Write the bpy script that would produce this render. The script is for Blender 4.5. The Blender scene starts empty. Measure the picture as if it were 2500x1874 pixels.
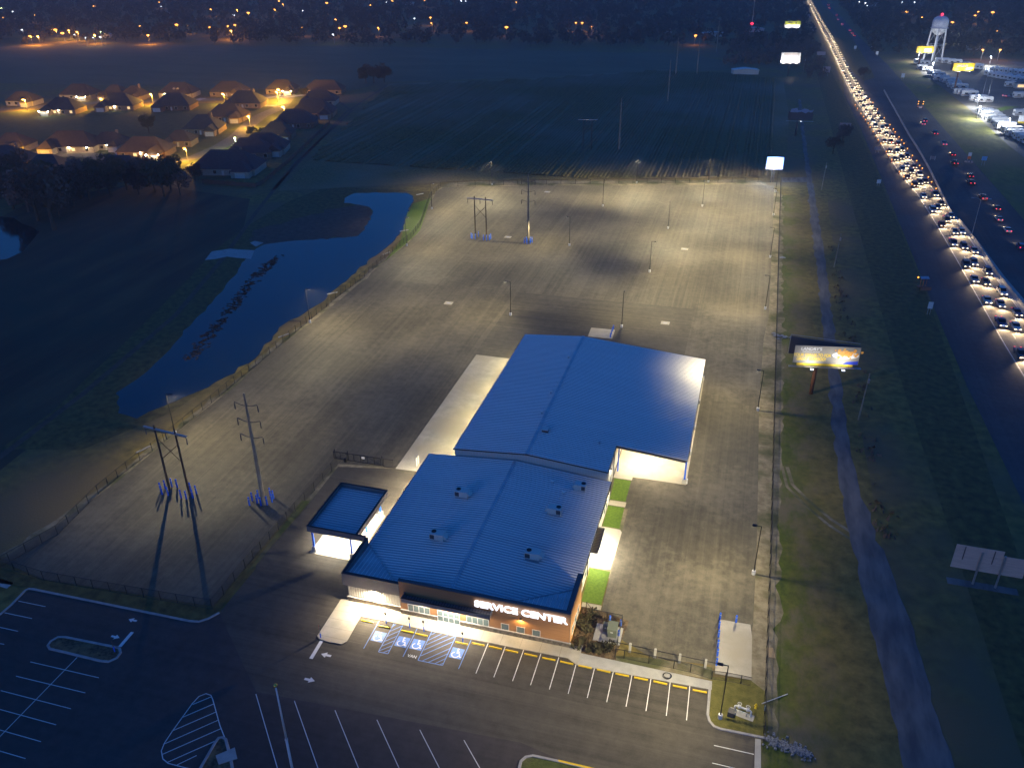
import bpy, bmesh, math, random
import numpy as np
from mathutils import Vector, Matrix
RND = random.Random(11)
sc = bpy.context.scene
COL = sc.collection
# ---------------------------------------------------------------- camera
cam_d = bpy.data.cameras.new('camera'); cam = bpy.data.objects.new('camera', cam_d); COL.objects.link(cam)
cam_d.sensor_width = 36; cam_d.lens = 29.4710; cam_d.clip_start = 1; cam_d.clip_end = 20000
_m = Matrix([[0.962037, -0.124265, 0.242988], [0.272799, 0.464242, -0.84265], [-0.008093, 0.876948, 0.480518]]).to_4x4(); _m.translation = (0, 0, 95.195)
cam.matrix_world = _m; sc.camera = cam
# ---------------------------------------------------------------- dusk sky and the last of the daylight
w = bpy.data.worlds.new('World'); sc.world = w; w.use_nodes = True
_n = w.node_tree.nodes; _l = w.node_tree.links
_bg = _n['Background']
_sky = _n.new('ShaderNodeTexSky'); _sky.sky_type = 'NISHITA'; _sky.sun_disc = False
_sky.sun_elevation = math.radians(1.0); _sky.sun_rotation = math.radians(200); _sky.air_density = 1.0
_sky.dust_density = 0.3; _sky.ozone_density = 6.0
_mx = _n.new('ShaderNodeMix'); _mx.data_type = 'RGBA'; _mx.blend_type = 'MULTIPLY'; _mx.inputs[0].default_value = 1.0
_mx.inputs[7].default_value = (1.36, 1.28, 1.22, 1)
_l.new(_sky.outputs[0], _mx.inputs[6]); _l.new(_mx.outputs[2], _bg.inputs[0])
_bg.inputs[1].default_value = 0.15
_sd = bpy.data.lights.new('sun', 'SUN'); _sd.energy = 0.01; _sd.angle = math.radians(20); _sd.color = (1, .9, .8)
_so = bpy.data.objects.new('sun', _sd); COL.objects.link(_so); _so.rotation_euler = (math.radians(80), 0, math.radians(-20))
# ---------------------------------------------------------------- render
sc.view_settings.view_transform = 'Standard'; sc.view_settings.look = 'None'
sc.view_settings.exposure = 2.0; sc.view_settings.gamma = 1; sc.view_settings.use_curve_mapping = False
cy = sc.cycles
cy.use_denoising = True; cy.denoising_prefilter = 'ACCURATE'; cy.max_bounces = 5; cy.diffuse_bounces = 2; cy.glossy_bounces = 3
cy.transmission_bounces = 2; cy.transparent_max_bounces = 12; cy.volume_bounces = 0
cy.caustics_reflective = False; cy.caustics_refractive = False; cy.sample_clamp_indirect = 3
cy.use_light_tree = True; cy.use_adaptive_sampling = True; cy.adaptive_threshold = 0.01; cy.adaptive_min_samples = 48
# ---------------------------------------------------------------- materials
def _pr(m):
    m.use_nodes = True; return m.node_tree.nodes, m.node_tree.links, m.node_tree.nodes['Principled BSDF']
def N(nt, t, **kw):
    n = nt.new(t)
    for k, v in kw.items(): setattr(n, k, v)
    return n
def math_n(n, l, op, a, b=None, c=None):
    q = n.new('ShaderNodeMath'); q.operation = op
    for i, v in enumerate((a, b, c)):
        if v is None: continue
        if isinstance(v, (int, float)): q.inputs[i].default_value = v
        else: l.new(v, q.inputs[i])
    return q.outputs[0]
def noise(n, l, vec, scale, detail=5, rough=.55):
    q = n.new('ShaderNodeTexNoise'); q.inputs['Scale'].default_value = scale
    q.inputs['Detail'].default_value = detail; q.inputs['Roughness'].default_value = rough
    if vec is not None: l.new(vec, q.inputs['Vector'])
    return q.outputs['Fac']
def pos(n, l, stretch=(1, 1, 1)):
    g = n.new('ShaderNodeNewGeometry'); mp = n.new('ShaderNodeMapping'); mp.inputs['Scale'].default_value = stretch
    l.new(g.outputs['Position'], mp.inputs['Vector']); return mp.outputs[0]
def ramp(n, l, fac, stops):
    r = n.new('ShaderNodeValToRGB'); e = r.color_ramp.elements
    while len(e) < len(stops): e.new(.5)
    for k, (p, c) in enumerate(stops): e[k].position = p; e[k].color = (*c, 1)
    l.new(fac, r.inputs[0]); return r.outputs[0]
def mixc(n, l, fac, a, b, mode='MIX'):
    q = n.new('ShaderNodeMix'); q.data_type = 'RGBA'; q.blend_type = mode
    for i, v in ((0, fac), (6, a), (7, b)):
        if isinstance(v, (int, float)): q.inputs[i].default_value = v
        elif isinstance(v, tuple): q.inputs[i].default_value = (*v, 1)
        else: l.new(v, q.inputs[i])
    return q.outputs[2]
MATS = {}
def mat(name, c1, c2=None, scale=1.0, rough=.7, metal=0.0, stretch=(1, 1, 1), detail=5, lo=.35, hi=.65, bump=0, bscale=None, c3=None, s3=.05):
    m = bpy.data.materials.new(name); n, l, b = _pr(m)
    b.inputs['Roughness'].default_value = rough; b.inputs['Metallic'].default_value = metal
    b.inputs['Base Color'].default_value = (*c1, 1); m.diffuse_color = (*c1, 1)
    if c2 is not None:
        v = pos(n, l, stretch); f = noise(n, l, v, scale, detail)
        col = ramp(n, l, f, [(lo, c1), (hi, c2)])
        if c3 is not None:
            f3 = noise(n, l, pos(n, l), s3, 4)
            col = mixc(n, l, ramp(n, l, f3, [(.42, (0, 0, 0)), (.62, (1, 1, 1))]), col, c3)
        l.new(col, b.inputs['Base Color'])
    if bump:
        f = noise(n, l, pos(n, l), bscale or scale * 3, 4)
        bp = n.new('ShaderNodeBump'); bp.inputs['Strength'].default_value = bump; bp.inputs['Distance'].default_value = .1
        l.new(f, bp.inputs['Height']); l.new(bp.outputs[0], b.inputs['Normal'])
    MATS[name] = m; return m
def emit(name, c, s, base=(.5, .5, .5)):
    m = bpy.data.materials.new(name); n, l, b = _pr(m)
    b.inputs['Base Color'].default_value = (*base, 1); b.inputs['Emission Color'].default_value = (*c, 1)
    b.inputs['Emission Strength'].default_value = s; b.inputs['Roughness'].default_value = .4; m.diffuse_color = (*c, 1)
    MATS[name] = m; return m
def asphalt(name, base, along='Y', joint=3.7, joint_amt=.5, streak=.35, dirt=(.30, .26, .18), dirt_amt=.25, rough=.85):
    """paving laid in lanes: lane to lane tone, long roller streaks, pale joints, dusty patches and fine stone"""
    m = bpy.data.materials.new(name); n, l, b = _pr(m)
    g = n.new('ShaderNodeNewGeometry'); sp = n.new('ShaderNodeSeparateXYZ'); l.new(g.outputs['Position'], sp.inputs[0])
    ac, al = (sp.outputs[0], sp.outputs[1]) if along == 'Y' else (sp.outputs[1], sp.outputs[0])
    st = (1, .012, 1) if along == 'Y' else (.012, 1, 1)
    wob = math_n(n, l, 'MULTIPLY', noise(n, l, pos(n, l), .04, 2), 1.2)
    lane = math_n(n, l, 'DIVIDE', math_n(n, l, 'ADD', ac, wob), joint)
    fl = math_n(n, l, 'FLOOR', lane); fr = math_n(n, l, 'FRACT', lane)
    wn = n.new('ShaderNodeTexWhiteNoise'); wn.noise_dimensions = '1D'; l.new(fl, wn.inputs['W'])
    s1 = noise(n, l, pos(n, l, st), 1.0, 7, .72); s2 = noise(n, l, pos(n, l), .035, 4); s3 = noise(n, l, pos(n, l), 9, 3, .7); s4 = noise(n, l, pos(n, l), .6, 6, .7)
    t = math_n(n, l, 'MULTIPLY', math_n(n, l, 'SUBTRACT', s1, .5), streak * 4.2)
    t = math_n(n, l, 'ADD', t, math_n(n, l, 'MULTIPLY', math_n(n, l, 'SUBTRACT', wn.outputs[0], .5), streak * .45))
    t = math_n(n, l, 'ADD', t, math_n(n, l, 'MULTIPLY', math_n(n, l, 'SUBTRACT', s3, .5), .7))
    t = math_n(n, l, 'ADD', t, math_n(n, l, 'MULTIPLY', math_n(n, l, 'SUBTRACT', s4, .5), 1.1))
    t = math_n(n, l, 'ADD', t, math_n(n, l, 'MULTIPLY', math_n(n, l, 'SUBTRACT', s2, .5), 1.3)); t = math_n(n, l, 'MAXIMUM', t, -.6)
    t = math_n(n, l, 'ADD', t, 1.0)
    jm = math_n(n, l, 'LESS_THAN', math_n(n, l, 'ABSOLUTE', math_n(n, l, 'SUBTRACT', fr, .5)), .018)
    jn = math_n(n, l, 'GREATER_THAN', noise(n, l, pos(n, l, st), .37, 2), .56)
    t = math_n(n, l, 'ADD', t, math_n(n, l, 'MULTIPLY', math_n(n, l, 'MULTIPLY', jm, jn), joint_amt))
    col = mixc(n, l, 1.0, base, t, 'MULTIPLY')
    dm = ramp(n, l, math_n(n, l, 'ADD', math_n(n, l, 'MULTIPLY', s2, .7), math_n(n, l, 'MULTIPLY', s4, .3)), [(.48, (0, 0, 0)), (.72, (dirt_amt,) * 3)])
    col = mixc(n, l, dm, col, dirt)
    l.new(col, b.inputs['Base Color']); b.inputs['Roughness'].default_value = rough
    bp = n.new('ShaderNodeBump'); bp.inputs['Strength'].default_value = .25; bp.inputs['Distance'].default_value = .02
    l.new(noise(n, l, pos(n, l), 20, 2), bp.inputs['Height']); l.new(bp.outputs[0], b.inputs['Normal'])
    MATS[name] = m; return m
def wire_mat(name, c, keep):
    """woven wire netting: mostly air"""
    m = bpy.data.materials.new(name); n, l, b = _pr(m); b.inputs['Base Color'].default_value = (*c, 1); b.inputs['Roughness'].default_value = .5
    b.inputs['Alpha'].default_value = keep; MATS[name] = m; return m

grass = mat('grass', (.075, .060, .012), (.29, .215, .050), .45, .95, c3=(.15, .11, .05), s3=.035, detail=9, lo=.3, hi=.72, bump=.6, bscale=2.5)
grass_verge = mat('verge_grass', (.028, .052, .004), (.110, .135, .012), .9, .95, detail=9, lo=.3, hi=.7, c3=(.13, .112, .06), s3=.09, bump=.8, bscale=4)
sod = mat('sod', (.070, .135, .006), (.115, .19, .012), 2.2, .95, bump=.6, bscale=8)
slope_m = mat('slope_grass', (.075, .085, .012), (.21, .20, .036), .35, .95, detail=9, lo=.3, hi=.7, c3=(.17, .13, .05), s3=.03, stretch=(1, .4, 1))
weeds = mat('pond_bank_grass', (.045, .036, .008), (.17, .13, .032), .6, .95, detail=9, lo=.3, hi=.7, bump=.8)
dirt = mat('bare_dirt', (.20, .165, .10), (.34, .29, .19), .8, .95, c3=(.08, .085, .03), s3=.15, bump=.5)
brown = mat('dry_soil', (.065, .042, .030), (.14, .095, .065), .5, .95, detail=9, lo=.3, hi=.7, bump=.5)
dark_soil = mat('dark_field', (.055, .026, .013), (.14, .078, .033), .12, .95, stretch=(1, .15, 1), c3=(.045, .045, .022), s3=.02, bump=.5)
crop_m = mat('crop_leaves', (.075, .066, .014), (.23, .18, .050), .9, .95, c3=(.24, .18, .10), s3=.013, bump=.8, bscale=4)
far_field = mat('far_field', (.12, .105, .05), (.17, .14, .070), .05, .95, stretch=(.3, 1, 1))
gravel = mat('gravel', (.085, .085, .088), (.19, .18, .165), .55, .95, stretch=(1, .25, 1), bump=.6, bscale=9)
mulch = mat('mulch', (.045, .026, .014), (.15, .10, .055), 2.4, .95, c3=(.22, .15, .07), s3=.6, bump=1, bscale=9)
water = mat('pond_water', (.004, .012, .020), (.020, .026, .022), .12, .07, detail=7, lo=.45, hi=.75, bump=.10, bscale=1.2); MATS['pond_water'].node_tree.nodes['Principled BSDF'].inputs['IOR'].default_value = 1.6
asp_yard = asphalt('yard_asphalt', (.120, .104, .068), 'Y', 3.6, .30, .42, dirt_amt=.35)
asp_west = asphalt('west_yard_asphalt', (.102, .088, .060), 'Y', 3.9, .28, .4, dirt_amt=.3)
asp_mid = asphalt('middle_yard_asphalt', (.090, .078, .054), 'X', 4.2, .2, .4, dirt_amt=.2)
asp_east = asphalt('east_drive_asphalt', (.110, .096, .066), 'Y', 3.5, .15, .3, dirt_amt=.65)
asp_front = asphalt('parking_asphalt', (.074, .064, .050), 'X', 4.5, .12, .38, dirt=(.16, .14, .11), dirt_amt=.12)
asp_dark = asphalt('lot_asphalt', (.052, .043, .041), 'X', 4.5, .10, .2, dirt=(.12, .11, .10), dirt_amt=.12)
asp_road = asphalt('road_asphalt', (.055, .054, .058), 'Y', 3.7, .1, .3, dirt_amt=.15)
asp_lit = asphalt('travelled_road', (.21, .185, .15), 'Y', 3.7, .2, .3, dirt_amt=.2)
concrete = mat('concrete', (.40, .37, .30), (.52, .48, .40), .5, .85, c3=(.44, .39, .29), s3=.12)
conc_grey = mat('grey_concrete', (.36, .35, .33), (.45, .44, .41), .6, .85)
curb_m = mat('curb_concrete', (.30, .29, .29), (.42, .40, .39), .8, .85)
white_p = mat('white_paint', (.74, .74, .72), (.80, .80, .78), 3, .6)
blue_p = mat('blue_paint', (.10, .22, .60), (.14, .28, .68), 3, .6)
yellow_p = mat('yellow_paint', (.80, .54, .012), (.88, .62, .02), 3, .5)
# galvalume roof: bare metal, tone varies a little from sheet to sheet
def roof_mat(name):
    m = bpy.data.materials.new(name); n, l, b = _pr(m)
    v = noise(n, l, pos(n, l, (.15, 1, 1)), .5, 4)
    l.new(ramp(n, l, v, [(.3, (.36, .38, .41)), (.7, (.50, .52, .55))]), b.inputs['Base Color'])
    b.inputs['Metallic'].default_value = .4; b.inputs['Roughness'].default_value = .38
    MATS[name] = m; return m
roof_m = roof_mat('galvalume_sheet'); seam_sheen_m = mat('seam_sky_sheen', (.86, .83, .80), rough=.5, metal=.15)  # seams are the same metal; their bright sky reflection is painted as paler colour
fascia_m = mat('fascia_sheet', (.17, .155, .15), (.20, .185, .18), .6, .5)
trim_dark = mat('dark_trim', (.075, .072, .078), rough=.5)
black_m = mat('black_metal', (.010, .010, .011), rough=.5)
bronze = mat('dark_bronze', (.022, .018, .015), rough=.45)
wall_m = mat('light_wall_panel', (.56, .54, .49), rough=.55)
galv = mat('galvanised', (.42, .43, .45), (.52, .53, .55), 2, .4, .7)
wood_m = mat('wood_siding', (.38, .18, .072), (.47, .235, .10), 1.2, .6, stretch=(.15, 1, 9))
stone_m = mat('stone_veneer', (.10, .085, .065), (.25, .21, .155), 3.2, .9, bump=.8, bscale=6)
glass_m = mat('window_glass', (.16, .22, .22), rough=.08)
frame_m = mat('window_frame', (.62, .61, .57), rough=.5)
white_m = mat('white_metal', (.74, .74, .73), rough=.4)
blue_m = mat('blue_steel', (.015, .13, .80), rough=.4)
pole_wood = mat('pole_timber', (.055, .036, .022), (.11, .075, .045), .8, .85, stretch=(6, 6, .4))
pole_steel = mat('weathering_steel', (.25, .21, .15), (.34, .29, .21), .6, .6)
grey_m = mat('grey_cabinet', (.66, .63, .58), rough=.5)
green_cab = mat('green_cabinet', (.15, .17, .125), rough=.5)
gold_m = mat('gold_ball', (.85, .55, .12), rough=.2, metal=1)
rubber = mat('rubber', (.012, .012, .012), rough=.8)
orange_m = mat('orange_plastic', (.75, .16, .02), rough=.5)
rust_m = mat('rusty_steel', (.16, .06, .025), (.24, .10, .045), 1.5, .7)
sign_back = mat('weathered_board', (.50, .40, .34), (.60, .49, .42), 1.5, .8, stretch=(.3, 1, 4))
red_p = mat('red_paint', (.55, .02, .02), rough=.5)
chain = wire_mat('chain_link', (.012, .012, .012), .22)
chain_g = wire_mat('chain_link_far', (.05, .05, .05), .2)
led_e = emit('led_lens', (1, .90, .72), 2.0); wall_e = emit('wall_lamp_lens', (1, .86, .62), 2.0); amber_e = emit('amber_lens', (1, .36, .03), .5)
letter_e = emit('lit_letter', (.90, .93, 1), .5); sodium_e = emit('sodium_lens', (1, .36, .03), 1.0); mercury_e = emit('white_lens', (.80, .90, 1), 1.5)
red_e = emit('red_lens', (1, .01, .03), 1.0); tail_e = emit('tail_lens', (1, .015, .02), .8); head_e = emit('head_lens', (1, .76, .42), 1.6)
barrel_e = emit('warning_lens', (1, .36, .01), .9); green_e = emit('green_lens', (.8, 1, .35), 1.5); win_e = emit('lit_window', (1, .62, .22), .35)
for _k in MATS.values():
    if _k.node_tree.nodes.get('Principled BSDF') and _k.node_tree.nodes['Principled BSDF'].inputs['Emission Strength'].default_value > 0: _k.cycles.emission_sampling = 'NONE'
# ---------------------------------------------------------------- mesh helpers
class MB:
    def __init__(s): s.v = []; s.f = []; s.m = []
    def add(s, vs, fs, mi=0):
        o = len(s.v); s.v += [tuple(v) for v in vs]; s.f += [tuple(i + o for i in f) for f in fs]; s.m += [mi] * len(fs); return s
    def box(s, c, d, rz=0, mi=0, taper=1.0):
        x, y, z = d[0] / 2, d[1] / 2, d[2] / 2; cs, sn = math.cos(rz), math.sin(rz); vs = []
        for k, q in ((-1, 1.0), (1, taper)):
            for i, j in ((-1, -1), (1, -1), (1, 1), (-1, 1)):
                a, b = i * x * q, j * y * q; vs.append((c[0] + a * cs - b * sn, c[1] + a * sn + b * cs, c[2] + k * z))
        return s.add(vs, [(3, 2, 1, 0), (4, 5, 6, 7), (0, 1, 5, 4), (1, 2, 6, 5), (2, 3, 7, 6), (3, 0, 4, 7)], mi)
    def bx(s, x0, x1, y0, y1, z0, z1, mi=0): return s.box(((x0 + x1) / 2, (y0 + y1) / 2, (z0 + z1) / 2), (x1 - x0, y1 - y0, z1 - z0), 0, mi)
    def cyl(s, p, q, r, r2=None, n=10, mi=0, caps=True):
        p, q = Vector(p), Vector(q); r2 = r if r2 is None else r2; d = (q - p).normalized()
        a = d.orthogonal().normalized(); b = d.cross(a); vs = []
        for c, rr in ((p, r), (q, r2)):
            for k in range(n):
                t = 2 * math.pi * k / n; vs.append(c + a * (rr * math.cos(t)) + b * (rr * math.sin(t)))
        fs = [(k, (k + 1) % n, n + (k + 1) % n, n + k) for k in range(n)]
        if caps: fs += [tuple(range(n - 1, -1, -1)), tuple(range(n, 2 * n))]
        return s.add(vs, fs, mi)
    def tube(s, pts, r, n=8, mi=0):
        for a, b in zip(pts[:-1], pts[1:]): s.cyl(a, b, r, n=n, mi=mi)
        return s
    def lathe(s, prof, c=(0, 0, 0), n=16, mi=0):
        vs = [(c[0] + r * math.cos(2 * math.pi * k / n), c[1] + r * math.sin(2 * math.pi * k / n), c[2] + z) for r, z in prof for k in range(n)]
        fs = [(i * n + k, i * n + (k + 1) % n, (i + 1) * n + (k + 1) % n, (i + 1) * n + k) for i in range(len(prof) - 1) for k in range(n)]
        fs += [tuple(range(n - 1, -1, -1)), tuple((len(prof) - 1) * n + k for k in range(n))]
        return s.add(vs, fs, mi)
    def prism(s, pts, z0, z1, mi=0):
        n = len(pts); vs = [(x, y, z0) for x, y in pts] + [(x, y, z1) for x, y in pts]
        return s.add(vs, [tuple(range(n - 1, -1, -1)), tuple(range(n, 2 * n))] + [(k, (k + 1) % n, n + (k + 1) % n, n + k) for k in range(n)], mi)
    def profile(s, pts, y0, y1, mi=0):
        """outline in x,z swept along y"""
        n = len(pts); vs = [(x, y0, z) for x, z in pts] + [(x, y1, z) for x, z in pts]
        return s.add(vs, [tuple(range(n)), tuple(range(2 * n - 1, n - 1, -1))] + [((k + 1) % n, k, n + k, n + (k + 1) % n) for k in range(n)], mi)
    def flat(s, pts, z, mi=0): return s.add([(p[0], p[1], z) for p in pts], [tuple(range(len(pts)))], mi)
    def band(s, pts, w, z, mi=0):
        """strip of width w along a polyline"""
        L = []
        for k, p in enumerate(pts):
            a = Vector(pts[max(k - 1, 0)]); b = Vector(pts[min(k + 1, len(pts) - 1)]); d = (b - a).normalized(); n = Vector((-d.y, d.x)) * w / 2
            L.append((Vector(p) + n, Vector(p) - n))
        vs = [(q.x, q.y, z) for pr in L for q in pr]
        return s.add(vs, [(2 * k + 1, 2 * k + 3, 2 * k + 2, 2 * k) for k in range(len(pts) - 1)], mi)
    def mesh(s, name, mats, smooth=False):
        me = bpy.data.meshes.new(name); me.from_pydata(s.v, [], s.f)
        for m in (mats if isinstance(mats, (list, tuple)) else [mats]): me.materials.append(m)
        if any(s.m): me.polygons.foreach_set('material_index', s.m)
        if smooth: me.polygons.foreach_set('use_smooth', [True] * len(me.polygons))
        bm = bmesh.new(); bm.from_mesh(me); bmesh.ops.recalc_face_normals(bm, faces=bm.faces)
        big = [f for f in bm.faces if len(f.verts) > 4]
        if big: bmesh.ops.triangulate(bm, faces=big)
        bm.to_mesh(me); bm.free(); me.update(); return me
def link(name, data, parent=None, loc=None, rz=0, scale=None):
    o = bpy.data.objects.new(name, data); COL.objects.link(o)
    if parent: o.parent = parent
    if loc is not None: o.location = loc
    if rz: o.rotation_euler = (0, 0, rz)
    if scale is not None: o.scale = (scale,) * 3 if isinstance(scale, (int, float)) else scale
    return o
def tag(o, label, cat, group=None):
    o['label'] = label; o['category'] = cat
    if group: o['group'] = group
    return o
def thing(name, label, cat, loc=(0, 0, 0), rz=0, group=None):
    return tag(link(name, None, None, loc if len(loc) == 3 else (loc[0], loc[1], 0), rz), label, cat, group)
def part(parent, name, mb, mats, smooth=False, label=None):
    o = link(name, mb.mesh(name, mats, smooth), parent)
    if label: o['label'] = label
    return o
def struct(name, mb, mats, parent=None):
    o = link(name, mb.mesh(name, mats), parent)
    if parent is None: o['kind'] = 'structure'
    return o
def stuff(o): o['kind'] = 'stuff'; return o
def dup(src, loc=None, rz=None, label=None, group=None, scale=None):
    r = src.copy(); COL.objects.link(r)
    if loc is not None: r.location = loc if len(loc) == 3 else (loc[0], loc[1], 0)
    if rz is not None: r.rotation_euler = (0, 0, rz)
    if scale is not None: r.scale = (scale,) * 3
    if label: r['label'] = label
    if group: r['group'] = group
    def kids(a, b):
        for ch in a.children:
            c = ch.copy(); COL.objects.link(c); c.parent = b; kids(ch, c)
    kids(src, r); return r
# ---------------------------------------------------------------- lamps
LIGHTS = {}
def light(kind, key, power, color, **kw):
    k = (kind, key)
    if k not in LIGHTS:
        d = bpy.data.lights.new(key, kind); d.energy = power; d.color = color
        for a, v in kw.items(): setattr(d, a, v)
        LIGHTS[k] = d
    return LIGHTS[k]
def put_light(name, d, parent, loc, rot=(0, 0, 0)):
    o = link(name, d, parent, loc); o.rotation_euler = rot; return o
def yard_light_data():
    """shoebox lantern: wide batwing throw, mostly to the front of the head (local +X)"""
    d = bpy.data.lights.new('yard_lantern', 'SPOT'); d.energy = YARD_W; d.color = (1, .85, .50); d.spot_size = math.radians(172); d.spot_blend = .12
    d.shadow_soft_size = .10; d.use_nodes = True; n, l = d.node_tree.nodes, d.node_tree.links
    e = n['Emission']; tc = n.new('ShaderNodeTexCoord'); sp = n.new('ShaderNodeSeparateXYZ'); l.new(tc.outputs['Normal'], sp.inputs[0])
    c = math_n(n, l, 'MAXIMUM', math_n(n, l, 'ABSOLUTE', sp.outputs[2]), .30)
    f = math_n(n, l, 'POWER', c, -1.75)
    fw = math_n(n, l, 'MULTIPLY_ADD', sp.outputs[0], FWD, .64)
    fw = math_n(n, l, 'MINIMUM', math_n(n, l, 'MAXIMUM', fw, .03), 1.25)
    mr = n.new('ShaderNodeMapRange'); mr.interpolation_type = 'SMOOTHSTEP'; mr.inputs['From Min'].default_value = .10; mr.inputs['From Max'].default_value = .34; l.new(math_n(n, l, 'ABSOLUTE', sp.outputs[2]), mr.inputs['Value'])
    l.new(math_n(n, l, 'MULTIPLY', math_n(n, l, 'MULTIPLY', f, fw), mr.outputs[0]), e.inputs['Strength']); return d
YARD_W = 1950; FWD = .72
yard_lamp = yard_light_data()

def jag(pts, step=2.0, amp=.8, seed=1):
    """closed outline with an uneven, grown-over edge"""
    r_ = random.Random(seed); out = []
    for k, a in enumerate(pts):
        b = pts[(k + 1) % len(pts)]; L_ = math.dist(a, b); n = max(1, int(L_ / step)); nx, ny = (b[1] - a[1]) / (L_ + 1e-6), -(b[0] - a[0]) / (L_ + 1e-6)
        for i in range(n): q = r_.gauss(0, amp) if i else 0; out.append((a[0] + (b[0] - a[0]) * i / n + nx * q, a[1] + (b[1] - a[1]) * i / n + ny * q))
    return out

def ordinal(n):
    one = ['', 'first', 'second', 'third', 'fourth', 'fifth', 'sixth', 'seventh', 'eighth', 'ninth', 'tenth', 'eleventh', 'twelfth', 'thirteenth', 'fourteenth', 'fifteenth', 'sixteenth', 'seventeenth', 'eighteenth', 'nineteenth']
    ten = ['', '', 'twent', 'thirt', 'fort', 'fift', 'sixt', 'sevent', 'eight', 'ninet']
    if n < 20: return one[n]
    if n >= 100: return 'hundred and ' + one[n - 100] if n > 100 else 'hundredth'
    return ten[n // 10] + ('ieth' if n % 10 == 0 else 'y-' + one[n % 10])
# verge along the east fence: green by the fence, thinning to rough ground with distance
east_verge_m = bpy.data.materials.new('east_verge_grass'); _n2, _l2, _b2 = _pr(east_verge_m)
_g2 = _n2.new('ShaderNodeNewGeometry'); _s2 = _n2.new('ShaderNodeSeparateXYZ'); _l2.new(_g2.outputs['Position'], _s2.inputs[0])
_e = math_n(_n2, _l2, 'ADD', _s2.outputs[0], math_n(_n2, _l2, 'MULTIPLY', noise(_n2, _l2, pos(_n2, _l2), .16, 7, .65), 13.0))
_k = ramp(_n2, _l2, math_n(_n2, _l2, 'MULTIPLY_ADD', _e, 1 / 9.0, -2.25), [(0, (1, 1, 1)), (1, (0, 0, 0))])
_gr = ramp(_n2, _l2, noise(_n2, _l2, pos(_n2, _l2), .8, 9, .7), [(.3, (.030, .055, .004)), (.7, (.115, .140, .012))])
_gr = mixc(_n2, _l2, ramp(_n2, _l2, noise(_n2, _l2, pos(_n2, _l2, (1, .5, 1)), .13, 6, .7), [(.46, (0, 0, 0)), (.60, (1, 1, 1))]), _gr, (.15, .125, .07))
_ro = ramp(_n2, _l2, noise(_n2, _l2, pos(_n2, _l2), .45, 9, .7), [(.3, (.075, .060, .012)), (.72, (.29, .215, .050))])
_l2.new(mixc(_n2, _l2, _k, _ro, _gr), _b2.inputs['Base Color']); _b2.inputs['Roughness'].default_value = .95
HAZE = 0.00026
# ================================================================ SETTING
def sheet(name, pts, z, m, parent=None): return struct(name, MB().flat(pts, z), m, parent)
def slab(name, pts, z0, z1, m, parent=None): return struct(name, MB().prism(pts, z0, z1), m, parent)
sheet('ground', [(-2400, -300), (1700, -300), (1700, 2600), (-2400, 2600)], 0, grass)
# evening haze: one closed box of even air round camera, ground and everything on it
hz = bpy.data.materials.new('haze_air'); hz.use_nodes = True; _hn = hz.node_tree.nodes; _hn.remove(_hn['Principled BSDF'])
_pv = _hn.new('ShaderNodeVolumePrincipled'); _pv.inputs['Color'].default_value = (.88, .92, 1, 1); _pv.inputs['Density'].default_value = HAZE; _pv.inputs['Anisotropy'].default_value = .35
hz.node_tree.links.new(_pv.outputs[0], _hn['Material Output'].inputs['Volume'])
if HAZE: stuff(link('haze', MB().bx(-2500, 1800, -400, 2700, -1, 110).mesh('haze', hz)))
# ---- fields
sheet('bare_field', [(-269.39,156.62),(-269.85,242.36),(-273.37,259.93),(-250.20,297.14),(-190.93,287.42),(-166.92,241.77),(-150.71,177.90),(-139.99,130.84),(-137.13,101.76),(-144.39,65.14)], .02, dark_soil)
sheet('far_field', [(-888.94,533.04), (-693.04,668.71), (-548.11,709.66), (-299.20,742.15), (-56.91,748.36), (-3.64,678.01), (-248.95,562.63), (-259.67,526.14), (-552.93,493.08), (-706.64,415.17)], .014, far_field)
FIELD = [(-186.21,300.92), (-245.89,555.47), (-162.41,598.58), (-69.70,663.23), (12.79,648.75), (16.67,507.66), (15.11,417.88), (6.44,370.76), (-98.60,340.56), (-125.82,329.20), (-152.01,316.71)]
sheet('crop_field', FIELD, .032, crop_m)
def inside(p, poly):
    c = False; j = len(poly) - 1
    for i in range(len(poly)):
        if (poly[i][1] > p[1]) != (poly[j][1] > p[1]) and p[0] < (poly[j][0] - poly[i][0]) * (p[1] - poly[i][1]) / (poly[j][1] - poly[i][1]) + poly[i][0]: c = not c
        j = i
    return c
# crop rows: long uneven ridges of leaves with bare furrows between them
mb = MB(); r_ = random.Random(4)
x = -262
while x < 9:
    y = 350; prev = None; gap = 0; hh = r_.uniform(.35, .8); deep = r_.random() < .16
    while y < 690:
        if inside((x, y), FIELD) and not (deep and y < 520):
            h = hh * r_.uniform(.7, 1.25); wd = r_.uniform(.42, .62); xx = x + r_.uniform(-.1, .1)
            ring = [(xx - wd, y, .03), (xx - wd * .5, y, h), (xx + wd * .5, y, h * r_.uniform(.8, 1.1)), (xx + wd, y, .03)]
            if prev is not None: mb.add(prev + ring, [(0, 4, 5, 1), (1, 5, 6, 2), (2, 6, 7, 3)])
            prev = ring
        else: prev = None
        y += 2.2 if y < 430 else (6 if y < 520 else 12)
    x += 1.55
o = stuff(link('crop_rows', mb.mesh('crop_rows', crop_m)))
o['label'] = 'rows of low crop running away from the lit yard'; o['category'] = 'crop'
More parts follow.
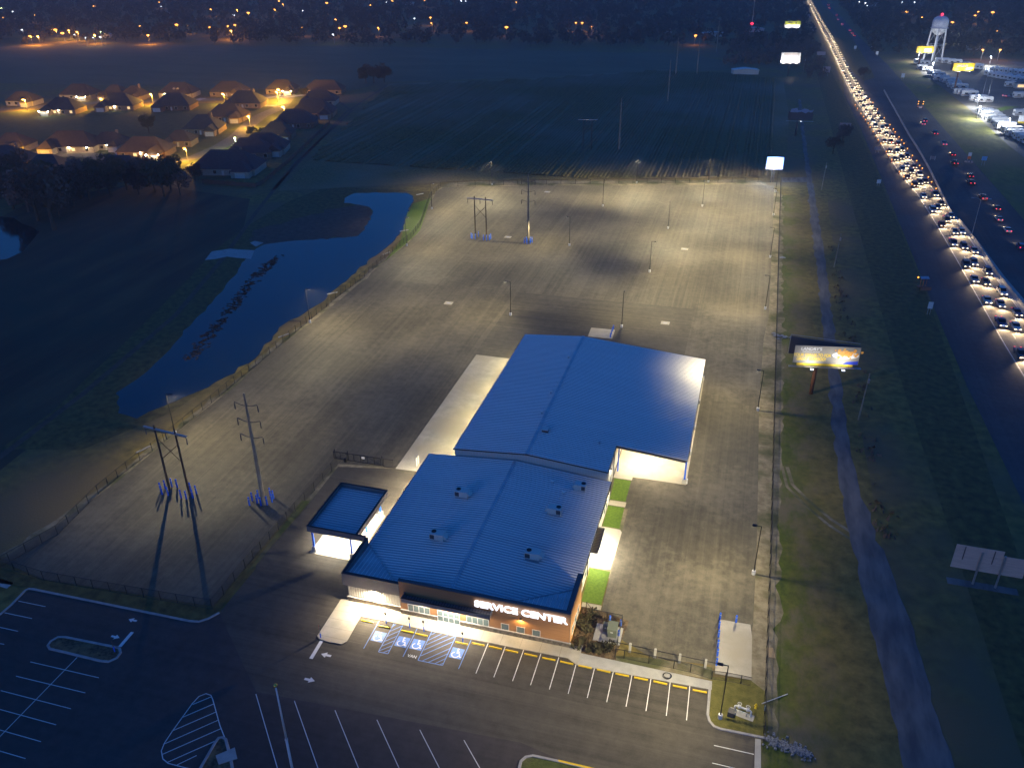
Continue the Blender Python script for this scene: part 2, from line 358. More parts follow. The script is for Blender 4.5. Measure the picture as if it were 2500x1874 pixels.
# ---- ponds
sheet('pond_bank', [(-173.74,262.93),(-171.45,239.59),(-168.59,224.90),(-163.36,207.06),(-157.74,184.48),(-152.27,162.46),(-148.76,145.98),(-144.41,127.62),(-143.76,112.08),(-126.98,116.16),(-117.87,134.75),(-116.70,158.34),(-118.29,176.59),(-119.81,194.48),(-121.18,222.15),(-118.54,242.48),(-114.64,276.67),(-123.61,314.98),(-160.64,312.70),(-170.28,306.69),(-174.15,288.71)], .026, weeds)
sheet('pond', jag([(-153.57,305.67), (-154.51,296.98), (-152.28,291.84), (-140.09,289.40), (-135.92,282.82), (-132.13,270.78), (-129.70,256.68), (-140.89,250.61), (-153.76,244.78), (-156.95,240.26), (-157.15,232.46), (-153.48,220.01), (-149.47,205.76), (-145.18,191.24), (-141.80,175.67), (-137.71,159.35), (-136.09,149.37), (-136.30,138.68), (-129.71,131.14), (-124.04,130.07), (-121.56,136.53), (-116.91,146.76), (-114.01,162.98), (-117.77,181.26), (-114.57,199.30), (-115.17,210.92), (-115.92,234.13), (-115.05,248.09), (-116.00,261.50), (-121.43,283.56), (-128.84,306.83), (-133.55,311.08)], 2.5, .45, 14), .035, water)
sheet('pond_spit', jag([(-157.33,240.16), (-149.87,245.78), (-129.43,256.11), (-132.05,270.11), (-136.14,282.77), (-140.43,289.63), (-145.88,291.39), (-153.52,282.88), (-161.11,266.17), (-168.71,253.18), (-164.23,242.70)], 2.0, .6, 15), .045, brown)
sheet('neighbour_pond', [(-296.57,241.78),(-270.98,243.53),(-264.36,243.31),(-255.97,238.30),(-250.03,236.34),(-242.64,232.15),(-236.82,221.44),(-232.32,212.96),(-232.01,206.16),(-234.13,204.49),(-242.20,190.54)], .035, water)
sheet('concrete_flume', [(-167.79,221.74), (-170.38,229.62), (-165.80,233.51), (-161.86,233.59), (-157.00,234.26), (-153.65,226.53), (-158.56,226.15), (-162.63,226.45), (-164.73,223.65)], .055, conc_grey)
sheet('concrete_outfall', [(-162.61,240.63), (-161.95,242.66), (-158.08,241.81), (-158.39,237.46)], .055, conc_grey)
mb = MB().band([(-285.77,531.09), (-229.62,462.72), (-202.20,345.83), (-180.71,277.20), (-162.77,223.95), (-150.15,181.30), (-143.52,136.53), (-141.02,105.69)], 1.6, .045).band([(-245.18,549.86), (-230.57,455.45), (-188.78,301.68)], 1.6, .045)
struct('pond_track', mb, brown)
# ---- reeds on the shallow side of the pond
mb = MB(); r_ = random.Random(8)
for a, b in (((-143.44,210.28), (-136.33,185.10)), ((-135.94,182.76), (-130.13,158.68)), ((-146.12,229.05), (-143.36,212.29))):
    for k in range(110):
        t = r_.random(); px = a[0] + (b[0] - a[0]) * t + r_.gauss(0, .9); py = a[1] + (b[1] - a[1]) * t + r_.gauss(0, 1.5)
        for q in range(3):
            t2 = r_.uniform(0, 6.3); s = r_.uniform(.3, 1.0); dx, dy = s * math.cos(t2), s * math.sin(t2)
            mb.add([(px - dx, py - dy, .03), (px + dx, py + dy, .03), (px + dx * .4, py + dy * .4 + .1, .16), (px - dx * .4, py - dy * .4, .2)], [(0, 1, 2, 3)])
o = stuff(link('reeds', mb.mesh('reeds', brown))); o['label'] = 'broken line of dead reeds standing in the dark pond'; o['category'] = 'reeds'
# ---- yard: dirt shoulder first, then paving bays
YARD = [(-115.87,83.26), (-114.77,89.99), (-113.17,97.35), (-112.83,101.86), (-112.03,107.72), (-111.99,114.99), (-111.96,130.54), (-110.95,150.12), (-111.91,159.62), (-111.52,178.75), (-110.68,186.25), (-110.26,203.95), (-110.21,216.53), (-110.40,225.47), (-110.16,236.73), (-109.91,256.11), (-110.62,265.49), (-114.21,281.04), (-119.02,297.91), (-120.14,306.48), (-122.60,315.63), (-121.41,322.30), (-113.38,325.79), (-102.76,328.91), (-86.89,333.86), (-57.66,341.04), (-11.59,354.10), (-11.40,354.81), (4.14,357.42), (9.88,357.57)]
dsh = [(p[0] - 1.6, p[1] + .6) for p in YARD[:20]] + [(p[0], p[1] + 7.5) for p in YARD[20:29]] + [(13.2, 345), (13.4, 200), (12.6, 82), (10, 80), (8, 100)]
sheet('dirt_shoulder', jag(dsh + [(-60, 120)], 2, .35, 8), .025, dirt)
SEAM = [(-109.5, 220.4), (-61.6, 221.5), (-10.4, 222.3), (9.6, 222.6)]
north = [p for p in YARD if p[1] > 223]
sheet('north_yard_pavement', [SEAM[0]] + north + [(9.9, 300)] + SEAM[1:][::-1], .040, asp_yard)
west = [p for p in YARD if p[1] < 219.8]
sheet('west_yard_pavement', west + [SEAM[0], SEAM[1], (-61.6, 126.6), (-63.89,126.95), (-73.12,125.51), (-73.67,109.37), (-74.23,96.52), (-74.17,83.42), (-105.10,81.45)], .041, asp_west)
sheet('middle_yard_pavement', [(-61.6, 126)] + [SEAM[1], SEAM[2], (-10.4, 140), (-4.5, 140), (-4.5, 126)], .0455, asp_mid)
sheet('east_drive_pavement', [(-10.4, 222.3), (9.6, 222.6), (8.56,207.37), (8.36,190.51), (8.16,176.77), (8.89,132.87), (9.03,119.72), (8.98,105.25), (8.99,102.03), (8.6, 97.5), (8.6, 92.9), (-5.0, 91.2), (-9.83,93.48), (-14.2, 99), (-14.2, 136.5), (-10.4, 136.5)], .048, asp_east)
# ---- parking lots
LOT = [(-115.57,62.94), (-109.39,67.08), (-105.75,72.81), (-105.67,78.76), (-89.24,79.28), (-75.38,79.59), (-73.67,80.13), (-72.36,82.42), (-72.26,93.11), (-72.80,94.12), (-72.31,111.76), (-72.43,124.63), (-61.10,126.86), (-57, 127.4), (-53.5, 127.4), (-53.5, 91), (-55.03,90.22), (-55.02,82.03), (-53.27,81.29), (-50.50,81.52), (-50.35,87.57), (4.6, 88.6), (3.51,83.09), (3.89,82.02), (5.19,81.02), (9.86,80.98), (10.10,72.28), (20, 30), (-120, 20), (-160, 40)]
sheet('parking_lot', LOT, .036, asp_dark)
lot = bpy.data.objects['parking_lot']
sheet('front_drive', [(-72.36,82.42), (-72.26,93.11), (-72.80,94.12), (-72.31,111.76), (-72.43,124.63), (-61.10,126.86), (-57, 127.4), (-53.5, 127.4), (-53.5, 91), (-55.03,90.22), (-55.02,82.03), (-53.27,81.29), (-50.50,81.52), (-50.35,87.57), (4.6, 88.6), (3.51,83.09), (3.89,82.02), (5.19,81.02), (9.86,80.98), (9, 66), (-20, 72), (-58.46,70.10)], .044, asp_front)
sheet('painted_bay_apron', [(-47.4, 81.45), (4.4, 81.45), (4.4, 88.6), (-50.35,87.57)], .048, asp_front)
# grass verges in front of the west fence, sod beside building
struct('verge', MB().flat([(-106.05,79.17), (-112.12,78.65), (-114.46,81.81), (-104.99,81.33), (-73.83,82.90), (-73.80,90.96), (-74.10,97.82), (-74.00,112.42), (-72.43,112.66), (-73.27,94.91), (-72.54,82.85), (-73.77,80.29), (-75.45,79.70), (-89.37,79.44)], .06), weeds)
struct('sod_strip', MB().flat([(-73.98,112.61), (-72.43,112.66), (-72.67,99.66), (-72.64,93.85), (-73.23,91.12), (-73.33,94.89)], .066), grass_verge)
struct('pond_side_grass', MB().flat([(-121.21,306.21), (-125.27,297.38), (-122.72,287.61), (-123.49,287.50), (-113.24,255.87), (-110.16,236.73), (-110.22,234.52), (-110.25,262.34), (-110.76,268.10), (-120.25,302.40)], .05), sod)
sod_p = [[(-18.31,135.28),(-15.18,135.20),(-15.09,127.99),(-18.14,127.87)], [(-18.19,126.29),(-15.03,126.24),(-14.83,119.87),(-18.04,119.82)], [(-17.81,107.95),(-14.32,108.01),(-14.42,100.09),(-17.51,100.05)]]
mb = MB()
for p in ([(-18.0, 128.1), (-15, 128.1), (-15, 135.1), (-18.2, 135.1)], [(-17.8, 119.9), (-14.8, 119.9), (-14.9, 126.2), (-17.9, 126.2)], [(-17.6, 100.1), (-14.4, 100.1), (-14.4, 108.2), (-17.8, 108.2)]): mb.flat(p, .07)
struct('lawn_strip', mb, sod)
# bright verge along the east fence, fading into the rough
struct('east_verge', MB().flat([(12.2, 345), (12.0, 200), (10.6, 70), (30, 66), (30, 120), (29, 200), (30, 345)], .02), east_verge_m)
struct('road_ditch', MB().flat([(44, 60), (51.5, 84), (53.5, 250), (52, 400), (49, 580), (46, 720), (36, 720), (38, 420), (40, 200)], .012), weeds)
# ---- gravel track on the right
GR = [(31.5, 60), (28.2, 82), (27.3, 98), (25.4, 119), (23.8, 143), (23.5, 165), (23.9, 186), (23.6, 212), (23.5, 250), (23.0, 306), (23.1, 352), (22.6, 420), (22.0, 560)]
GRr = [(23.6, 560), (24.3, 420), (25.5, 352), (26.1, 306), (26.4, 250), (26.4, 212), (26.6, 187), (26.5, 165), (27.5, 144), (30.8, 121), (33.2, 99), (34.6, 83), (39, 60)]
sheet('gravel_track', jag(GR + GRr, 2.5, .22, 5), .045, gravel)
struct('gravel_spur', MB().band([(26, 129), (22, 132.5), (18, 137.5), (15.2, 142), (14.2, 148)], .7, .04).band([(25.6, 127), (21.2, 131), (17, 136.4), (14.2, 141), (13.2, 148)], .6, .04), dirt)
sheet('gravel_crossing', [(12.48,371.56), (22.02,374.87), (25.16,374.74), (24.97,367.48), (12.95,364.46)], .042, gravel)
mb = MB(); r_ = random.Random(9)
for k in range(60):
    y = r_.uniform(128, 290); x = 31 + (y - 128) * -.012 + r_.gauss(0, .9)
    s = r_.uniform(.6, 1.5)
    for q in range(5):
        t = r_.uniform(0, 6.28); h = r_.uniform(.3, 1.1)
        mb.add([(x + s * math.cos(t), y + s * math.sin(t), .02), (x + s * math.cos(t + .5), y + s * math.sin(t + .5), .02), (x + .5 * s * math.cos(t + .2), y + .5 * s * math.sin(t + .2), h)], [(0, 1, 2)])
o = stuff(link('roadside_scrub', mb.mesh('roadside_scrub', brown))); o['label'] = 'dry scrub along the right side of the gravel track'; o['category'] = 'scrub'
# ---- highway
HL = [(44.0, 1345), (46.9, 1150), (49.2, 966), (52.3, 773), (53.3, 663), (54.4, 579), (57.6, 517), (59.4, 433), (61.6, 385), (64.3, 362), (65.8, 320), (66.6, 279), (67.1, 243), (67.6, 217), (68.4, 195), (71, 60)]
HR = [(86, 60), (80.0, 195), (78.2, 222), (77.0, 241), (75.4, 271), (74.8, 304), (73.8, 333), (72.0, 364), (69.2, 429), (66.0, 503), (62.8, 594), (60.4, 670), (59.3, 768), (58.1, 897), (54.7, 1025), (50.6, 1340)]
sheet('highway_works_ground', [(50, 1300), (54, 960), (56, 700), (50, 579), (52.3, 479), (53.2, 388), (53.5, 330), (54, 250), (54.6, 194), (57, 130), (58, 50), (112, 50), (99, 194), (96.5, 370), (95.5, 419), (93.5, 509), (92, 587), (89, 722), (82, 892), (77, 1080), (70, 1300)], .03, asp_road)
sheet('highway_median_grass', [(52, 1300), (56.5, 960), (60.8, 740), (61.5, 680), (66, 640), (74, 655), (75.5, 700), (75, 900), (70, 1100), (62, 1300)], .042, weeds)
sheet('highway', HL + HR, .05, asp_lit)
hw = bpy.data.objects['highway']
sheet('right_carriageway', [(62, 1340), (70, 1100), (75, 900), (78, 722), (80, 600), (82.5, 509), (84, 419), (85, 330), (86, 194), (90, 50), (104, 50), (96.5, 194), (95.2, 330), (93.0, 419), (91, 509), (89.4, 587), (87.3, 722), (82, 892), (77, 1080), (69, 1340)], .046, asp_road)
def lerp_path(P, y):
    for a, b in zip(P[:-1], P[1:]):
        if (a[1] - y) * (b[1] - y) <= 0 and a[1] != b[1]: return a[0] + (b[0] - a[0]) * (y - a[1]) / (b[1] - a[1])
    return P[-1][0] if abs(P[-1][1] - y) < abs(P[0][1] - y) else P[0][0]
HRs = HR[::-1]
mb = MB()
for u in (.03, .97):
    pts = [(lerp_path(HL, y) * (1 - u) + lerp_path(HRs, y) * u, y) for y in range(200, 1330, 20)]; mb.band(pts, .18, .058)
for y in range(200, 700, 12):
    for u in (.36, .68):
        mb.band([(lerp_path(HL, yy) * (1 - u) + lerp_path(HRs, yy) * u, yy) for yy in (y, y + 3)], .15, .058)
part(hw, 'lane_line', mb, white_p)
# ---- dealership lot on the far right
sheet('dealer_lot', [(110.21,752.09), (107.70,680.80), (111.97,632.00), (114.34,585.36), (116.39,545.02), (117.00,494.72), (117.52,457.55), (119.45,425.78), (141.12,431.16), (226.33,752.70), (165.74,764.26), (133.62,770.38)], .03, asphalt('dealer_asphalt', (.12, .11, .095), 'X', 5, .1, .3, dirt_amt=.4))
struct('dealer_lawn', MB().flat([(129.61,551.64),(137.53,564.21),(145.04,565.27),(139.81,557.58),(131.05,546.78)], .05), sod)
struct('highway_slope', MB().flat([(86.5, 720), (91, 587), (93.5, 509), (96, 400), (99, 260), (101, 194), (136, 194), (121, 435), (113, 590), (108, 690), (104, 745)], .016), slope_m)
# ---- concrete aprons, walks, pads
apron = slab('rear_apron', [(-61.0, 127.0), (-48.3, 127.6), (-48.3, 179.3), (-61.0, 179.3)], 0, .07, concrete)
walk = slab('sidewalk', [(-53.9, 90.6), (-55.03,90.22), (-55.02,82.03), (-54.48,81.57), (-53.32,81.37), (-50.67,81.47), (-50.13,82.15), (-50.35,87.57), (-43.64,87.67), (-38.80,87.53), (-25.66,87.68), (-17.18,87.86), (-15.5, 86.9), (-15.5, 91.0), (-17.2, 90.1), (-44.4, 90.1)], 0, .14, concrete)
mb = MB()
for x in np.arange(-52, -16, 3.05): mb.band([(x, 87.9), (x, 90.0)], .035, .145)
mb.band([(-54, 89.2), (-49.6, 89.2)], .035, .145)
for y in (87.8, 86.0, 84.2, 82.3): mb.band([(-57.2 + (89 - y) * .05, y), (-47.6 - (88 - y) * .02, y)], .035, .145)
part(walk, 'control_joint', mb, mat('joint_dark', (.16, .14, .11)))
slab('front_walk', [(-15.5, 86.95), (3.73,87.58), (3.67,89.12), (-10.17,89.26), (-17.15,89.32)], 0, .13, conc_grey)
pad = slab('side_door_pad', [(-18.1, 108.4), (-14.4, 108.5), (-14.2, 118.9), (-14.6, 119.6), (-18.1, 119.7)], 0, .12, concrete)
slab('side_step_walk', [(-18.0, 126.4), (-14.8, 126.4), (-14.8, 127.9), (-18.0, 127.9)], 0, .12, concrete)
slab('bed_edge_walk', [(-17.4, 98.9), (-14.3, 98.9), (-14.3, 99.9), (-17.4, 99.9)], 0, .12, concrete)
slab('bay_floor', [(-18.5, 135.3), (-14.9, 135.3), (-14.9, 136.4), (-4.6, 136.5), (-4.6, 181), (-18.5, 181)], 0, .10, concrete)
slab('rear_door_pad', [(-36.1, 202.5), (-29.7, 202.6), (-29.5, 197.2), (-35.9, 197.2)], 0, .12, concrete) if False else slab('rear_door_pad', [(-36.09,202.51),(-29.70,202.69),(-29.52,197.21),(-35.93,196.96)], 0, .12, white_m if False else concrete)
slab('drive_through_slab', [(-65.4, 99.3), (-56.9, 99.3), (-56.9, 112.4), (-65.4, 112.4)], 0, .075, concrete)
slab('dumpster_pad', [(3.88,101.85),(8.58,101.97),(8.91,99.38),(9.09,90.89),(3.95,90.74),(3.87,96.13)], 0, .09, concrete)
sheet('shrub_bed', [(-17.1, 98.8), (-14.2, 98.8), (-9.6, 97.8), (-10.4, 90.1), (-10.17,89.26), (-17.15,89.32), (-17.2, 90.2)], .055, mulch)
sheet('fence_side_bed', [(-10.17,89.26), (-10.4, 90.3), (-5.0, 91.2), (3.52,91.78), (3.69,89.39)], .053, dirt)
sheet('corner_lawn', [(3.67,90.04), (8.95,90.84), (11.06,89.28), (11.65,81.10), (5.17,81.24), (3.96,82.23), (3.64,83.33)], .06, mat('corner_grass', (.10, .095, .016), (.15, .135, .030), 1.2, .95, bump=.6))
sheet('pond_headwall', [(-112.45,79.73),(-109.32,79.42),(-109.35,77.98),(-111.86,78.15)], .06, conc_grey)
# ---- kerbs
def kerb(name, pts, m=curb_m, wd=.42, h=.15):
    mb = MB()
    L = [(Vector(pts[max(k-1,0)]), Vector(pts[min(k+1,len(pts)-1)])) for k in range(len(pts))]
    R_ = []
    for p, (a, b) in zip(pts, L):
        d = (b - a).normalized(); n = Vector((-d.y, d.x)) * wd / 2; p = Vector(p); R_.append([(p + n).to_tuple() + (.03,), (p + n * .8).to_tuple() + (h,), (p - n * .8).to_tuple() + (h,), (p - n).to_tuple() + (.03,)])
    for a, b in zip(R_[:-1], R_[1:]): mb.add(a + b, [(0, 4, 5, 1), (1, 5, 6, 2), (2, 6, 7, 3)])
    mb.add(R_[0], [(0, 1, 2, 3)]); mb.add(R_[-1], [(3, 2, 1, 0)])
    return struct(name, mb, m)
kerb('kerb', [(-109.39,67.08),(-105.75,72.81),(-105.68,75.10),(-106.08,78.45),(-105.79,78.90),(-104.99,79.03),(-89.28,79.33),(-75.80,79.60),(-74.31,79.85),(-73.29,80.81),(-72.36,82.42)])
kerb('kerb', [(-82.99,71.91),(-92.34,71.57),(-93.34,71.25),(-93.76,70.27),(-93.58,69.47),(-92.81,68.97),(-90.11,69.00),(-83.73,69.00),(-82.46,69.19),(-81.78,70.12),(-81.92,71.13),(-82.58,71.78),(-83.28,72.02)])
sheet('island_bed', [(-82.99,71.91),(-92.34,71.57),(-93.34,71.25),(-93.76,70.27),(-93.58,69.47),(-92.81,68.97),(-90.11,69.00),(-83.73,69.00),(-82.46,69.19),(-81.78,70.12),(-81.92,71.13),(-82.58,71.78)], .07, mulch)
kerb('kerb', [(-58.78,56.55),(-59.21,61.12),(-59.17,61.88),(-58.78,62.09),(-58.17,61.97),(-56.09,59.78),(-54.14,57.49)])
sheet('island_bed', [(-58.78,56.55),(-59.21,61.12),(-59.17,61.88),(-58.78,62.09),(-58.17,61.97),(-56.09,59.78),(-54.14,57.49)], .07, mulch)
slab('sign_pad', [(-57.97,59.35),(-56.23,61.11),(-54.99,59.73),(-56.84,58.28)], 0, .17, conc_grey)
kerb('kerb', [(-18.77,66.61),(-19.19,68.40),(-19.23,69.27),(-18.80,70.01),(-17.95,70.47),(-14.57,70.56),(-10.75,70.56),(-5.52,70.54)])
sheet('island_bed', [(-18.77,66.61),(-19.19,68.40),(-19.23,69.27),(-18.80,70.01),(-17.95,70.47),(-14.57,70.56),(-10.75,70.56),(-5.52,70.54)], .07, grass_verge)
kerb('kerb', [(3.44,88.78),(3.51,83.09),(3.83,82.10),(4.48,81.40),(5.33,81.21),(11.48,81.34)])
slab('lot_side_walk', [(9.87,80.83),(10.61,80.91),(10.76,74.12),(9.92,73.89)], 0, .13, conc_grey)
sheet('kerb_yellow_stripe', [(-14.61,70.73),(-10.79,70.76),(-5.54,70.70),(-5.50,70.46),(-10.74,70.49),(-14.54,70.46)], .156, yellow_p)
# ================================================================ PAINT
def stripe(a, b, wd=.11, m=white_p, name='parking_line', z=.056): return struct(name, MB().band([a, b], wd, z), m, lot)
for a, b in zip([(-29.37,81.55),(-26.66,81.57)], [(-29.39,87.74),(-26.70,87.71)]): stripe(a, b)
for a, b in zip([(-23.86,81.62),(-21.19,81.60),(-18.43,81.57),(-15.69,81.54),(-12.95,81.54),(-10.20,81.56),(-7.48,81.51),(-4.72,81.50),(-1.93,81.45),(0.81,81.44)], [(-23.87,87.70),(-21.20,87.73),(-18.46,87.71),(-15.74,87.68),(-12.99,87.91),(-10.24,87.69),(-7.53,87.66),(-4.81,87.66),(-2.08,87.65),(0.69,87.65)]): stripe(a, b)
for a, b in zip([(-58.24,69.73),(-52.41,70.13),(-46.17,70.17),(-39.92,70.26),(-33.68,70.31),(-27.40,70.34)], [(-49.29,59.95),(-44.24,61.35),(-39.19,62.75),(-34.15,64.15),(-29.14,65.54),(-24.12,66.93)]): stripe(a, (a[0] + (b[0]-a[0])*1.25, a[1] + (b[1]-a[1])*1.25))
for a, b in zip([(-105.27,76.11),(-105.38,73.36),(-104.92,70.57),(-103.44,67.73)], [(-100.10,76.22),(-100.19,73.47),(-100.21,70.65),(-100.18,67.88)]): stripe(a, b)
for a, b in zip([(-93.71,66.09),(-93.70,63.31),(-93.75,60.57),(-93.68,57.87),(-93.72,55.13),(-93.30,52.44)], [(-81.76,66.27),(-81.78,63.45),(-81.78,60.60),(-81.83,57.83),(-81.81,55.04),(-81.82,52.35)]): stripe(a, b)
stripe((-87.61,68.70), (-87.79,51.73))
for a, b in zip([(4.68,78.38),(4.65,75.62)], [(9.79,78.38),(9.80,75.56)]): stripe(a, b)
tear = [(-57.72,61.53),(-60.18,63.72),(-61.84,65.44),(-63.64,67.30),(-64.30,67.85),(-65.13,67.91),(-65.80,67.23),(-65.97,65.83),(-65.92,63.61),(-65.85,61.18),(-65.71,59.23),(-65.36,58.12),(-64.40,57.12),(-63.31,56.74),(-62.01,56.75),(-60.48,56.78),(-59.02,56.66)]
struct('gore_outline', MB().band(tear, .13, .056), white_p, lot)
for a, b in zip([(-65.83,65.76),(-65.92,63.47),(-65.93,61.16),(-65.75,59.03),(-64.88,57.71),(-63.49,56.87),(-62.07,56.84)], [(-64.04,67.67),(-63.03,66.64),(-61.97,65.50),(-60.84,64.46),(-59.73,63.30),(-59.41,61.29),(-60.44,58.76)]): stripe(a, b, .12, name='gore_stripe')
stripe((-82.86,72.14), (-82.97,75.22), .55, name='stop_line'); stripe((-53.82,77.70), (-53.93,81.35), .55, name='stop_line')
# blue accessible bays
for a, b in ([(-47.11,81.59),(-47.17,87.52)], [(-44.71,81.61),(-44.72,87.57)], [(-43.18,81.63),(-43.25,87.57)], [(-40.79,81.68),(-40.84,87.55)], [(-38.39,81.65),(-38.44,87.58)], [(-34.55,81.68),(-34.55,87.66)], [(-32.07,81.68),(-32.08,87.73)]): stripe(a, b, .12, blue_p, 'accessible_bay_line')
stripe((-44.71,81.61), (-43.18,81.63), .12, blue_p, 'accessible_bay_line'); stripe((-38.39,81.65), (-34.55,81.68), .12, blue_p, 'accessible_bay_line')
for a, b in ([(-44.72,86.94),(-44.33,87.55)], [(-44.71,85.86),(-43.32,87.45)], [(-44.70,84.82),(-43.29,86.37)], [(-44.67,83.78),(-43.25,85.27)], [(-44.63,82.82),(-43.28,84.28)], [(-44.63,81.87),(-43.29,83.19)], [(-43.94,81.66),(-43.27,82.36)],
             [(-38.39,86.85),(-37.77,87.57)], [(-38.31,85.77),(-36.72,87.63)], [(-38.32,84.80),(-35.68,87.67)], [(-38.28,83.74),(-34.65,87.63)], [(-38.29,82.56),(-34.62,86.47)], [(-37.70,81.75),(-34.55,85.12)], [(-36.77,81.70),(-34.47,84.12)], [(-35.77,81.70),(-34.48,83.14)], [(-34.96,81.72),(-34.51,82.21)]): stripe(a, b, .11, blue_p, 'accessible_hatch')
def wheelchair(cx, cy):
    struct('accessible_square', MB().flat([(cx-.95, cy-1.0), (cx+.95, cy-1.0), (cx+.95, cy+1.0), (cx-.95, cy+1.0)], .055), blue_p, lot)
    mb = MB(); z = .060; s = 1.0
    arc = [(cx - .12 + .55*math.cos(t), cy - .32 + .50*math.sin(t)) for t in np.linspace(math.radians(118), math.radians(352), 22)]
    mb.band(arc, .14, z)
    mb.flat([(cx + .02 + .15*math.cos(t), cy + .80 + .15*math.sin(t)) for t in np.linspace(0, 6.0, 12)], z)
    mb.band([(cx, cy + .62), (cx + .04, cy + .02), (cx + .44, cy + .02), (cx + .62, cy - .62), (cx + .85, cy - .56)], .15, z + .001)
    mb.band([(cx + .02, cy + .34), (cx + .38, cy + .34)], .11, z + .002)
    struct('wheelchair_symbol', mb, white_p, lot)
for p in ((-45.90,84.42), (-42.00,84.39), (-39.60,84.49), (-33.30,84.44)): wheelchair(*p)
def text_mesh(txt, size, ext=0.0, align='CENTER', bold=0.0, width=1.0):
    c = bpy.data.curves.new('lettering', 'FONT'); c.body = txt; c.size = size; c.extrude = ext; c.align_x = align; c.offset = bold
    t = bpy.data.objects.new('lettering', c); me = bpy.data.meshes.new_from_object(t); bpy.data.objects.remove(t); bpy.data.curves.remove(c)
    if width != 1.0:
        for v in me.vertices: v.co.x *= width
    return me
def text(parent, name, txt, size, m, loc, rot=(0, 0, 0), ext=0.0, align='CENTER', bold=0.0, width=1.0):
    me = text_mesh(txt, size, ext, align, bold, width); me.materials.append(m); o = link(name, me, parent, loc); o.rotation_euler = rot; return o
text(lot, 'pavement_lettering', 'VAN', .75, white_p, (*(-39.52,81.87), .06), width=.95, bold=.012)
struct('van_mark_frame', MB().band([(-40.25, 82.7), (-38.75, 82.7), (-38.75, 83.85), (-40.25, 83.85), (-40.25, 82.7)], .03, .057), white_p, lot) if False else None
def arrow(c, a, s=1.0):
    P_ = [(-.75, -.18), (-.05, -.18), (-.05, -.48), (.75, 0), (-.05, .48), (-.05, .18), (-.75, .18)]
    struct('lane_arrow', MB().flat([(c[0] + s*(x*math.cos(a) - y*math.sin(a)), c[1] + s*(x*math.sin(a) + y*math.cos(a))) for x, y in P_], .057), white_p, lot)
arrow((-51.99,78.95), math.pi, 1.1); arrow((-52.09,74.05), 0, 1.1); arrow((-84.59,77.39), math.pi); arrow((-84.83,73.66), 0)
# ================================================================ SERVICE CENTER (front building)
SL = 1 / 12.0
def roof_panels(roof, x_r, z_r, x_e, y0, y1, wd=.61, m=roof_m):
    """standing seam sheets from ridge to eave, one object each, shared mesh"""
    n = int(round((y1 - y0) / wd)); wd = (y1 - y0) / n; sg = 1 if x_e > x_r else -1
    z_e = z_r - abs(x_e - x_r) * SL; k = .025
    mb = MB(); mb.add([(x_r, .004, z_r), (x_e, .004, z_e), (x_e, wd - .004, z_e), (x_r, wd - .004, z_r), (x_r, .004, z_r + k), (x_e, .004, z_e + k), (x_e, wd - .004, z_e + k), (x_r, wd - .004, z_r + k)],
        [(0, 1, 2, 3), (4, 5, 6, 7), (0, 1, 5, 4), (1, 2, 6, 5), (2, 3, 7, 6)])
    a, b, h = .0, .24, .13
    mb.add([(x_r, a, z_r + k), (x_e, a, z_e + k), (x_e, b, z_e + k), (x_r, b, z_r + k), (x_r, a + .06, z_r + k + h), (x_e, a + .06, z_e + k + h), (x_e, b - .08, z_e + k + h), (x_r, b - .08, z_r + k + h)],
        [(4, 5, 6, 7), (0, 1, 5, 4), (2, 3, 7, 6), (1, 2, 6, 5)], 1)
    me = mb.mesh('roof_panel', [m, seam_sheen_m])
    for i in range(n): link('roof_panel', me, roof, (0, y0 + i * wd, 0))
sc_b = thing('service_center', 'long low service building with blue-looking metal roof, wood front and lit SERVICE CENTER letters', 'building', (-36, 90, 0))
B0 = Vector((-36, 90, 0))
def bpart(name, mb, m, parent=None, root=None, off=None, smooth=False):
    """part given in world coordinates under a root standing at off"""
    off = B0 if off is None else off
    mb.v = [(v[0] - off[0], v[1] - off[1], v[2] - off[2]) for v in mb.v]
    return part(parent or root or sc_b, name, mb, m, smooth)
XL, XRt, XR = -53.7, -36.2, -17.9; ZR = 6.0; YF, YB = 90.5, 127.6
ze_l = ZR - (XRt - XL) * SL; ze_r = ZR - (XR - XRt) * SL
# walls
mb = MB(); n_ = 30; y_ = 90.42
pts = []
x = -53.6
while x < -44.55:
    pts += [(x, y_), (x + .1, y_ - .07), (x + .25, y_ - .07), (x + .35, y_)]; x += .42
pts += [(-44.5, y_), (-44.5, y_ + .2), (-53.6, y_ + .2)]
mb.prism(pts, 1.0, 3.6); bpart('ribbed_wall', mb, mat('ribbed_panel', (.50, .49, .46), rough=.4, metal=.5))
bpart('wall', MB().bx(-53.6, -53.4, 90.62, YB, 0, ze_l - .02).bx(-18.2, -18.0, 90.4, YB, 0, ze_r - .05).bx(-53.4, -18.2, YB - .2, YB, 0, 4.4), wall_m)
# stone base
bpart('stone_base', MB().bx(-53.75, -44.55, 90.26, 90.6, 0, 1.0).bx(-44.5, -38.4, 89.86, 90.2, 0, .95).bx(-34.6, -17.2, 89.86, 90.2, 0, .95), stone_m)
bpart('stone_cap', MB().bx(-53.8, -44.6, 90.2, 90.62, 1.003, 1.08).bx(-44.5, -38.42, 89.82, 90.0, .953, 1.02).bx(-34.58, -17.15, 89.82, 90.0, .953, 1.02), conc_grey)
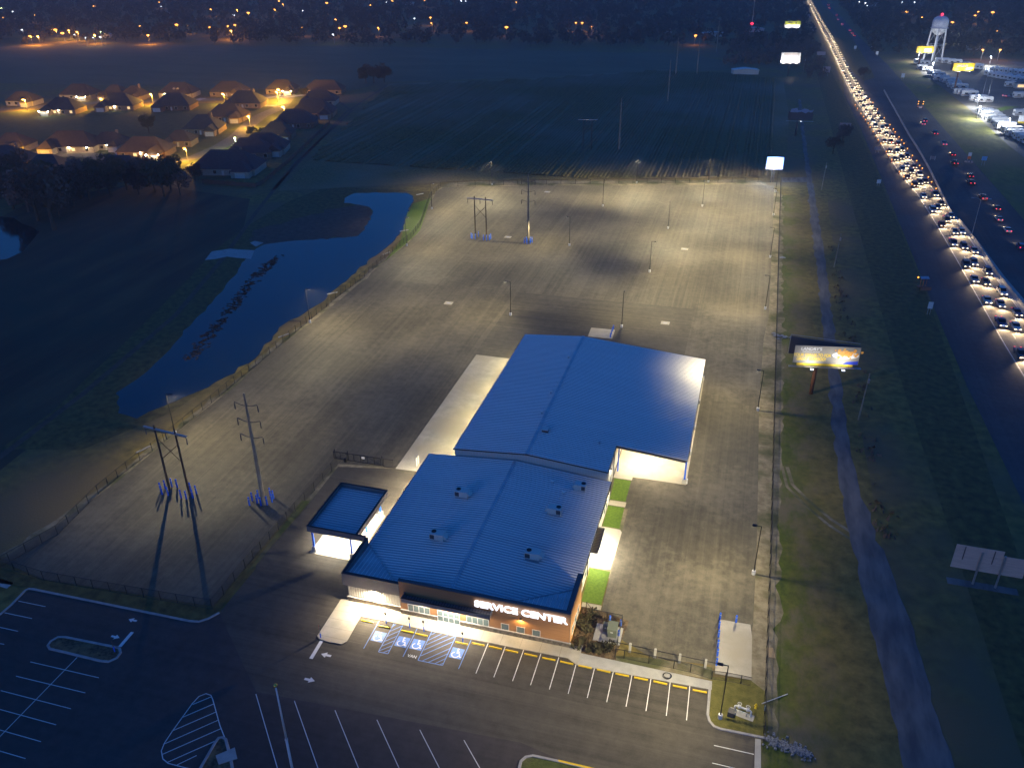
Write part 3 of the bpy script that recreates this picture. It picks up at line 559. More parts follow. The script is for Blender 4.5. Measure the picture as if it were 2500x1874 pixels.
# wood front: boards laid one above another, each slightly proud
bpart('wall', MB().bx(-44.5, -17.4, 90.03, 90.45, 0, 6.66), trim_dark)
wf = link('wood_cladding', None, sc_b)
me = None; z = 1.0
brd = MB().add([(-8.5, -.030, 0), (18.6, -.030, 0), (18.6, -.012, .205), (-8.5, -.012, .205), (-8.5, 0, 0), (18.6, 0, 0), (18.6, 0, .205), (-8.5, 0, .205)], [(0, 1, 2, 3), (0, 1, 5, 4), (3, 2, 6, 7), (1, 2, 6, 5), (0, 3, 7, 4)]).mesh('siding_board', wood_m)
while z < 6.5:
    link('siding_board', brd, wf, (0, .03, z)); z += .213
# parapet returns on the right: tall wood-faced end wing
bpart('parapet_wing', MB().bx(-18.05, -17.42, 90.46, 98.8, 0, 6.72), mat('wing_wood', (.38, .19, .08), (.46, .24, .105), 1.0, .6, stretch=(1, .15, 7)))
bpart('coping', MB().bx(-44.62, -17.3, 89.96, 90.56, 6.70, 6.78).bx(-18.12, -17.34, 90.58, 98.9, 6.74, 6.80), trim_dark)
# grey fascia box on the left and its return
bpart('fascia', MB().bx(-54.2, -44.55, 90.0, 90.40, 3.58, 5.98).bx(-54.2, -53.72, 90.42, 99.0, 3.58, 5.98).bx(-53.7, -44.56, 90.41, 90.6, 3.6, 5.97), fascia_m)
bpart('fascia_cap', MB().bx(-54.26, -44.5, 89.96, 90.46, 5.985, 6.04).bx(-54.26, -53.66, 90.48, 99.05, 5.985, 6.04), black_m)
# roof
roof = bpart('roof', MB().profile([(XL, ze_l - .12), (XRt, ZR - .12), (XR, ze_r - .12), (XR, ze_r - .02), (XRt, ZR - .02), (XL, ze_l - .02)], 90.6, YB), roof_m)
def roof_panels_at(roof, off, x_r, z_r, x_e, y0, y1, wd=.61): roof_panels(roof, x_r - off[0], z_r - off[2], x_e - off[0], y0 - off[1], y1 - off[1], wd)
roof_panels_at(roof, B0, XRt - .05, ZR, XL - .06, 90.62, YB - .02); roof_panels_at(roof, B0, XRt + .05, ZR, XR + .08, 90.62, YB - .02)
bpart('ridge_cap', MB().profile([(XRt - .34, ZR + .03), (XRt, ZR + .135), (XRt + .34, ZR + .03), (XRt + .34, ZR + .11), (XRt, ZR + .165), (XRt - .34, ZR + .11)], 90.62, YB - .05), roof_m, roof)
bpart('gutter', MB().bx(XL - .2, XL - .07, 99.1, YB, ze_l - .2, ze_l - .02).bx(XR + .1, XR + .24, 98.9, YB, ze_r - .2, ze_r - .03), black_m, roof)
bpart('downspout', MB().bx(-17.98, -17.86, 127.25, 127.37, .1, ze_r - .1), trim_dark); bpart('downspout', MB().bx(-17.98, -17.86, 106.3, 106.42, .1, ze_r - .1), trim_dark)
# crickets behind the parapets, seams running front to back
def cricket(A, Bp, Cp, n, name):
    """triangle A (rear), Bp (outer front corner), Cp (inner front)"""
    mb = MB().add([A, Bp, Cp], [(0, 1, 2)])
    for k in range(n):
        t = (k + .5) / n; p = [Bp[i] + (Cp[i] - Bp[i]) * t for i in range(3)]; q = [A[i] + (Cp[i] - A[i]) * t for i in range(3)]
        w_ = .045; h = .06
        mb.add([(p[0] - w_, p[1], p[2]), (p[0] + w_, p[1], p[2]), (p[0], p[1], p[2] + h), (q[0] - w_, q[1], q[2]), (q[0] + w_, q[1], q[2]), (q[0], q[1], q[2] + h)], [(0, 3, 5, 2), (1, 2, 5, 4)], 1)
    bpart(name, mb, [roof_m, seam_sheen_m], roof)
    d = Vector(Cp) - Vector(A); bpart('valley_flashing', MB().cyl(Vector(A) + Vector((0, 0, .03)), Vector(Cp) + Vector((0, 0, .03)), .09, n=6), roof_m, roof)
zl = lambda x: ZR - abs(x - XRt) * SL + .14
cricket((-53.68, 99.0, zl(-53.68)), (-53.68, 90.64, zl(-45.2) + .05), (-45.2, 90.64, zl(-45.2)), 13, 'roof_cricket')
cricket((-18.1, 97.6, zl(-18.1)), (-18.1, 90.64, zl(-28) + .05), (-28, 90.64, zl(-28)), 15, 'roof_cricket')
# entrance canopy
cn = bpart('entrance_canopy', MB().bx(-43.6, -29.3, 88.45, 88.56, 3.95, 4.75).bx(-43.6, -43.48, 88.57, 89.98, 3.95, 4.75).bx(-29.42, -29.3, 88.57, 89.98, 3.95, 4.75).bx(-43.47, -29.43, 88.57, 89.98, 4.0, 4.12), fascia_m)
mb = MB()
for x in np.arange(-43.2, -29.5, .45): mb.bx(x, x + .05, 88.6, 89.97, 4.125, 4.18)
bpart('canopy_seams', mb, black_m, cn)
bpart('canopy_trim', MB().bx(-43.65, -29.25, 88.40, 88.60, 4.753, 4.80), black_m, cn)
# windows and door
def window(x0, x1, z0, z1, y, nx, nz=1, name='window', fr=frame_m):
    wd = bpart(name, MB().bx(x0, x1, y - .03, y - .005, z0, z1), glass_m)
    dx = (x1 - x0) / nx; dz = (z1 - z0) / nz; me_ = MB().bx(0, dx - .08, -.012, 0, 0, dz - .08).mesh('pane', glass_m)
    for i in range(nx):
        for k in range(nz): link('pane', me_, wd, (x0 + i * dx + .04 - B0[0], y - .032 - B0[1], z0 + k * dz + .04))
    mb = MB()
    for i in range(nx + 1): mb.bx(x0 + i * dx - .04, x0 + i * dx + .04, y - .09, y - .031, z0 - .05, z1 + .05)
    for k in range(nz + 1): mb.bx(x0, x1, y - .086, y - .033, z0 + k * dz - .04, z0 + k * dz + .04)
    bpart('frame', mb, fr, wd); return wd
window(-43.2, -39.6, .97, 2.35, 90.0, 4); window(-33.55, -30.0, 1.02, 2.4, 90.0, 4)
for x in (-28.0, -25.55, -23.1): window(x, x + 1.2, 1.03, 2.25, 90.0, 1)
window(-38.3, -34.72, .15, 2.3, 90.0, 4, 2, 'entrance_door', white_m)
def side_window(y0, y1, z0, z1, x=-17.98, name='window'):
    wd = bpart(name, MB().bx(x, x + .03, y0, y1, z0, z1), glass_m); bpart('frame', MB().bx(x, x + .06, y0 - .08, y0, z0 - .08, z1 + .08).bx(x, x + .06, y1, y1 + .08, z0 - .08, z1 + .08).bx(x, x + .06, y0, y1, z0 - .08, z0).bx(x, x + .06, y0, y1, z1, z1 + .08), white_m, wd)
for y in (91.6, 93.6, 95.6): side_window(y, y + 1.2, 1.1, 2.5, -17.40)
for y in (101.2, 104.2, 121.3, 123.6): side_window(y, y + 1.2, 1.0, 2.3)
side_window(126.7, 127.2, .15, 2.2, name='side_door'); side_window(110.4, 112.4, .15, 2.4, name='side_door')
# lit letters
sg = link('sign', None, sc_b)
font_w = text_mesh('SERVICE CENTER', 1.0, bold=.015); xs = [v.co.x for v in font_w.vertices]; base_w = max(xs) - min(xs); bpy.data.meshes.remove(font_w)
SZ = 1.72; txt = 'SERVICE CENTER'; x = 0; adv = {}
def adv_w(s): 
    me = text_mesh(s + 'I', 1.0, align='LEFT'); v = max(q.co.x for q in me.vertices); bpy.data.meshes.remove(me); return v
one = adv_w(''); total = adv_w(txt) - one; kx = 14.35 / (total * SZ)
for i, ch in enumerate(txt):
    if ch == ' ': continue
    me = text_mesh(ch, SZ, .06, 'LEFT', bold=.05, width=kx); me.materials.append(letter_e)
    o = link('sign_letter', me, sg, (-32.15 + (adv_w(txt[:i]) - one) * SZ * kx - B0[0], 89.78 - B0[1], 4.83)); o.rotation_euler = (math.pi / 2, 0, 0)
bpart('sign_raceway', MB().bx(-32.2, -17.9, 89.86, 89.96, 5.3, 5.5), wood_m, sg)
d = light('AREA', 'sign_glow', 26, (.55, .68, 1), shape='RECTANGLE', size=14, size_y=.8); put_light('sign_glow', d, sg, (-25.0 - B0[0], 89.6 - B0[1], 5.4), (math.radians(90), 0, 0))
# wall lamps
def wall_lamp(x, y, z, dirx, diry, power, color, parent=None, off=B0):
    wl = bpart('wall_lamp', MB().box((x + dirx * .14, y + diry * .14, z), (.32 if dirx == 0 else .28, .28 if dirx == 0 else .32, .16)), bronze, parent, off=off)
    bpart('lens', MB().box((x + dirx * .16, y + diry * .16, z - .10), (.24, .2, .03)), wall_e, wl, off=off)
    d = light('SPOT', 'wall_pack_%d_%d' % (power, int(color[2] * 100)), power, color, spot_size=math.radians(168), spot_blend=.4, shadow_soft_size=.12)
    put_light('wall_pack_light', d, wl, (x + dirx * .34 - off[0], y + diry * .34 - off[1], z - .2), (math.radians(18) * -diry * -1 if diry else 0, math.radians(18) * -dirx, 0))
wall_lamp(-48.9, 90.32, 3.45, 0, -1, 2200, (1, .83, .58)); wall_lamp(-24.9, 89.95, 4.0, 0, -1, 120, (1, .66, .26))
for x, p in ((-40.5, 260), (-36.5, 700), (-34.2, 420), (-31.5, 200)):
    bpart('canopy_downlight', MB().box((x, 89.3, 3.97), (.25, .25, .05)), wall_e, cn)
    d = light('SPOT', 'canopy_%d' % p, p, (1, .88, .68), spot_size=math.radians(166), spot_blend=.5, shadow_soft_size=.15); put_light('downlight', d, cn, (x - B0[0], 89.2 - B0[1], 3.9), (math.radians(-14), 0, 0))
# side awning over door
aw = bpart('side_awning', MB().bx(-17.95, -16.75, 108.5, 115.6, 2.95, 3.05), mat('awning_brown', (.11, .09, .06), rough=.5))
mb = MB()
for y in np.arange(108.7, 115.5, .42): mb.bx(-17.94, -16.78, y, y + .06, 3.053, 3.12)
bpart('awning_seams', mb, trim_dark, aw); bpart('awning_fascia', MB().bx(-16.745, -16.65, 108.45, 115.65, 2.78, 3.14).bx(-17.95, -16.75, 108.40, 108.49, 2.78, 3.14).bx(-17.95, -16.75, 115.61, 115.70, 2.78, 3.14), frame_m, aw)
for y in (110, 112, 114): bpart('awning_light', MB().box((-17.4, y, 2.93), (.25, .25, .04)), wall_e, aw); put_light('awning_lamp', light('SPOT', 'awning', 420, (1, .92, .78), spot_size=math.radians(165), spot_blend=.6, shadow_soft_size=.15), aw, (-17.0 - B0[0], y - B0[1], 2.86), (0, math.radians(-22), 0))
for y in (104, 114, 123): wall_lamp(-53.62, y, 3.9, -1, 0, 1700, (1, .86, .60))  # unseen west-wall lamps, presumed and added to brighten the drive
wall_lamp(-17.98, 124.9, 3.6, 1, 0, 130, (1, .86, .6)); wall_lamp(-17.98, 107.0, 3.8, 1, 0, 160, (1, .90, .7)); wall_lamp(-17.98, 117.2, 3.8, 1, 0, 160, (1, .90, .7))
# ================================================================ WAREHOUSE (rear building)
wh = thing('warehouse', 'large rear warehouse with ribbed metal roof and open covered bay at its right corner', 'building', (-34, 128, 0)); W0 = Vector((-34, 128, 0))
WX0, WXR, WXM, WX1 = -48.6, -34.1, -18.6, -4.9; WZ = 7.65; WY0, WYM, WY1 = 127.7, 137.1, 181.1
zw = lambda x: WZ - abs(x - WXR) * SL
def wpart(name, mb, m, parent=None): return bpart(name, mb, m, parent or wh, off=W0)
mb = MB().bx(WX0 + .1, WX0 + .3, WY0 + .1, WY1 - .1, 0, zw(WX0) - .1)
# front gable wall: ribbed sheets following the slope
pts = [(WX0 + .1, 0), (WXM - .1, 0), (WXM - .1, zw(WXM) - .12), (WXR, WZ - .12), (WX0 + .1, zw(WX0) - .12)]
mb.profile(pts, WY0 + .08, WY0 + .25); mb.profile([(WX0 + .1, 0), (WX1 - .1, 0), (WX1 - .1, zw(WX1) - .12), (WXR, WZ - .12), (WX0 + .1, zw(WX0) - .12)], WY1 - .3, WY1 - .1)
mb.bx(WXM - .3, WXM - .1, WY0 + .25, WY1 - .3, 0, zw(WXM) - .12); wpart('wall', mb, wall_m)
rib = MB()
for x in np.arange(WX0 + .3, WXM - .2, .305): rib.bx(x, x + .07, WY0 + .045, WY0 + .079, 0, zw(x) - .14)
for y in np.arange(WY0 + .3, WYM - .1, .305): rib.bx(WXM - .099, WXM - .065, y, y + .07, 0, zw(WXM) - .14)
o = wpart('wall_ribs', rib, mat('pale_ribs', (.60, .60, .60), rough=.45)); o['kind'] = 'stuff'
wroof = wpart('roof', MB().profile([(WX0, zw(WX0) - .12), (WXR, WZ - .12), (WXM, zw(WXM) - .12), (WXM, zw(WXM) - .02), (WXR, WZ - .02), (WX0, zw(WX0) - .02)], WY0, WY1).profile([(WXM + .005, zw(WXM) - .12), (WX1, zw(WX1) - .12), (WX1, zw(WX1) - .02), (WXM + .005, zw(WXM) - .02)], WYM, WY1), roof_m)
roof_panels_at(wroof, W0, WXR - .05, WZ, WX0 - .06, WY0 + .02, WY1 - .02)
roof_panels_at(wroof, W0, WXR + .05, WZ, WXM + .05, WY0 + .02, WYM - .01); roof_panels_at(wroof, W0, WXR + .05, WZ, WX1 + .08, WYM, WY1 - .02)
wpart('ridge_cap', MB().profile([(WXR - .34, WZ + .03), (WXR, WZ + .135), (WXR + .34, WZ + .03), (WXR + .34, WZ + .11), (WXR, WZ + .165), (WXR - .34, WZ + .11)], WY0, WY1), roof_m, wroof)
wpart('gable_trim', MB().add([(WX0 - .1, WY0 - .06, zw(WX0) + .08), (WXR, WY0 - .06, WZ + .09), (WXM + .06, WY0 - .06, zw(WXM) + .08), (WXM + .06, WY0 - .06, zw(WXM) - .18), (WXR, WY0 - .06, WZ - .17), (WX0 - .1, WY0 - .06, zw(WX0) - .18)], [(0, 1, 4, 5), (1, 2, 3, 4)]).bx(WX0 - .22, WX0 - .07, WY0, WY1, zw(WX0) - .2, zw(WX0) - .02).bx(WXM + .06, WXM + .16, WY0, WYM, zw(WXM) - .2, zw(WXM) + .0).bx(WX1 + .09, WX1 + .22, WYM - .05, WY1, zw(WX1) - .22, zw(WX1) + .02), black_m, wroof)
# covered bay: soffit beam, columns, back wall
wpart('bay_fascia', MB().add([(WXM, WYM - .05, zw(WXM) - .02), (WX1, WYM - .05, zw(WX1) - .02), (WX1, WYM - .05, zw(WX1) - .55), (WXM, WYM - .05, zw(WXM) - .55), (WXM, WYM + .12, zw(WXM) - .02), (WX1, WYM + .12, zw(WX1) - .02), (WX1, WYM + .12, zw(WX1) - .55), (WXM, WYM + .12, zw(WXM) - .55)], [(0, 1, 2, 3), (7, 6, 5, 4), (3, 2, 6, 7)]), trim_dark)
wpart('bay_back_wall', MB().bx(WXM, WX1 - .1, 158, 158.2, 0, 5.1), wall_m)
for y in (WYM + .05, 147.5, 157.6, 169, 180.5):
    c = wpart('bay_column', MB().bx(-5.15, -4.85, y - .15, y + .15, .8, 4.95), blue_m); wpart('column_base', MB().bx(-5.4, -4.6, y - .4, y + .4, .09, .95), conc_grey, c)
for y in (WYM + .6, 147.5): c = wpart('bay_column', MB().bx(-18.2, -17.95, y - .12, y + .12, .1, 5.9), blue_m)
wpart('downspout', MB().bx(WXM - .08, WXM + .04, 135.6, 135.72, .1, 6.1), trim_dark)
for y in (129.6, 132.0): 
    wpart('window', MB().bx(WXM - .06, WXM - .03, y, y + 1.1, 1.0, 2.4), glass_m)
for (x, y, p) in ((-14.5, 140.6, 900), (-9, 140.6, 450), (-13.5, 147, 900), (-8, 152, 500)):
    d = light('SPOT', 'bay_%d' % p, p, (1, .86, .62), spot_size=math.radians(160), spot_blend=.5, shadow_soft_size=.25); put_light('bay_lamp', d, wpart('bay_fixture', MB().box((x, y, 5.0), (1.0, .25, .1)), wall_e), (x - W0[0], y - W0[1], 4.85))
for y in (137, 150, 163, 176): wall_lamp(WX0 + .1, y, 5.2, -1, 0, 1000, (1, .86, .48), wh, W0)
wall_lamp(-33, WY1 - .1, 5.2, 0, 1, 700, (1, .86, .55), wh, W0); wall_lamp(WXM - .02, 131.2, 4.8, 1, 0, 160, (1, .86, .6), wh, W0)
for p in ((-18.0, 137.9), (-15, 138.2)): pass
# ================================================================ DRIVE-THROUGH CANOPY
dc = thing('drive_through_canopy', 'flat blue-roofed drive-through canopy on blue columns beside the service building', 'canopy', (-60.5, 106, 0)); D0 = Vector((-60.5, 106, 0))
def dpart(name, mb, m, parent=None): return bpart(name, mb, m, parent or dc, off=D0)
X0, X1, Y0, Y1 = -65.2, -55.9, 99.2, 112.4
dpart('fascia', MB().bx(X0, X1 + 1.6, Y0, Y0 + .25, 4.8, 5.95).bx(X0, X0 + .25, Y0 + .26, Y1 - .26, 4.8, 5.95).bx(X0, X1, Y1 - .25, Y1, 4.8, 5.95).bx(X1 - .25, X1, Y0 + .26, Y1 - .26, 4.8, 5.95), fascia_m)
dpart('fascia_cap', MB().bx(X0 - .04, X1 + 1.6, Y0 - .04, Y0 + .3, 5.955, 6.01).bx(X0 - .04, X0 + .3, Y0 + .31, Y1 - .31, 5.955, 6.01).bx(X0 - .04, X1 + .04, Y1 - .3, Y1 + .04, 5.955, 6.01).bx(X1 - .3, X1 + .04, Y0 + .31, Y1 - .31, 5.955, 6.01), black_m)
cr = dpart('roof', MB().bx(X0 + .26, X1 - .26, Y0 + .27, Y1 - .27, 5.15, 5.28), roof_m)
n = 20; wd = (Y1 - Y0 - .7) / n
me = MB().bx(0, X1 - X0 - .9, .01, wd - .01, 0, .03).add([(0, 0, .03), (X1 - X0 - .9, 0, .03), (X1 - X0 - .9, .09, .03), (0, .09, .03), (0, .02, .12), (X1 - X0 - .9, .02, .12), (X1 - X0 - .9, .07, .12), (0, .07, .12)], [(4, 5, 6, 7), (0, 1, 5, 4), (2, 3, 7, 6)], 1).mesh('roof_panel', [roof_m, seam_sheen_m])
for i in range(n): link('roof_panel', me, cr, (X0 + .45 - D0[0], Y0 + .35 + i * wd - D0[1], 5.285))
dpart('ceiling', MB().bx(X0 + .27, X1 - .27, Y0 + .28, Y1 - .28, 5.03, 5.1), white_m)
for x in (-64.75, -57.6):
    for y in (100.0, 106, 112.0):
        c = dpart('column', MB().bx(x - .14, x + .14, y - .14, y + .14, .9, 5.0), blue_m); dpart('column_base', MB().bx(x - .35, x + .35, y - .35, y + .35, .07, 1.15), conc_grey, c)
for x in (-62.8, -59.5):
    for y in (101.8, 105, 108.5): f = dpart('ceiling_light', MB().box((x, y, 5.02), (.5, .5, .02)), wall_e); put_light('ceiling_lamp', light('SPOT', 'canopy_led', 900, (1, .92, .76), spot_size=math.radians(120), spot_blend=.35, shadow_soft_size=.3), f, (x - D0[0], y - D0[1], 4.95))
# ================================================================ ROOFTOP UNITS
def hvac(x, y, z, label, fan=-1, hood=1, s=1.0):
    t = thing('rooftop_unit', label, 'air conditioner', (x, y, z), 0, 'air conditioning units on the front roof')
    part(t, 'cabinet', MB().bx(-1.2*s, 1.2*s, -.75, .75, .3, 1.45), grey_m); part(t, 'curb', MB().bx(-1.1*s, 1.1*s, -.7, .7, -.15, .297), galv)
    part(t, 'fan', MB().lathe([(.42, 0), (.42, .04), (.38, .04), (.36, -.02), (.1, -.02), (.1, .05)], (fan * .65 * s, .1, 1.455), 16), black_m)
    part(t, 'coil_grille', MB().bx(*((-1.12*s, -.35*s) if fan < 0 else (.35*s, 1.12*s)), -.77, -.752, .45, 1.3), trim_dark)
    part(t, 'intake_hood', MB().add([(hood*1.202*s, -.6, 1.3), (hood*1.202*s, .6, 1.3), (hood*1.75*s, .6, .75), (hood*1.75*s, -.6, .75), (hood*1.202*s, -.6, .55), (hood*1.202*s, .6, .55)], [(0, 1, 2, 3), (0, 3, 4), (1, 5, 2), (2, 5, 4, 3)]), grey_m)
    return t
zf = lambda x: ZR - abs(x - XRt) * SL
hvac(-42.5, 114.6, zf(-42.5) + .12, 'grey rooftop unit on left slope of front roof, nearer the warehouse')
hvac(-42.6, 102.3, zf(-42.6) + .12, 'grey rooftop unit on left slope of front roof, nearer the parking')
hvac(-22.7, 122.9, zf(-22.7) + .12, 'small grey rooftop unit beside the warehouse wall at right rear of front roof', 1, -1, .85)
hvac(-25.5, 114.6, zf(-25.5) + .12, 'grey rooftop unit midway along right slope of front roof', 1, -1, 1)
hvac(-26.2, 102.2, zf(-26.2) + .12, 'rooftop unit with open white hood near the lit sign', -1, 1, 1.05)
def vent(x, y, z, label, kind=0):
    t = thing('roof_vent', label, 'vent', (x, y, z), 0, 'roof vents')
    part(t, 'stack', MB().lathe([(.16, -.1), (.16, .45)], n=10), galv); part(t, 'cap', MB().lathe([(.34, .42), (.36, .5), (.22, .72), (.05, .8)] if kind == 0 else [(.26, .45), (.26, .62), (.04, .7)], n=12), white_m if kind == 0 else galv)
for (p, lb, k) in (((-35.09,168.82), 'white roof vent near the ridge at the far end of warehouse roof', 0), ((-35.16,151.75), 'white roof vent left of ridge, upper of the middle pair', 0), ((-35.00,143.03), 'white roof vent left of ridge, lower of the middle pair', 0), ((-21.72,136.08), 'low roof vent near front edge of the warehouse roof', 1), ((-27.97,123.04), 'round vent behind the corner rooftop unit on front roof', 0), ((-25.30,120.50), 'round silver vent between the two right rooftop units', 0)):
    x, y = p; z = (zw(x) if y > 127.8 else zf(x)) + .1; vent(x, y, z, lb, k)
x, y = (-32.66,136.68); t = thing('roof_hatch', 'dark square roof hatch astride the warehouse ridge', 'hatch', (x, y, WZ)); part(t, 'hatch_box', MB().bx(-.6, .6, -.6, .6, -.1, .5), trim_dark); part(t, 'lid', MB().bx(-.68, .68, -.68, .68, .503, .6), grey_m)
# ================================================================ YARD LIGHT POLES
def light_pole(p, face, label, base_h=.75):
    """face: yaw of the lantern arm"""
    t = thing('light_pole', label, 'light pole', (p[0], p[1], 0), face, 'yard light poles')
    if 'base' not in LP:
        LP['base'] = MB().cyl((0, 0, 0), (0, 0, .78), .31, n=14).mesh('pole_base', white_m)
        LP['pole'] = MB().box((0, 0, 5.4), (.17, .17, 9.3), 0, 0, .7).mesh('pole', bronze)
        LP['arm'] = MB().bx(.06, .75, -.04, .04, 9.95, 10.05).mesh('arm', bronze)
        LP['head'] = MB().box((1.05, 0, 10.02), (.75, .42, .14)).bx(.7, 1.4, -.16, .16, 10.095, 10.14).mesh('lantern', bronze)
        LP['lens'] = MB().box((1.07, 0, 9.935), (.6, .34, .02)).mesh('lens', led_e)
    link('pole_base', LP['base'], t); link('pole', LP['pole'], t); a = link('arm', LP['arm'], t); h = link('lantern', LP['head'], t); link('lens', LP['lens'], h)
    put_light('lantern_light', yard_lamp, h, (1.07, 0, 9.86))
LP = {}
E_, S_, W_, N_ = 0, -math.pi / 2, math.pi, math.pi / 2
for p, f, lb in (
    ((-28.27,204.97), N_, 'dark light pole behind the warehouse, right of the small concrete pad'), ((-59.32,204.96), W_, 'dark light pole standing left of the warehouse rear corner on the asphalt seam'),
    ((-26.53,247.49), E_, 'light pole with right-hand lantern in the middle of the far yard'), ((-25.88,291.55), S_, 'light pole with bright front-facing lantern in the far yard'),
    ((-55.85,265.11), W_, 'light pole with left-hand lantern right of the far steel power pole'), ((-53.13,312.20), N_, 'thin light pole near the back fence, between two taller fence lamps'),
    ((-16.33,321.58), S_, 'light pole at the back right of the far yard with a pale lantern'),
    ((-111.05,186.16), E_, 'light pole on the pond-side fence, glowing over the middle of the pond'), ((-111.67,126.66), E_, 'nearest light pole on the pond-side fence, beside the wooden H-frame'),
    ((-109.08,251.33), E_, 'light pole on the pond-side fence where it bends around the grass bank'), ((-115.58,292.58), E_, 'light pole at the far left corner of the yard'),
    ((-103.14,330.48), S_, 'light pole on the back fence with a fan of light, leftmost of three'), ((-45.43,347.95), S_, 'light pole on the back fence with a fan of light, middle of three'), ((-16.67,356.67), S_, 'light pole on the back fence with a fan of light, rightmost of three'),
    ((10.39,348.57), W_, 'farthest light pole on the right fence, below the blue-glowing sign'), ((9.91,316.64), W_, 'second farthest light pole on the right fence'), ((9.34,270.23), W_, 'light pole on the right fence level with the far steel power pole'),
    ((8.57,227.14), W_, 'light pole on the right fence level with the asphalt seam'), ((7.98,169.21), W_, 'light pole on the right fence level with the restaurant billboard'), ((8.69,113.95), W_, 'light pole on the right fence beside the front drive'),
    ((5.17,83.00), W_, 'nearest light pole, on the grass corner by the pipes')): light_pole(p, f, lb)
# ================================================================ POWER LINE STRUCTURES
def h_frame(pa, pb, h, label, leader=0.0):
    c = ((pa[0] + pb[0]) / 2, (pa[1] + pb[1]) / 2); a = math.atan2(pb[1] - pa[1], pb[0] - pa[0]); d = math.dist(pa, pb) / 2
    t = thing('power_pole_frame', label, 'power pole', (c[0], c[1], 0), a, 'wooden H-frame power poles')
    for s in (-1, 1): part(t, 'pole', MB().cyl((s * d, 0, -.2), (s * d, 0, h + .9), .24, .16, 10), pole_wood)
    part(t, 'crossarm', MB().bx(-d - 2.6, d + 2.6, -.16, .16, h - .15, h + .15), galv)
    z0, z1 = h * .52, h * .83
    part(t, 'cross_brace', MB().cyl((-d, -.22, z0), (d, -.22, z1), .07, n=6).cyl((-d, .22, z1), (d, .22, z0), .07, n=6), pole_wood)
    for x in (-d - 2.4, 0, d + 2.4): part(t, 'insulator', MB().lathe([(.05, -1.7)] + [q for k in range(6) for q in ((.12, -1.6 + k * .24), (.05, -1.48 + k * .24))] + [(.05, -.15)], (x, 0, h), 8), trim_dark)
h_frame((-100.38,108.90), (-95.58,108.38), 13.8, 'brown wooden H-frame power pole in the near left yard')
h_frame((-89.32,265.63), (-85.26,265.47), 13.6, 'wooden H-frame power pole in the far yard with cross brace')
h_frame((-79.05,400.62), (-75.23,401.56), 14.0, 'faint H-frame power pole standing in the crop field')
def steel_pole(p, h, label, r=.46):
    t = thing('steel_power_pole', label, 'power pole', (p[0], p[1], 0), 0, 'tall steel power poles')
    part(t, 'shaft', MB().cyl((0, 0, -.1), (0, 0, h), r, r * .36, 12), pole_steel)
    for k in range(3):
        z = h - 2.6 - k * 3.3
        for s in (-1, 1): part(t, 'davit_arm', MB().tube([(0, 0, z), (s * 1.1, 0, z + .12), (s * 2.3, 0, z + .55)], .07, 6), trim_dark)
        for s in (-1, 1): part(t, 'insulator', MB().lathe([(.04, -1.5), (.1, -1.4), (.1, -.3), (.04, -.1)], (s * 2.3, 0, z + .5), 8), trim_dark)
    return t
steel_pole((-80.28,109.60), 24, 'tall weathered steel power pole in the near left yard'); steel_pole((-69.90,263.89), 23.7, 'tall steel power pole in the far yard, right of the H-frame', .42)
steel_pole((-62.03,403.60), 24, 'pale steel power pole in the crop field beside the faint H-frame', .5); steel_pole((-53.93,533.29), 24, 'pale steel power pole at the far right of the crop field', .5)
steel_pole((-60.80,642.80), 24, 'faint distant steel power pole at the field edge, left of two', .5); steel_pole((-46.18,646.09), 24, 'faint distant steel power pole at the field edge, right of two', .5); steel_pole((-40.57,767.90), 24, 'faintest distant steel power pole before the dark woods', .5)
# ================================================================ BLUE BOLLARDS
def bollard(p, label, group, h=1.35, m=blue_m, r=.15):
    k = ('b', h, m.name)
    if k not in LP: LP[k] = (MB().lathe([(r, 0), (r, h - .06), (r * .7, h - .01), (.03, h + .02)], n=12).mesh('post', m), MB().lathe([(r + .003, h * .74), (r + .003, h * .78)], n=12).mesh('reflector', white_m))
    t = thing('bollard', label, 'bollard', (p[0], p[1], 0), 0, group); link('post', LP[k][0], t); link('reflector', LP[k][1], t)
for p in [(-100.85,107.22),(-101.42,109.01),(-99.48,107.21),(-100.58,109.91),(-99.42,109.95),(-101.77,108.13)]: bollard(p, 'blue bollard in the ring around the left leg of the near H-frame', 'blue bollards around the near H-frame', 2.0)
for p in [(-96.63,107.22),(-95.44,107.16),(-96.19,109.65),(-94.47,107.80),(-94.59,109.11)]: bollard(p, 'blue bollard in the ring around the right leg of the near H-frame', 'blue bollards around the near H-frame', 2.0)
for p in [(-83.01,109.97),(-82.76,108.55),(-82.29,110.92),(-81.73,109.57),(-80.66,109.12),(-79.66,109.58),(-80.48,112.18),(-79.18,110.56),(-79.47,111.58)]: bollard(p, 'blue bollard in the ring around the near steel power pole', 'blue bollards around the near steel pole', 2.0)
for p in [(-90.36,264.15),(-89.71,263.41),(-88.65,263.57),(-88.44,266.35)]: bollard(p, 'blue bollard in the ring around the left leg of the far H-frame', 'blue bollards around the far H-frame', 2.0)
for p in [(-85.64,263.27),(-84.57,263.36),(-83.69,263.77),(-83.57,265.00)]: bollard(p, 'blue bollard in the ring around the right leg of the far H-frame', 'blue bollards around the far H-frame', 2.0)
for p in [(-71.21,263.74),(-70.84,264.90),(-70.16,263.31),(-69.20,263.68),(-68.82,265.06),(-69.42,265.50)]: bollard(p, 'blue bollard in the ring around the far steel power pole', 'blue bollards around the far steel pole', 2.0)
for k, p in enumerate([(3.96,101.81),(3.96,99.92),(3.99,98.08),(4.04,96.01),(4.08,94.21),(4.08,92.34)]): bollard(p, ['farthest', 'second', 'third', 'fourth', 'fifth', 'nearest'][k] + ' blue bollard in the line along the left edge of the dumpster pad', 'blue bollards at the dumpster pad', 1.5)
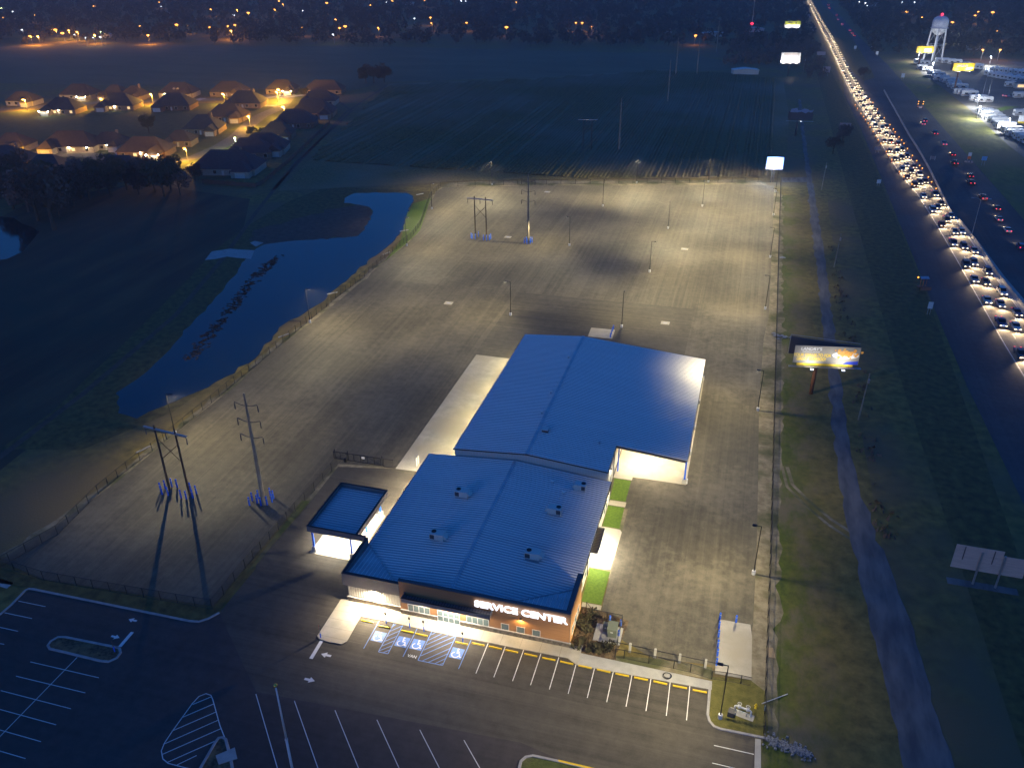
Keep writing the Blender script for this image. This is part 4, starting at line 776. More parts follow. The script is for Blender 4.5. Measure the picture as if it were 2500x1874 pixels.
bollard((6.41,101.87), 'single blue bollard on the back edge of the dumpster pad', 'blue bollards at the dumpster pad', 1.5)
for k, p in enumerate([(-30.11,197.92),(-30.18,199.73),(-30.25,201.57),(-30.23,203.08)]): bollard(p, ['nearest', 'second', 'third', 'farthest'][k] + ' blue bollard beside the small pad behind the warehouse', 'blue bollards behind the warehouse', 1.3)
for p, lb in zip([(-12.46,96.87),(-10.70,96.46),(-10.64,94.24)], ('blue bollard behind the green transformer cabinet', 'blue bollard in the fence corner right of the transformer', 'blue bollard nearest the parking on the transformer fence side')): bollard(p, lb, 'blue bollards around the transformer', 1.3)
for p, lb in (((-4.53,137.79), 'x'),): pass
for p, lb in (((-4.51,137.01), 'pale post at the outer corner of the covered bay'),): bollard(p, lb, None, 1.2, white_m)
# ================================================================ WHEEL STOPS
ws = [(-48.84,86.85), (-45.81,86.49), (-42.01,86.50), (-39.71,86.46), (-33.22,86.49), (-30.76,86.95), (-28.07,86.95), (-25.51,86.94)] + [(-22.56,86.96),(-19.82,86.95),(-17.11,86.94),(-14.37,86.92),(-11.60,86.90),(-8.89,86.87),(-6.18,86.89),(-3.42,86.89),(-0.65,86.88),(2.13,86.86)]
ordn = ['first', 'second', 'third', 'fourth', 'fifth', 'sixth', 'seventh', 'eighth', 'ninth', 'tenth', 'eleventh', 'twelfth', 'thirteenth', 'fourteenth', 'fifteenth', 'sixteenth', 'seventeenth', 'eighteenth']
wsm = MB().profile([(-.11, 0), (.11, 0), (.085, .16), (-.085, .16)], -.98, .98).mesh('bar', yellow_p); pin = MB().lathe([(.03, .1), (.03, .14)], n=8).mesh('pin', galv)
for k, p in enumerate(ws):
    t = thing('wheel_stop', ordn[k] + ' yellow wheel stop from the left along the front parking row', 'wheel stop', (p[0], p[1], .045), math.pi / 2 + RND.uniform(-.02, .02), 'yellow wheel stops')
    link('bar', wsm, t)
    for s in (-.6, .6): link('pin', pin, t, (0, s, 0))
# ================================================================ SIGNS
def post_sign(p, label, h=2.1, stop=False):
    t = thing('stop_sign' if stop else 'parking_sign', label, 'sign', (p[0], p[1], 0), 0, None if stop else 'accessible parking signs')
    part(t, 'post', MB().box((0, 0, h * .5 + .4), (.06, .06, h - .8)), galv); part(t, 'post_sleeve', MB().lathe([(.09, 0), (.09, 1.0), (.04, 1.04)], n=10), blue_m)
    if stop:
        oc = [(.38 * math.cos(math.pi / 8 + k * math.pi / 4), .38 * math.sin(math.pi / 8 + k * math.pi / 4)) for k in range(8)]
        f = part(t, 'sign_face', MB().add([(x, -.02, z + h) for x, z in oc] + [(x, -.04, z + h) for x, z in oc], [tuple(range(8)), tuple(range(15, 7, -1))] + [(k, (k + 1) % 8, 8 + (k + 1) % 8, 8 + k) for k in range(8)]), red_p)
        t.rotation_euler = (0, 0, math.radians(-55)); text(f, 'lettering', 'STOP', .24, white_p, (0, -.045, h - .08), (math.pi / 2, 0, 0))
    else:
        f = part(t, 'sign_face', MB().box((0, -.05, h - .05), (.32, .02, .5)), blue_p if False else trim_dark)
for k, p in enumerate([(-45.89,87.35),(-41.99,87.41),(-39.62,87.31),(-33.09,86.65)]): post_sign(p, ['leftmost', 'second', 'third', 'rightmost'][k] + ' accessible parking sign on a blue-sleeved post at the kerb')
post_sign((-54.31,81.81), 'red stop sign on a blue-sleeved post at the sidewalk corner', 2.3, True)
t = thing('drive_sign_post', 'thin leaning post with blue sleeve on the planted island', 'sign', (*(-82.90,71.10), 0)); part(t, 'post', MB().cyl((0, 0, .5), (0, 0, 2.2), .05, n=6), rust_m); part(t, 'post_sleeve', MB().lathe([(.1, 0), (.1, 1.0), (.04, 1.03)], n=10), blue_m)
# ================================================================ FENCES
def fence(label, pts, h=1.9, gap=3.0, m=chain, rails=True, barb=False, name='chain_link_fence'):
    x0, y0 = pts[0]; t = thing(name, label, 'fence', (x0, y0, 0))
    k = ('fp', h)
    if k not in LP: LP[k] = MB().lathe([(.06, 0), (.06, h), (.02, h + .05)], n=7).mesh('fence_post', black_m)
    mesh = MB(); rail = MB()
    for a, b in zip(pts[:-1], pts[1:]):
        a, b = Vector(a), Vector(b); n = max(1, round((b - a).length / gap))
        for i in range(n + (1 if tuple(b) == tuple(pts[-1]) else 0)):
            p = a + (b - a) * i / n; link('fence_post', LP[k], t, (p.x - x0, p.y - y0, 0))
        q = [(a.x - x0, a.y - y0), (b.x - x0, b.y - y0)]
        mesh.add([(q[0][0], q[0][1], .05), (q[1][0], q[1][1], .05), (q[1][0], q[1][1], h - .02), (q[0][0], q[0][1], h - .02)], [(0, 1, 2, 3)])
        rail.cyl((*q[0], h), (*q[1], h), .045, n=6).cyl((*q[0], .06), (*q[1], .06), .03, n=6)
    part(t, 'wire_mesh', mesh, m); part(t, 'top_rail', rail, black_m); return t
fence('black chain-link fence along the pond side of the yard', [(-114.96,80.83), (-111.47,91.89), (-112.87,104.15), (-112.77,112.44), (-112.14,123.48), (-111.86,140.49), (-111.90,162.88), (-111.91,179.78), (-111.86,191.56), (-111.90,203.52), (-110.86,221.29), (-111.36,244.34), (-110.66,259.05), (-112.67,273.01), (-121.38,305.39), (-122.13,312.44), (-123.04,322.75)], 2.0, 3.2)
fence('black chain-link fence along the back of the yard before the crops', [(-123.04,322.75), (-109.87,328.42), (-87.24,335.18), (-58.19,344.00), (-7.15,358.69), (8.49,363.34), (12.05,364.68)], 2.0, 6.0, chain_g)
fence('black chain-link fence across the dark front edge of the near left yard', [(-114.96,80.83), (-114.93,82.29), (-104.99,81.33), (-89.23,82.08), (-73.91,82.87)], 2.0, 3.0)
fence('black chain-link fence running from the front corner up to the slide gate', [(-73.91,82.87), (-74.08,92.86), (-73.92,97.71), (-73.58,109.21), (-73.24,116.07), (-72.93,122.82), (-72.93,125.48)], 2.0, 2.9)
fence('long black chain-link fence seen edge-on along the right side of the yard', [(12.4, 366), (12.0, 300), (11.6, 200), (11.3, 120), (10.9, 79)], 2.2, 3.2)
fence('short chain-link fence left of the covered walk gate posts', [(-63.55,127.04), (-61.48,127.18)], 1.9, 1.4)
fence('black fence along the back of the shrub bed by the transformer', [(-16.54,98.49), (-15.35,97.19), (-10.60,97.15)], 1.6, 2.4); fence('black fence down the right side of the shrub bed', [(-10.60,97.15), (-10.47,89.99)], 1.7, 2.4)
fence('black fence behind the front sidewalk with long shadows', [(-10.47,89.99), (-9.14,90.07), (-1.90,90.11), (0.52,90.01), (3.59,89.58)], 1.7, 3.2)
fence('black fence between the dumpster pad and the grass corner', [(3.59,89.58), (5.45,89.77), (7.62,89.82), (8.98,89.77)], 1.7, 2.6)
# ---- slide gate
a, b = Vector((-74.54,127.08)), Vector((-64.12,127.18)); L_ = (b - a).length; ga = math.atan2(b.y - a.y, b.x - a.x)
t = thing('slide_gate', 'black cantilever slide gate with a white notice at the yard entrance', 'gate', (a.x, a.y, 0), ga)
part(t, 'gate_frame', MB().bx(0, L_, -.05, .05, 1.75, 1.87).bx(0, L_, -.05, .05, .12, .22).bx(0, .1, -.05, .05, .23, 1.74).bx(L_ - .1, L_, -.05, .05, .23, 1.74), black_m)
part(t, 'wire_mesh', MB().add([(.1, 0, .2), (L_ - .1, 0, .2), (L_ - .1, 0, 1.75), (.1, 0, 1.75)], [(0, 1, 2, 3)]), chain)
for k in range(1, 7): part(t, 'upright', MB().bx(L_ * k / 7 - .04, L_ * k / 7 + .04, -.045, .045, .23, 1.74), black_m)
part(t, 'brace', MB().cyl((.2, 0, .3), (L_ * 2 / 7, 0, 1.7), .03, n=6).cyl((L_ * 5 / 7, 0, 1.7), (L_ - .2, 0, .3), .03, n=6), black_m)
for x in (.25, L_ * .3, L_ + .15): part(t, 'gate_post', MB().lathe([(.08, 0), (.08, 2.3)], (x, .18, 0), 8), black_m)
part(t, 'notice', MB().bx(L_ * .6, L_ * .6 + .6, -.09, -.065, 1.1, 1.6), white_m); part(t, 'gate_motor', MB().box((L_ * .27, -.45, .5), (.5, .4, .9)), black_m)
for k, p in enumerate([(-57.26,129.04),(-57.19,129.83)]): bollard(p, ('left' if k == 0 else 'right') + ' thin grey post half hidden behind the front roof edge', 'grey posts behind the roof', 2.0, grey_m)
# ---- barrier of concrete posts with a top pipe
pts = [Vector(p) for p in [(-8.53,91.57),(-4.80,91.50),(-1.20,91.43),(2.52,91.39)]]
t = thing('post_barrier', 'four stout grey posts joined by a dark pipe behind the front fence', 'barrier', (pts[0].x, pts[0].y, 0))
for p in pts: part(t, 'stout_post', MB().box((p.x - pts[0].x, p.y - pts[0].y, .85), (.34, .34, 1.7)).box((p.x - pts[0].x, p.y - pts[0].y, 1.74), (.26, .26, .08)), conc_grey)
d = (pts[-1] - pts[0]); part(t, 'pipe_rail', MB().cyl((-3.2, .3, 1.15), (d.x + 2.2, d.y + .25, 1.15), .055, n=8), black_m)
# ================================================================ TRANSFORMER AND CABINET
p = (-12.29,92.93); t = thing('transformer', 'green electrical transformer cabinet on a pad in the shrub bed', 'transformer', (p[0] + .1, p[1] + .6, 0))
part(t, 'pad', MB().bx(-2.1, 2.0, -1.2, 2.4, 0, .18), conc_grey); part(t, 'cabinet', MB().bx(-.15, 1.25, .0, 1.7, .18, 1.75), green_cab); part(t, 'lid', MB().add([(-.2, -.05, 1.753), (1.3, -.05, 1.753), (1.3, 1.75, 1.9), (-.2, 1.75, 1.9), (-.2, 1.75, 1.753), (1.3, 1.75, 1.753)], [(0, 1, 2, 3), (3, 2, 5, 4), (0, 3, 4), (1, 5, 2)]), green_cab)
part(t, 'side_cabinet', MB().bx(-.95, -.18, .9, 1.7, .18, 1.5), green_cab); part(t, 'warning_label', MB().bx(.35, .75, -.02, -.002, 1.1, 1.25), white_m); part(t, 'meter', MB().lathe([(.12, 0), (.12, .1)], (-.55, .8, 1.0), 10), grey_m)
# shrubs in the bed
def clump(name, label, cat, p, r, h, m, n, group, seed):
    r_ = random.Random(seed); mb = MB()
    for k in range(n):
        t_ = r_.uniform(0, 6.28); q = r * math.sqrt(r_.random()); z = r_.uniform(.05, h); s = r_.uniform(.05, .13) * (1 + r); a_ = r_.uniform(0, 6.28); cx, cy_ = q * math.cos(t_), q * math.sin(t_)
        u = Vector((math.cos(a_), math.sin(a_), r_.uniform(-.5, .5))) * s; v_ = Vector((-math.sin(a_), math.cos(a_), r_.uniform(-.6, .9))) * s * .7; c = Vector((cx, cy_, z))
        mb.add([c - u, c + v_, c + u, c - v_], [(0, 1, 2, 3)])
    t = thing(name, label, cat, (p[0], p[1], .05), 0, group); part(t, 'foliage', mb, m); part(t, 'stem', MB().cyl((0, 0, 0), (0, 0, h * .6), .03, n=5), pole_wood); return t
leaf_d = mat('shrub_leaves', (.030, .034, .010), (.075, .062, .028), 6, .9)
r_ = random.Random(5)
for k, p in enumerate([(-16.76,95.05),(-16.19,96.75),(-15.28,97.78),(-15.73,91.86),(-16.34,90.49),(-13.95,90.91),(-12.82,91.46),(-11.86,91.01),(-14.48,90.05),(-13.11,90.19),(-11.52,92.05),(-15.59,94.24),(-15.12,96.01)]): clump('shrub', 'low brown shrub, ' + ordinal(k + 1) + ' counted from the wall in the bed beside the transformer', 'shrub', p, r_.uniform(.5, 1.0), r_.uniform(.35, .8), leaf_d, 90, 'shrubs beside the building', k)
o = MB(); r_ = random.Random(3)
for k in range(700):
    u, v = r_.random(), r_.random(); x = -17 + u * 6.8; y = 90.4 + v * 7.4; s = r_.uniform(.06, .2); a_ = r_.uniform(0, 6.3)
    o.add([(x - s * math.cos(a_), y - s * math.sin(a_), .06), (x + s * math.sin(a_), y - s * math.cos(a_) * .5, .12 + s * .6), (x + s * math.cos(a_), y + s * math.sin(a_), .07)], [(0, 1, 2)])
o = stuff(link('bark_litter', o.mesh('bark_litter', mulch))); o['label'] = 'loose bark and leaf litter over the planted bed'; o['category'] = 'litter'
# hose coil on walk
p = (-2.65,88.34); t = thing('cable_coil', 'coil of dark cable lying on the front sidewalk edge', 'cable', (p[0], p[1], .14))
for k in range(4): part(t, 'loop', MB().tube([((.62 - .07 * (k % 2)) * math.cos(a_) + .03 * k, (.62 - .05 * k) * math.sin(a_), .03 + .045 * k) for a_ in np.linspace(0, 6.283, 22)], .028, 5), rubber)
# ================================================================ FLAGPOLE
p = (-45.6, 58.1); t = thing('flagpole', 'tall white flagpole with a golden ball in the front parking lot', 'flagpole', (*p, 0))
part(t, 'pole', MB().cyl((0, 0, 0), (0, 0, 9), .17, .15, 14).cyl((0, 0, 9), (0, 0, 18.0), .12, .075, 14), white_m, True); part(t, 'collar', MB().lathe([(.19, 8.9), (.2, 9.0), (.17, 9.1)], n=14), white_m); part(t, 'ball', MB().lathe([(.02, -.24), (.14, -.2), (.22, -.1), (.25, 0), (.22, .1), (.14, .2), (.02, .24)], (0, 0, 18.2), 18), gold_m, True); part(t, 'halyard', MB().cyl((.2, 0, 1.2), (.12, 0, 17.8), .012, n=5), white_m)
# ================================================================ WATER PIPES, HYDRANT
p = (8.07,84.55); t = thing('backflow_preventer', 'loop of pale water pipes with two hand wheels on the grass corner', 'pipework', (*p, 0), math.radians(-12))
part(t, 'pipe', MB().tube([(-1.1, 0, 0), (-1.1, 0, 1.0), (-.9, 0, 1.15), (.9, 0, 1.15), (1.1, 0, 1.0), (1.1, 0, 0)], .13, 10), white_m); part(t, 'bypass_pipe', MB().tube([(-.8, -.35, .2), (-.8, -.35, .75), (.6, -.35, .75), (.6, -.35, .2)], .07, 8), galv)
for x in (-.55, .6): v_ = part(t, 'valve', MB().lathe([(.2, .95), (.24, 1.1), (.2, 1.3), (.06, 1.34), (.05, 1.75)], (x, 0, 0), 12), white_m); part(v_, 'hand_wheel', MB().tube([(x + .26 * math.cos(a_), .26 * math.sin(a_), 1.72) for a_ in np.linspace(0, 6.283, 14)], .035, 5), white_m)
part(t, 'dark_valve_body', MB().box((-1.35, -.95, .45), (.8, .9, .9)), trim_dark); part(t, 'pad', MB().bx(-1.7, 1.6, -.7, .4, 0, .08), conc_grey)
p = (9.80,86.04); t = thing('hydrant', 'yellow fire hydrant at the right fence corner', 'hydrant', (*p, 0)); part(t, 'barrel', MB().lathe([(.2, 0), (.2, .08), (.13, .1), (.13, .6), (.17, .62), (.15, .74), (.06, .84), (.03, .9)], n=12), yellow_p, True); part(t, 'outlet', MB().cyl((-.25, 0, .48), (.25, 0, .48), .065, n=8).cyl((0, -.26, .45), (0, 0, .45), .085, n=8), yellow_p)
p = (11.29,86.55) if False else (11.02,85.87); t = thing('marker_post', 'pale blue utility marker post by the hydrant', 'post', (*p, 0)); part(t, 'post', MB().lathe([(.09, 0), (.09, 1.1), (.05, 1.16)], n=10), mat('pale_blue', (.20, .45, .75), rough=.5)); part(t, 'cap', MB().lathe([(.1, .95), (.1, 1.02)], n=10), white_m)
a, b = Vector((10.59,86.97)), Vector((14.04,89.64)); t = thing('pvc_pipe', 'white plastic pipe lying in the grass outside the fence', 'pipe', (a.x, a.y, .1)); part(t, 'pipe', MB().cyl((0, 0, 0), (b.x - a.x, b.y - a.y, 0), .055, n=8), white_m)
p = (11.74,96.94); t = thing('pallet_board', 'pale plywood board lying on the dirt outside the fence', 'board', (*p, .02), math.radians(8)); part(t, 'board', MB().box((0, 0, .05), (.9, 2.0, .06)), mat('plywood', (.42, .30, .16), rough=.8))
r_ = random.Random(12); mb = MB()
for k in range(300):
    u = r_.random(); q = Vector((11.53,81.16)).lerp(Vector((16.78,80.32)), u); x, y = q.x + r_.gauss(0, .4), q.y + r_.gauss(0, .45); mb.box((x, y, .1), (r_.uniform(.15, .38), r_.uniform(.15, .38), r_.uniform(.1, .26)), r_.uniform(0, 3), 0, r_.uniform(.5, .9))
o = stuff(link('riprap', mb.mesh('riprap', mat('pale_rock', (.16, .17, .18), (.30, .31, .32), 4, .9)))); o['label'] = 'strip of loose pale riprap rocks outside the kerb'; o['category'] = 'rocks'
# ---- storm inlets
for p, lb in (((-78.86,208.54), 'white storm drain inlet left of the pole on the asphalt seam'), ((-17.32,210.65), 'white storm drain inlet right of the warehouse pole'), ((-18.06,271.44), 'white storm drain inlet among the far yard poles'), ((-78.42,268.45), 'white storm drain inlet between the far H-frame and steel pole'), ((-78.45,326.08), 'white storm drain inlet near the back fence')):
    t = thing('drain_inlet', lb, 'drain', (*p, .04), 0, 'storm drain inlets in the yard'); part(t, 'frame', MB().bx(-1.15, 1.15, -1.0, 1.0, 0, .05), concrete); part(t, 'grate', MB().bx(-.55, .55, -.4, .4, .053, .07), galv)
# ---- culvert pipes at the pond side
for p, a_, lb in (((-113.80,176.67), .5, 'pale swale pipe beside the fence left of the middle pond lamp'), ((-112.75,242.25), .6, 'pale swale pipe beside the fence at the pond bend'), ((-114.40,119.65), .6, 'pale swale pipe beside the fence near the H-frame'), ((-114.56,206.62), .2, 'pale pipe end at the water edge right of the middle pond lamp'), ((-115.97,265.69), .2, 'pale pipe end at the water edge below the far pond lamp'), ((-127.33,310.06), .3, 'pale pipe end at the far corner of the pond')):
    t = thing('culvert_pipe', lb, 'pipe', (*p, .15), a_ + .6, 'pale pipes along the pond bank'); part(t, 'pipe', MB().cyl((-1.6, 0, 0), (1.6, 0, 0), .2, n=10), conc_grey)
# ---- little things seen from above
t = thing('plastic_sheet', 'crumpled pale plastic sheet on the verge right of the fence', 'litter', (*(12.73,210.21), 0)); r_ = random.Random(2); mb = MB()
for k in range(14): x, y = r_.gauss(0, 1.1), r_.gauss(0, .7); mb.add([(x - .7, y, .05), (x, y - .6, .3), (x + .7, y + .1, .05), (x + .1, y + .6, .25)], [(0, 1, 2, 3)])
part(t, 'sheet', mb, mat('pale_plastic', (.32, .35, .40), rough=.5))
t = thing('plastic_sheet', 'small pale scrap of sheeting on the verge in the far strip', 'litter', (*(13.20,271.02), 0)); part(t, 'sheet', MB().add([(-.9, -.6, .05), (.9, -.5, .2), (1.0, .5, .05), (0, .8, .3), (-.9, .5, .1)], [(0, 1, 2, 3, 4)]), MATS['pale_plastic'])
# ================================================================ BILLBOARDS
def billboard(base, z0, w_, h_, rz, label, pole_m, off=(0, 0), back_gap=1.2, light_w=0, face=None, lamp=2, pole_r=.45, col=(1, .95, .85), catwalk=True):
    t = thing('billboard', label, 'billboard', (base[0], base[1], 0), rz)
    part(t, 'column', MB().cyl((0, .3, 0), (0, .3, z0 + h_ * .4), pole_r, n=14), pole_m, True)
    f = part(t, 'sign_face', MB().bx(off[0] - w_/2, off[0] + w_/2, off[1] - .15, off[1], z0, z0 + h_), face)
    part(t, 'rear_face', MB().add([(off[0] - w_/2, off[1] + back_gap, z0), (off[0] + w_/2, off[1] + .4, z0), (off[0] + w_/2, off[1] + .4, z0 + h_), (off[0] - w_/2, off[1] + back_gap, z0 + h_), (off[0] - w_/2, off[1] + back_gap + .2, z0), (off[0] + w_/2, off[1] + .6, z0), (off[0] + w_/2, off[1] + .6, z0 + h_), (off[0] - w_/2, off[1] + back_gap + .2, z0 + h_)], [(0, 1, 2, 3), (7, 6, 5, 4), (3, 2, 6, 7), (0, 4, 5, 1), (0, 3, 7, 4), (1, 5, 6, 2)]), trim_dark)
    if catwalk: part(t, 'catwalk', MB().bx(off[0] - w_/2 - 1, off[0] + w_/2 + .5, off[1] - 1.3, off[1] - .9, z0 - .5, z0 - .42).bx(off[0] - w_/2 - 1, off[0] + w_/2 + .5, off[1] - .6, off[1] - .5, z0 - .5, z0 - .42), galv)
    for k in range(lamp):
        x = off[0] + w_ * ((k + .5) / lamp - .5) * .95
        fl = part(t, 'floodlight', MB().box((x, off[1] - 2.75, z0 - .35), (.7, .5, .3)), galv); part(t, 'flood_lens', MB().box((x, off[1] - 2.75, z0 - .17), (.6, .42, .04)), mercury_e)
        part(t, 'lamp_arm', MB().bx(x - .04, x + .04, off[1] - 2.8, off[1], z0 - .54, z0 - .50), galv)
        if light_w: put_light('flood', light('SPOT', 'flood_%d' % light_w, light_w, col, spot_size=math.radians(140), spot_blend=.6, shadow_soft_size=.2), t, (x, off[1] - 2.8, z0 - .05), (math.radians(180 - 50), 0, 0))
    return t, f
ad_grey = mat('ad_grey', (.20, .19, .17), (.36, .33, .27), .25, .6); ad_yellow = mat('ad_yellow', (.80, .55, .02), rough=.6); ad_gold = mat('ad_gold', (.85, .50, .10), (.75, .28, .04), 2.5, .6); ad_green = mat('ad_lime', (.62, .66, .04), rough=.6); ad_blue = mat('ad_blue', (.03, .06, .50), rough=.6); ad_white = mat('ad_white', (.78, .78, .76), rough=.6)
bt, bf = billboard((19.60,180.04), 8.3, 14.2, 4.3, math.radians(10), "restaurant billboard reading LANDRY'S with floodlights, nearest on the gravel track", rust_m, (1.6, -.6), 4.6, 330, ad_grey)
y_ = -.77
text(bt, 'lettering', "LANDRY'S", 1.0, ad_white, (-1.9, y_, 11.55), (math.pi / 2, 0, 0), bold=.02); text(bt, 'lettering', 'SEAFOOD HOUSE', .45, ad_white, (-1.9, y_, 11.02), (math.pi / 2, 0, 0), width=1.05)
text(bt, 'lettering', 'YOUR GEAUX-TO FOR', 1.05, ad_yellow, (-1.5, y_, 10.0), (math.pi / 2, 0, 0), bold=.03, width=.75); text(bt, 'lettering', 'GREAT SEAFOOD!', 1.05, ad_yellow, (-1.6, y_, 9.05), (math.pi / 2, 0, 0), bold=.03, width=.75)
part(bt, 'plate_picture', MB().add([(5.6 + 2.9 * math.cos(a_), y_ + .005, 10.55 + .95 * math.sin(a_)) for a_ in np.linspace(0, 6.1, 20)], [tuple(range(20))]), ad_white)
r_ = random.Random(6); mb = MB()
for k in range(70): x, z, s = r_.gauss(5.8, 1.1), r_.gauss(11.0, .42), r_.uniform(.15, .4); mb.add([(x + s * math.cos(a_), y_ - .002 - k * .0004, min(12.5, z + s * math.sin(a_))) for a_ in np.linspace(0, 5.2, 6)], [tuple(range(6))])
part(bt, 'food_picture', mb, ad_gold); part(bt, 'blue_strip', MB().add([(5.2, y_, 8.35), (8.6, y_, 8.35), (8.6, y_, 9.2), (6.2, y_, 9.0)], [(0, 1, 2, 3)]), ad_blue)
part(bt, 'base_strip', MB().bx(-4.6, 7.6, -.82, -.7, 7.75, 8.28), ad_yellow); part(bt, 'top_rail', MB().tube([(-5.6, 4.2, 12.95), (8.7, .5, 12.95)], .06, 6).tube([(-5.6, 4.2, 12.9), (-5.6, 4.2, 8.2)], .05, 6), galv)
t, f = billboard((19.26,455.57), 8, 11.5, 3.6, math.radians(6), 'unlit billboard with a pale cut-out shape on top, beside the gravel track', trim_dark, (1.2, -.5), 3, 0, trim_dark, 1)
part(t, 'cutout_shape', MB().add([(x, -.72, z) for x, z in ((-4.2, 11.7), (-3.9, 13.2), (-1.0, 13.8), (-.8, 12.9), (.8, 12.7), (2.2, 13.5), (4.2, 13.3), (5.0, 12.6), (6.9, 13.0), (6.4, 11.9), (5.6, 11.7), (4.6, 12.1), (3.2, 11.2), (1.4, 12.0), (-1, 11.6))] + [(x, -.6, z) for x, z in ((-4.2, 11.7), (-3.9, 13.2), (-1.0, 13.8), (-.8, 12.9), (.8, 12.7), (2.2, 13.5), (4.2, 13.3), (5.0, 12.6), (6.9, 13.0), (6.4, 11.9), (5.6, 11.7), (4.6, 12.1), (3.2, 11.2), (1.4, 12.0), (-1, 11.6))], [tuple(range(15)), tuple(range(29, 14, -1))] + [(k, (k + 1) % 15, 15 + (k + 1) % 15, 15 + k) for k in range(15)]), mat('cutout_blue', (.30, .36, .48), rough=.6))
t, f = billboard((16.54,649.60), 9, 13.0, 6.6, math.radians(10), 'floodlit white billboard with overexposed face, right of the far crop field', trim_dark, (0, -.5), 3, 900, ad_white, 3)
part(t, 'ad_panel', MB().bx(-4.8, 5.6, -.68, -.655, 13.6, 15.3), mat('ad_pale', (.5, .46, .42), rough=.6)); part(t, 'ad_line', MB().bx(-3, 5.8, -.685, -.66, 13.15, 13.45).bx(-3, -2.4, -.685, -.66, 12.3, 13.14), ad_blue)
t, f = billboard((19.93,880.01), 9, 14.2, 5.6, math.radians(10), 'floodlit half yellow half white billboard, farthest in the row above the blue sign', trim_dark, (0, -.5), 3, 500, ad_white, 2)
part(t, 'ad_panel', MB().bx(-7.1, 7.1, -.68, -.655, 11.7, 14.6), ad_green); part(t, 'ad_figure', MB().bx(2.5, 3.6, -.70, -.681, 12.0, 13.5).bx(-5, -.5, -.70, -.681, 13.2, 13.8), trim_dark)
# glowing screen sign at the corner of the yard
lcd = emit('screen_white', (.80, .90, 1), .32); lcd_b = emit('screen_blue', (0, .11, 1), .4)
t = thing('screen_sign', 'bright white and blue glowing screen sign at the back right corner of yard', 'sign', (*(8.88,362.82), 0), math.radians(6))
part(t, 'mast', MB().cyl((-.5, 0, 0), (-.5, 0, 7), .22, n=10).cyl((.4, .3, 0), (.4, .3, 7), .16, n=10), trim_dark); part(t, 'cabinet', MB().bx(-3.2, 3.5, -.2, .5, 5.6, 10.6), trim_dark)
part(t, 'screen', MB().bx(-2.6, 2.9, -.27, -.205, 8.4, 10.0).bx(-2.6, 2.9, -.27, -.205, 6.2, 8.0), lcd); part(t, 'screen_border_halo', MB().bx(-3.2, -2.62, -.26, -.205, 5.6, 10.6).bx(2.92, 3.5, -.26, -.205, 5.6, 10.6).bx(-2.6, 2.9, -.26, -.205, 10.02, 10.6).bx(-2.6, 2.9, -.26, -.205, 8.02, 8.38).bx(-2.6, 2.9, -.26, -.205, 5.6, 6.18), lcd_b)  # blue border widened, so part of the sign's halo is built into it
put_light('screen_glow', light('POINT', 'screen', 1600, (.35, .55, 1), shadow_soft_size=1.5), t, (0, -2.2, 8.5))
for b, lb, w_, z0, txt in (((116.13,603.42), 'yellow dealership billboard with blue lettering on a rusty column among the trailers', 13.0, 13.5, 'DIXIE RV'), ((110.97,723.36), 'smaller yellow billboard with two blue-white floodlights left of the water tower legs', 12.6, 9, None)):
    t, f = billboard(b, z0, w_, 4.4, math.radians(14), lb, rust_m, (2.2, -.4), 3, 700, ad_yellow, 2)
    if txt: text(t, 'lettering', txt, 1.7, ad_blue, (1.2, -.58, z0 + 2.3), (math.pi / 2, 0, 0), bold=.03); part(t, 'white_boat', MB().add([(3.6, -.575, z0 + .6), (7.6, -.575, z0 + .9), (8.2, -.575, z0 + 2.0), (4.4, -.575, z0 + 2.0)], [(0, 1, 2, 3)]), ad_white)
    else: part(t, 'ad_panel', MB().bx(1.5, 7, -.57, -.552, z0 + .6, z0 + 2.8), ad_white); part(t, 'ad_line', MB().bx(-3.6, 1.2, -.57, -.552, z0 + 2.9, z0 + 3.5).bx(-3.6, .8, -.57, -.552, z0 + 1.6, z0 + 2.1), mat('ad_leaf', (.2, .4, .1), rough=.6))
# sign seen from behind, bottom right: planks on two posts
p1, p2 = Vector((43.19,120.86)), Vector((46.51,120.82)); c = (p1 + p2) / 2; a_ = math.atan2(p2.y - p1.y, p2.x - p1.x); hd = (p2 - p1).length / 2
t = thing('highway_sign', 'large tan highway sign seen from behind on two posts, beside the lower gravel track', 'sign', (c.x, c.y, 0), a_)
for s in (-1, 1): part(t, 'post', MB().box((s * hd, .02, 3.3), (.28, .2, 6.6)), galv)
pk = MB().bx(-5.6, 5.0, -.07, 0, 0, .29).mesh('plank', sign_back)
for k in range(12): link('plank', pk, t, (0, .2, 2.75 + k * .31))
pk2 = MB().bx(-5.6, 1.4, -.07, 0, 0, .29).mesh('plank', sign_back)
for k in range(3): link('plank', pk2, t, (0, .2, 2.75 + (12 + k) * .31))
part(t, 'stiffener', MB().bx(-4.3, -4.15, .07, .12, 4.6, 7.2).bx(.0, .15, .07, .12, 4.6, 7.2), trim_dark); part(t, 'gravel_bed', MB().bx(-5.5, 5.0, -.9, .7, 0, .06), gravel)
def small_sign(p, w_, z0, h_, m, label, posts=2, rz=.1):
    t = thing('road_sign', label, 'sign', (p[0], p[1], 0), rz); part(t, 'panel', MB().bx(-w_/2, w_/2, -.05, 0, z0, z0 + h_), m)
    for k in range(posts): x = (k - (posts - 1) / 2) * w_ * .5; part(t, 'post', MB().bx(x - .06, x + .06, .003, .12, 0, z0 + h_ * .8), galv)
pinkb = mat('sign_back_pink', (.42, .33, .33), rough=.6)
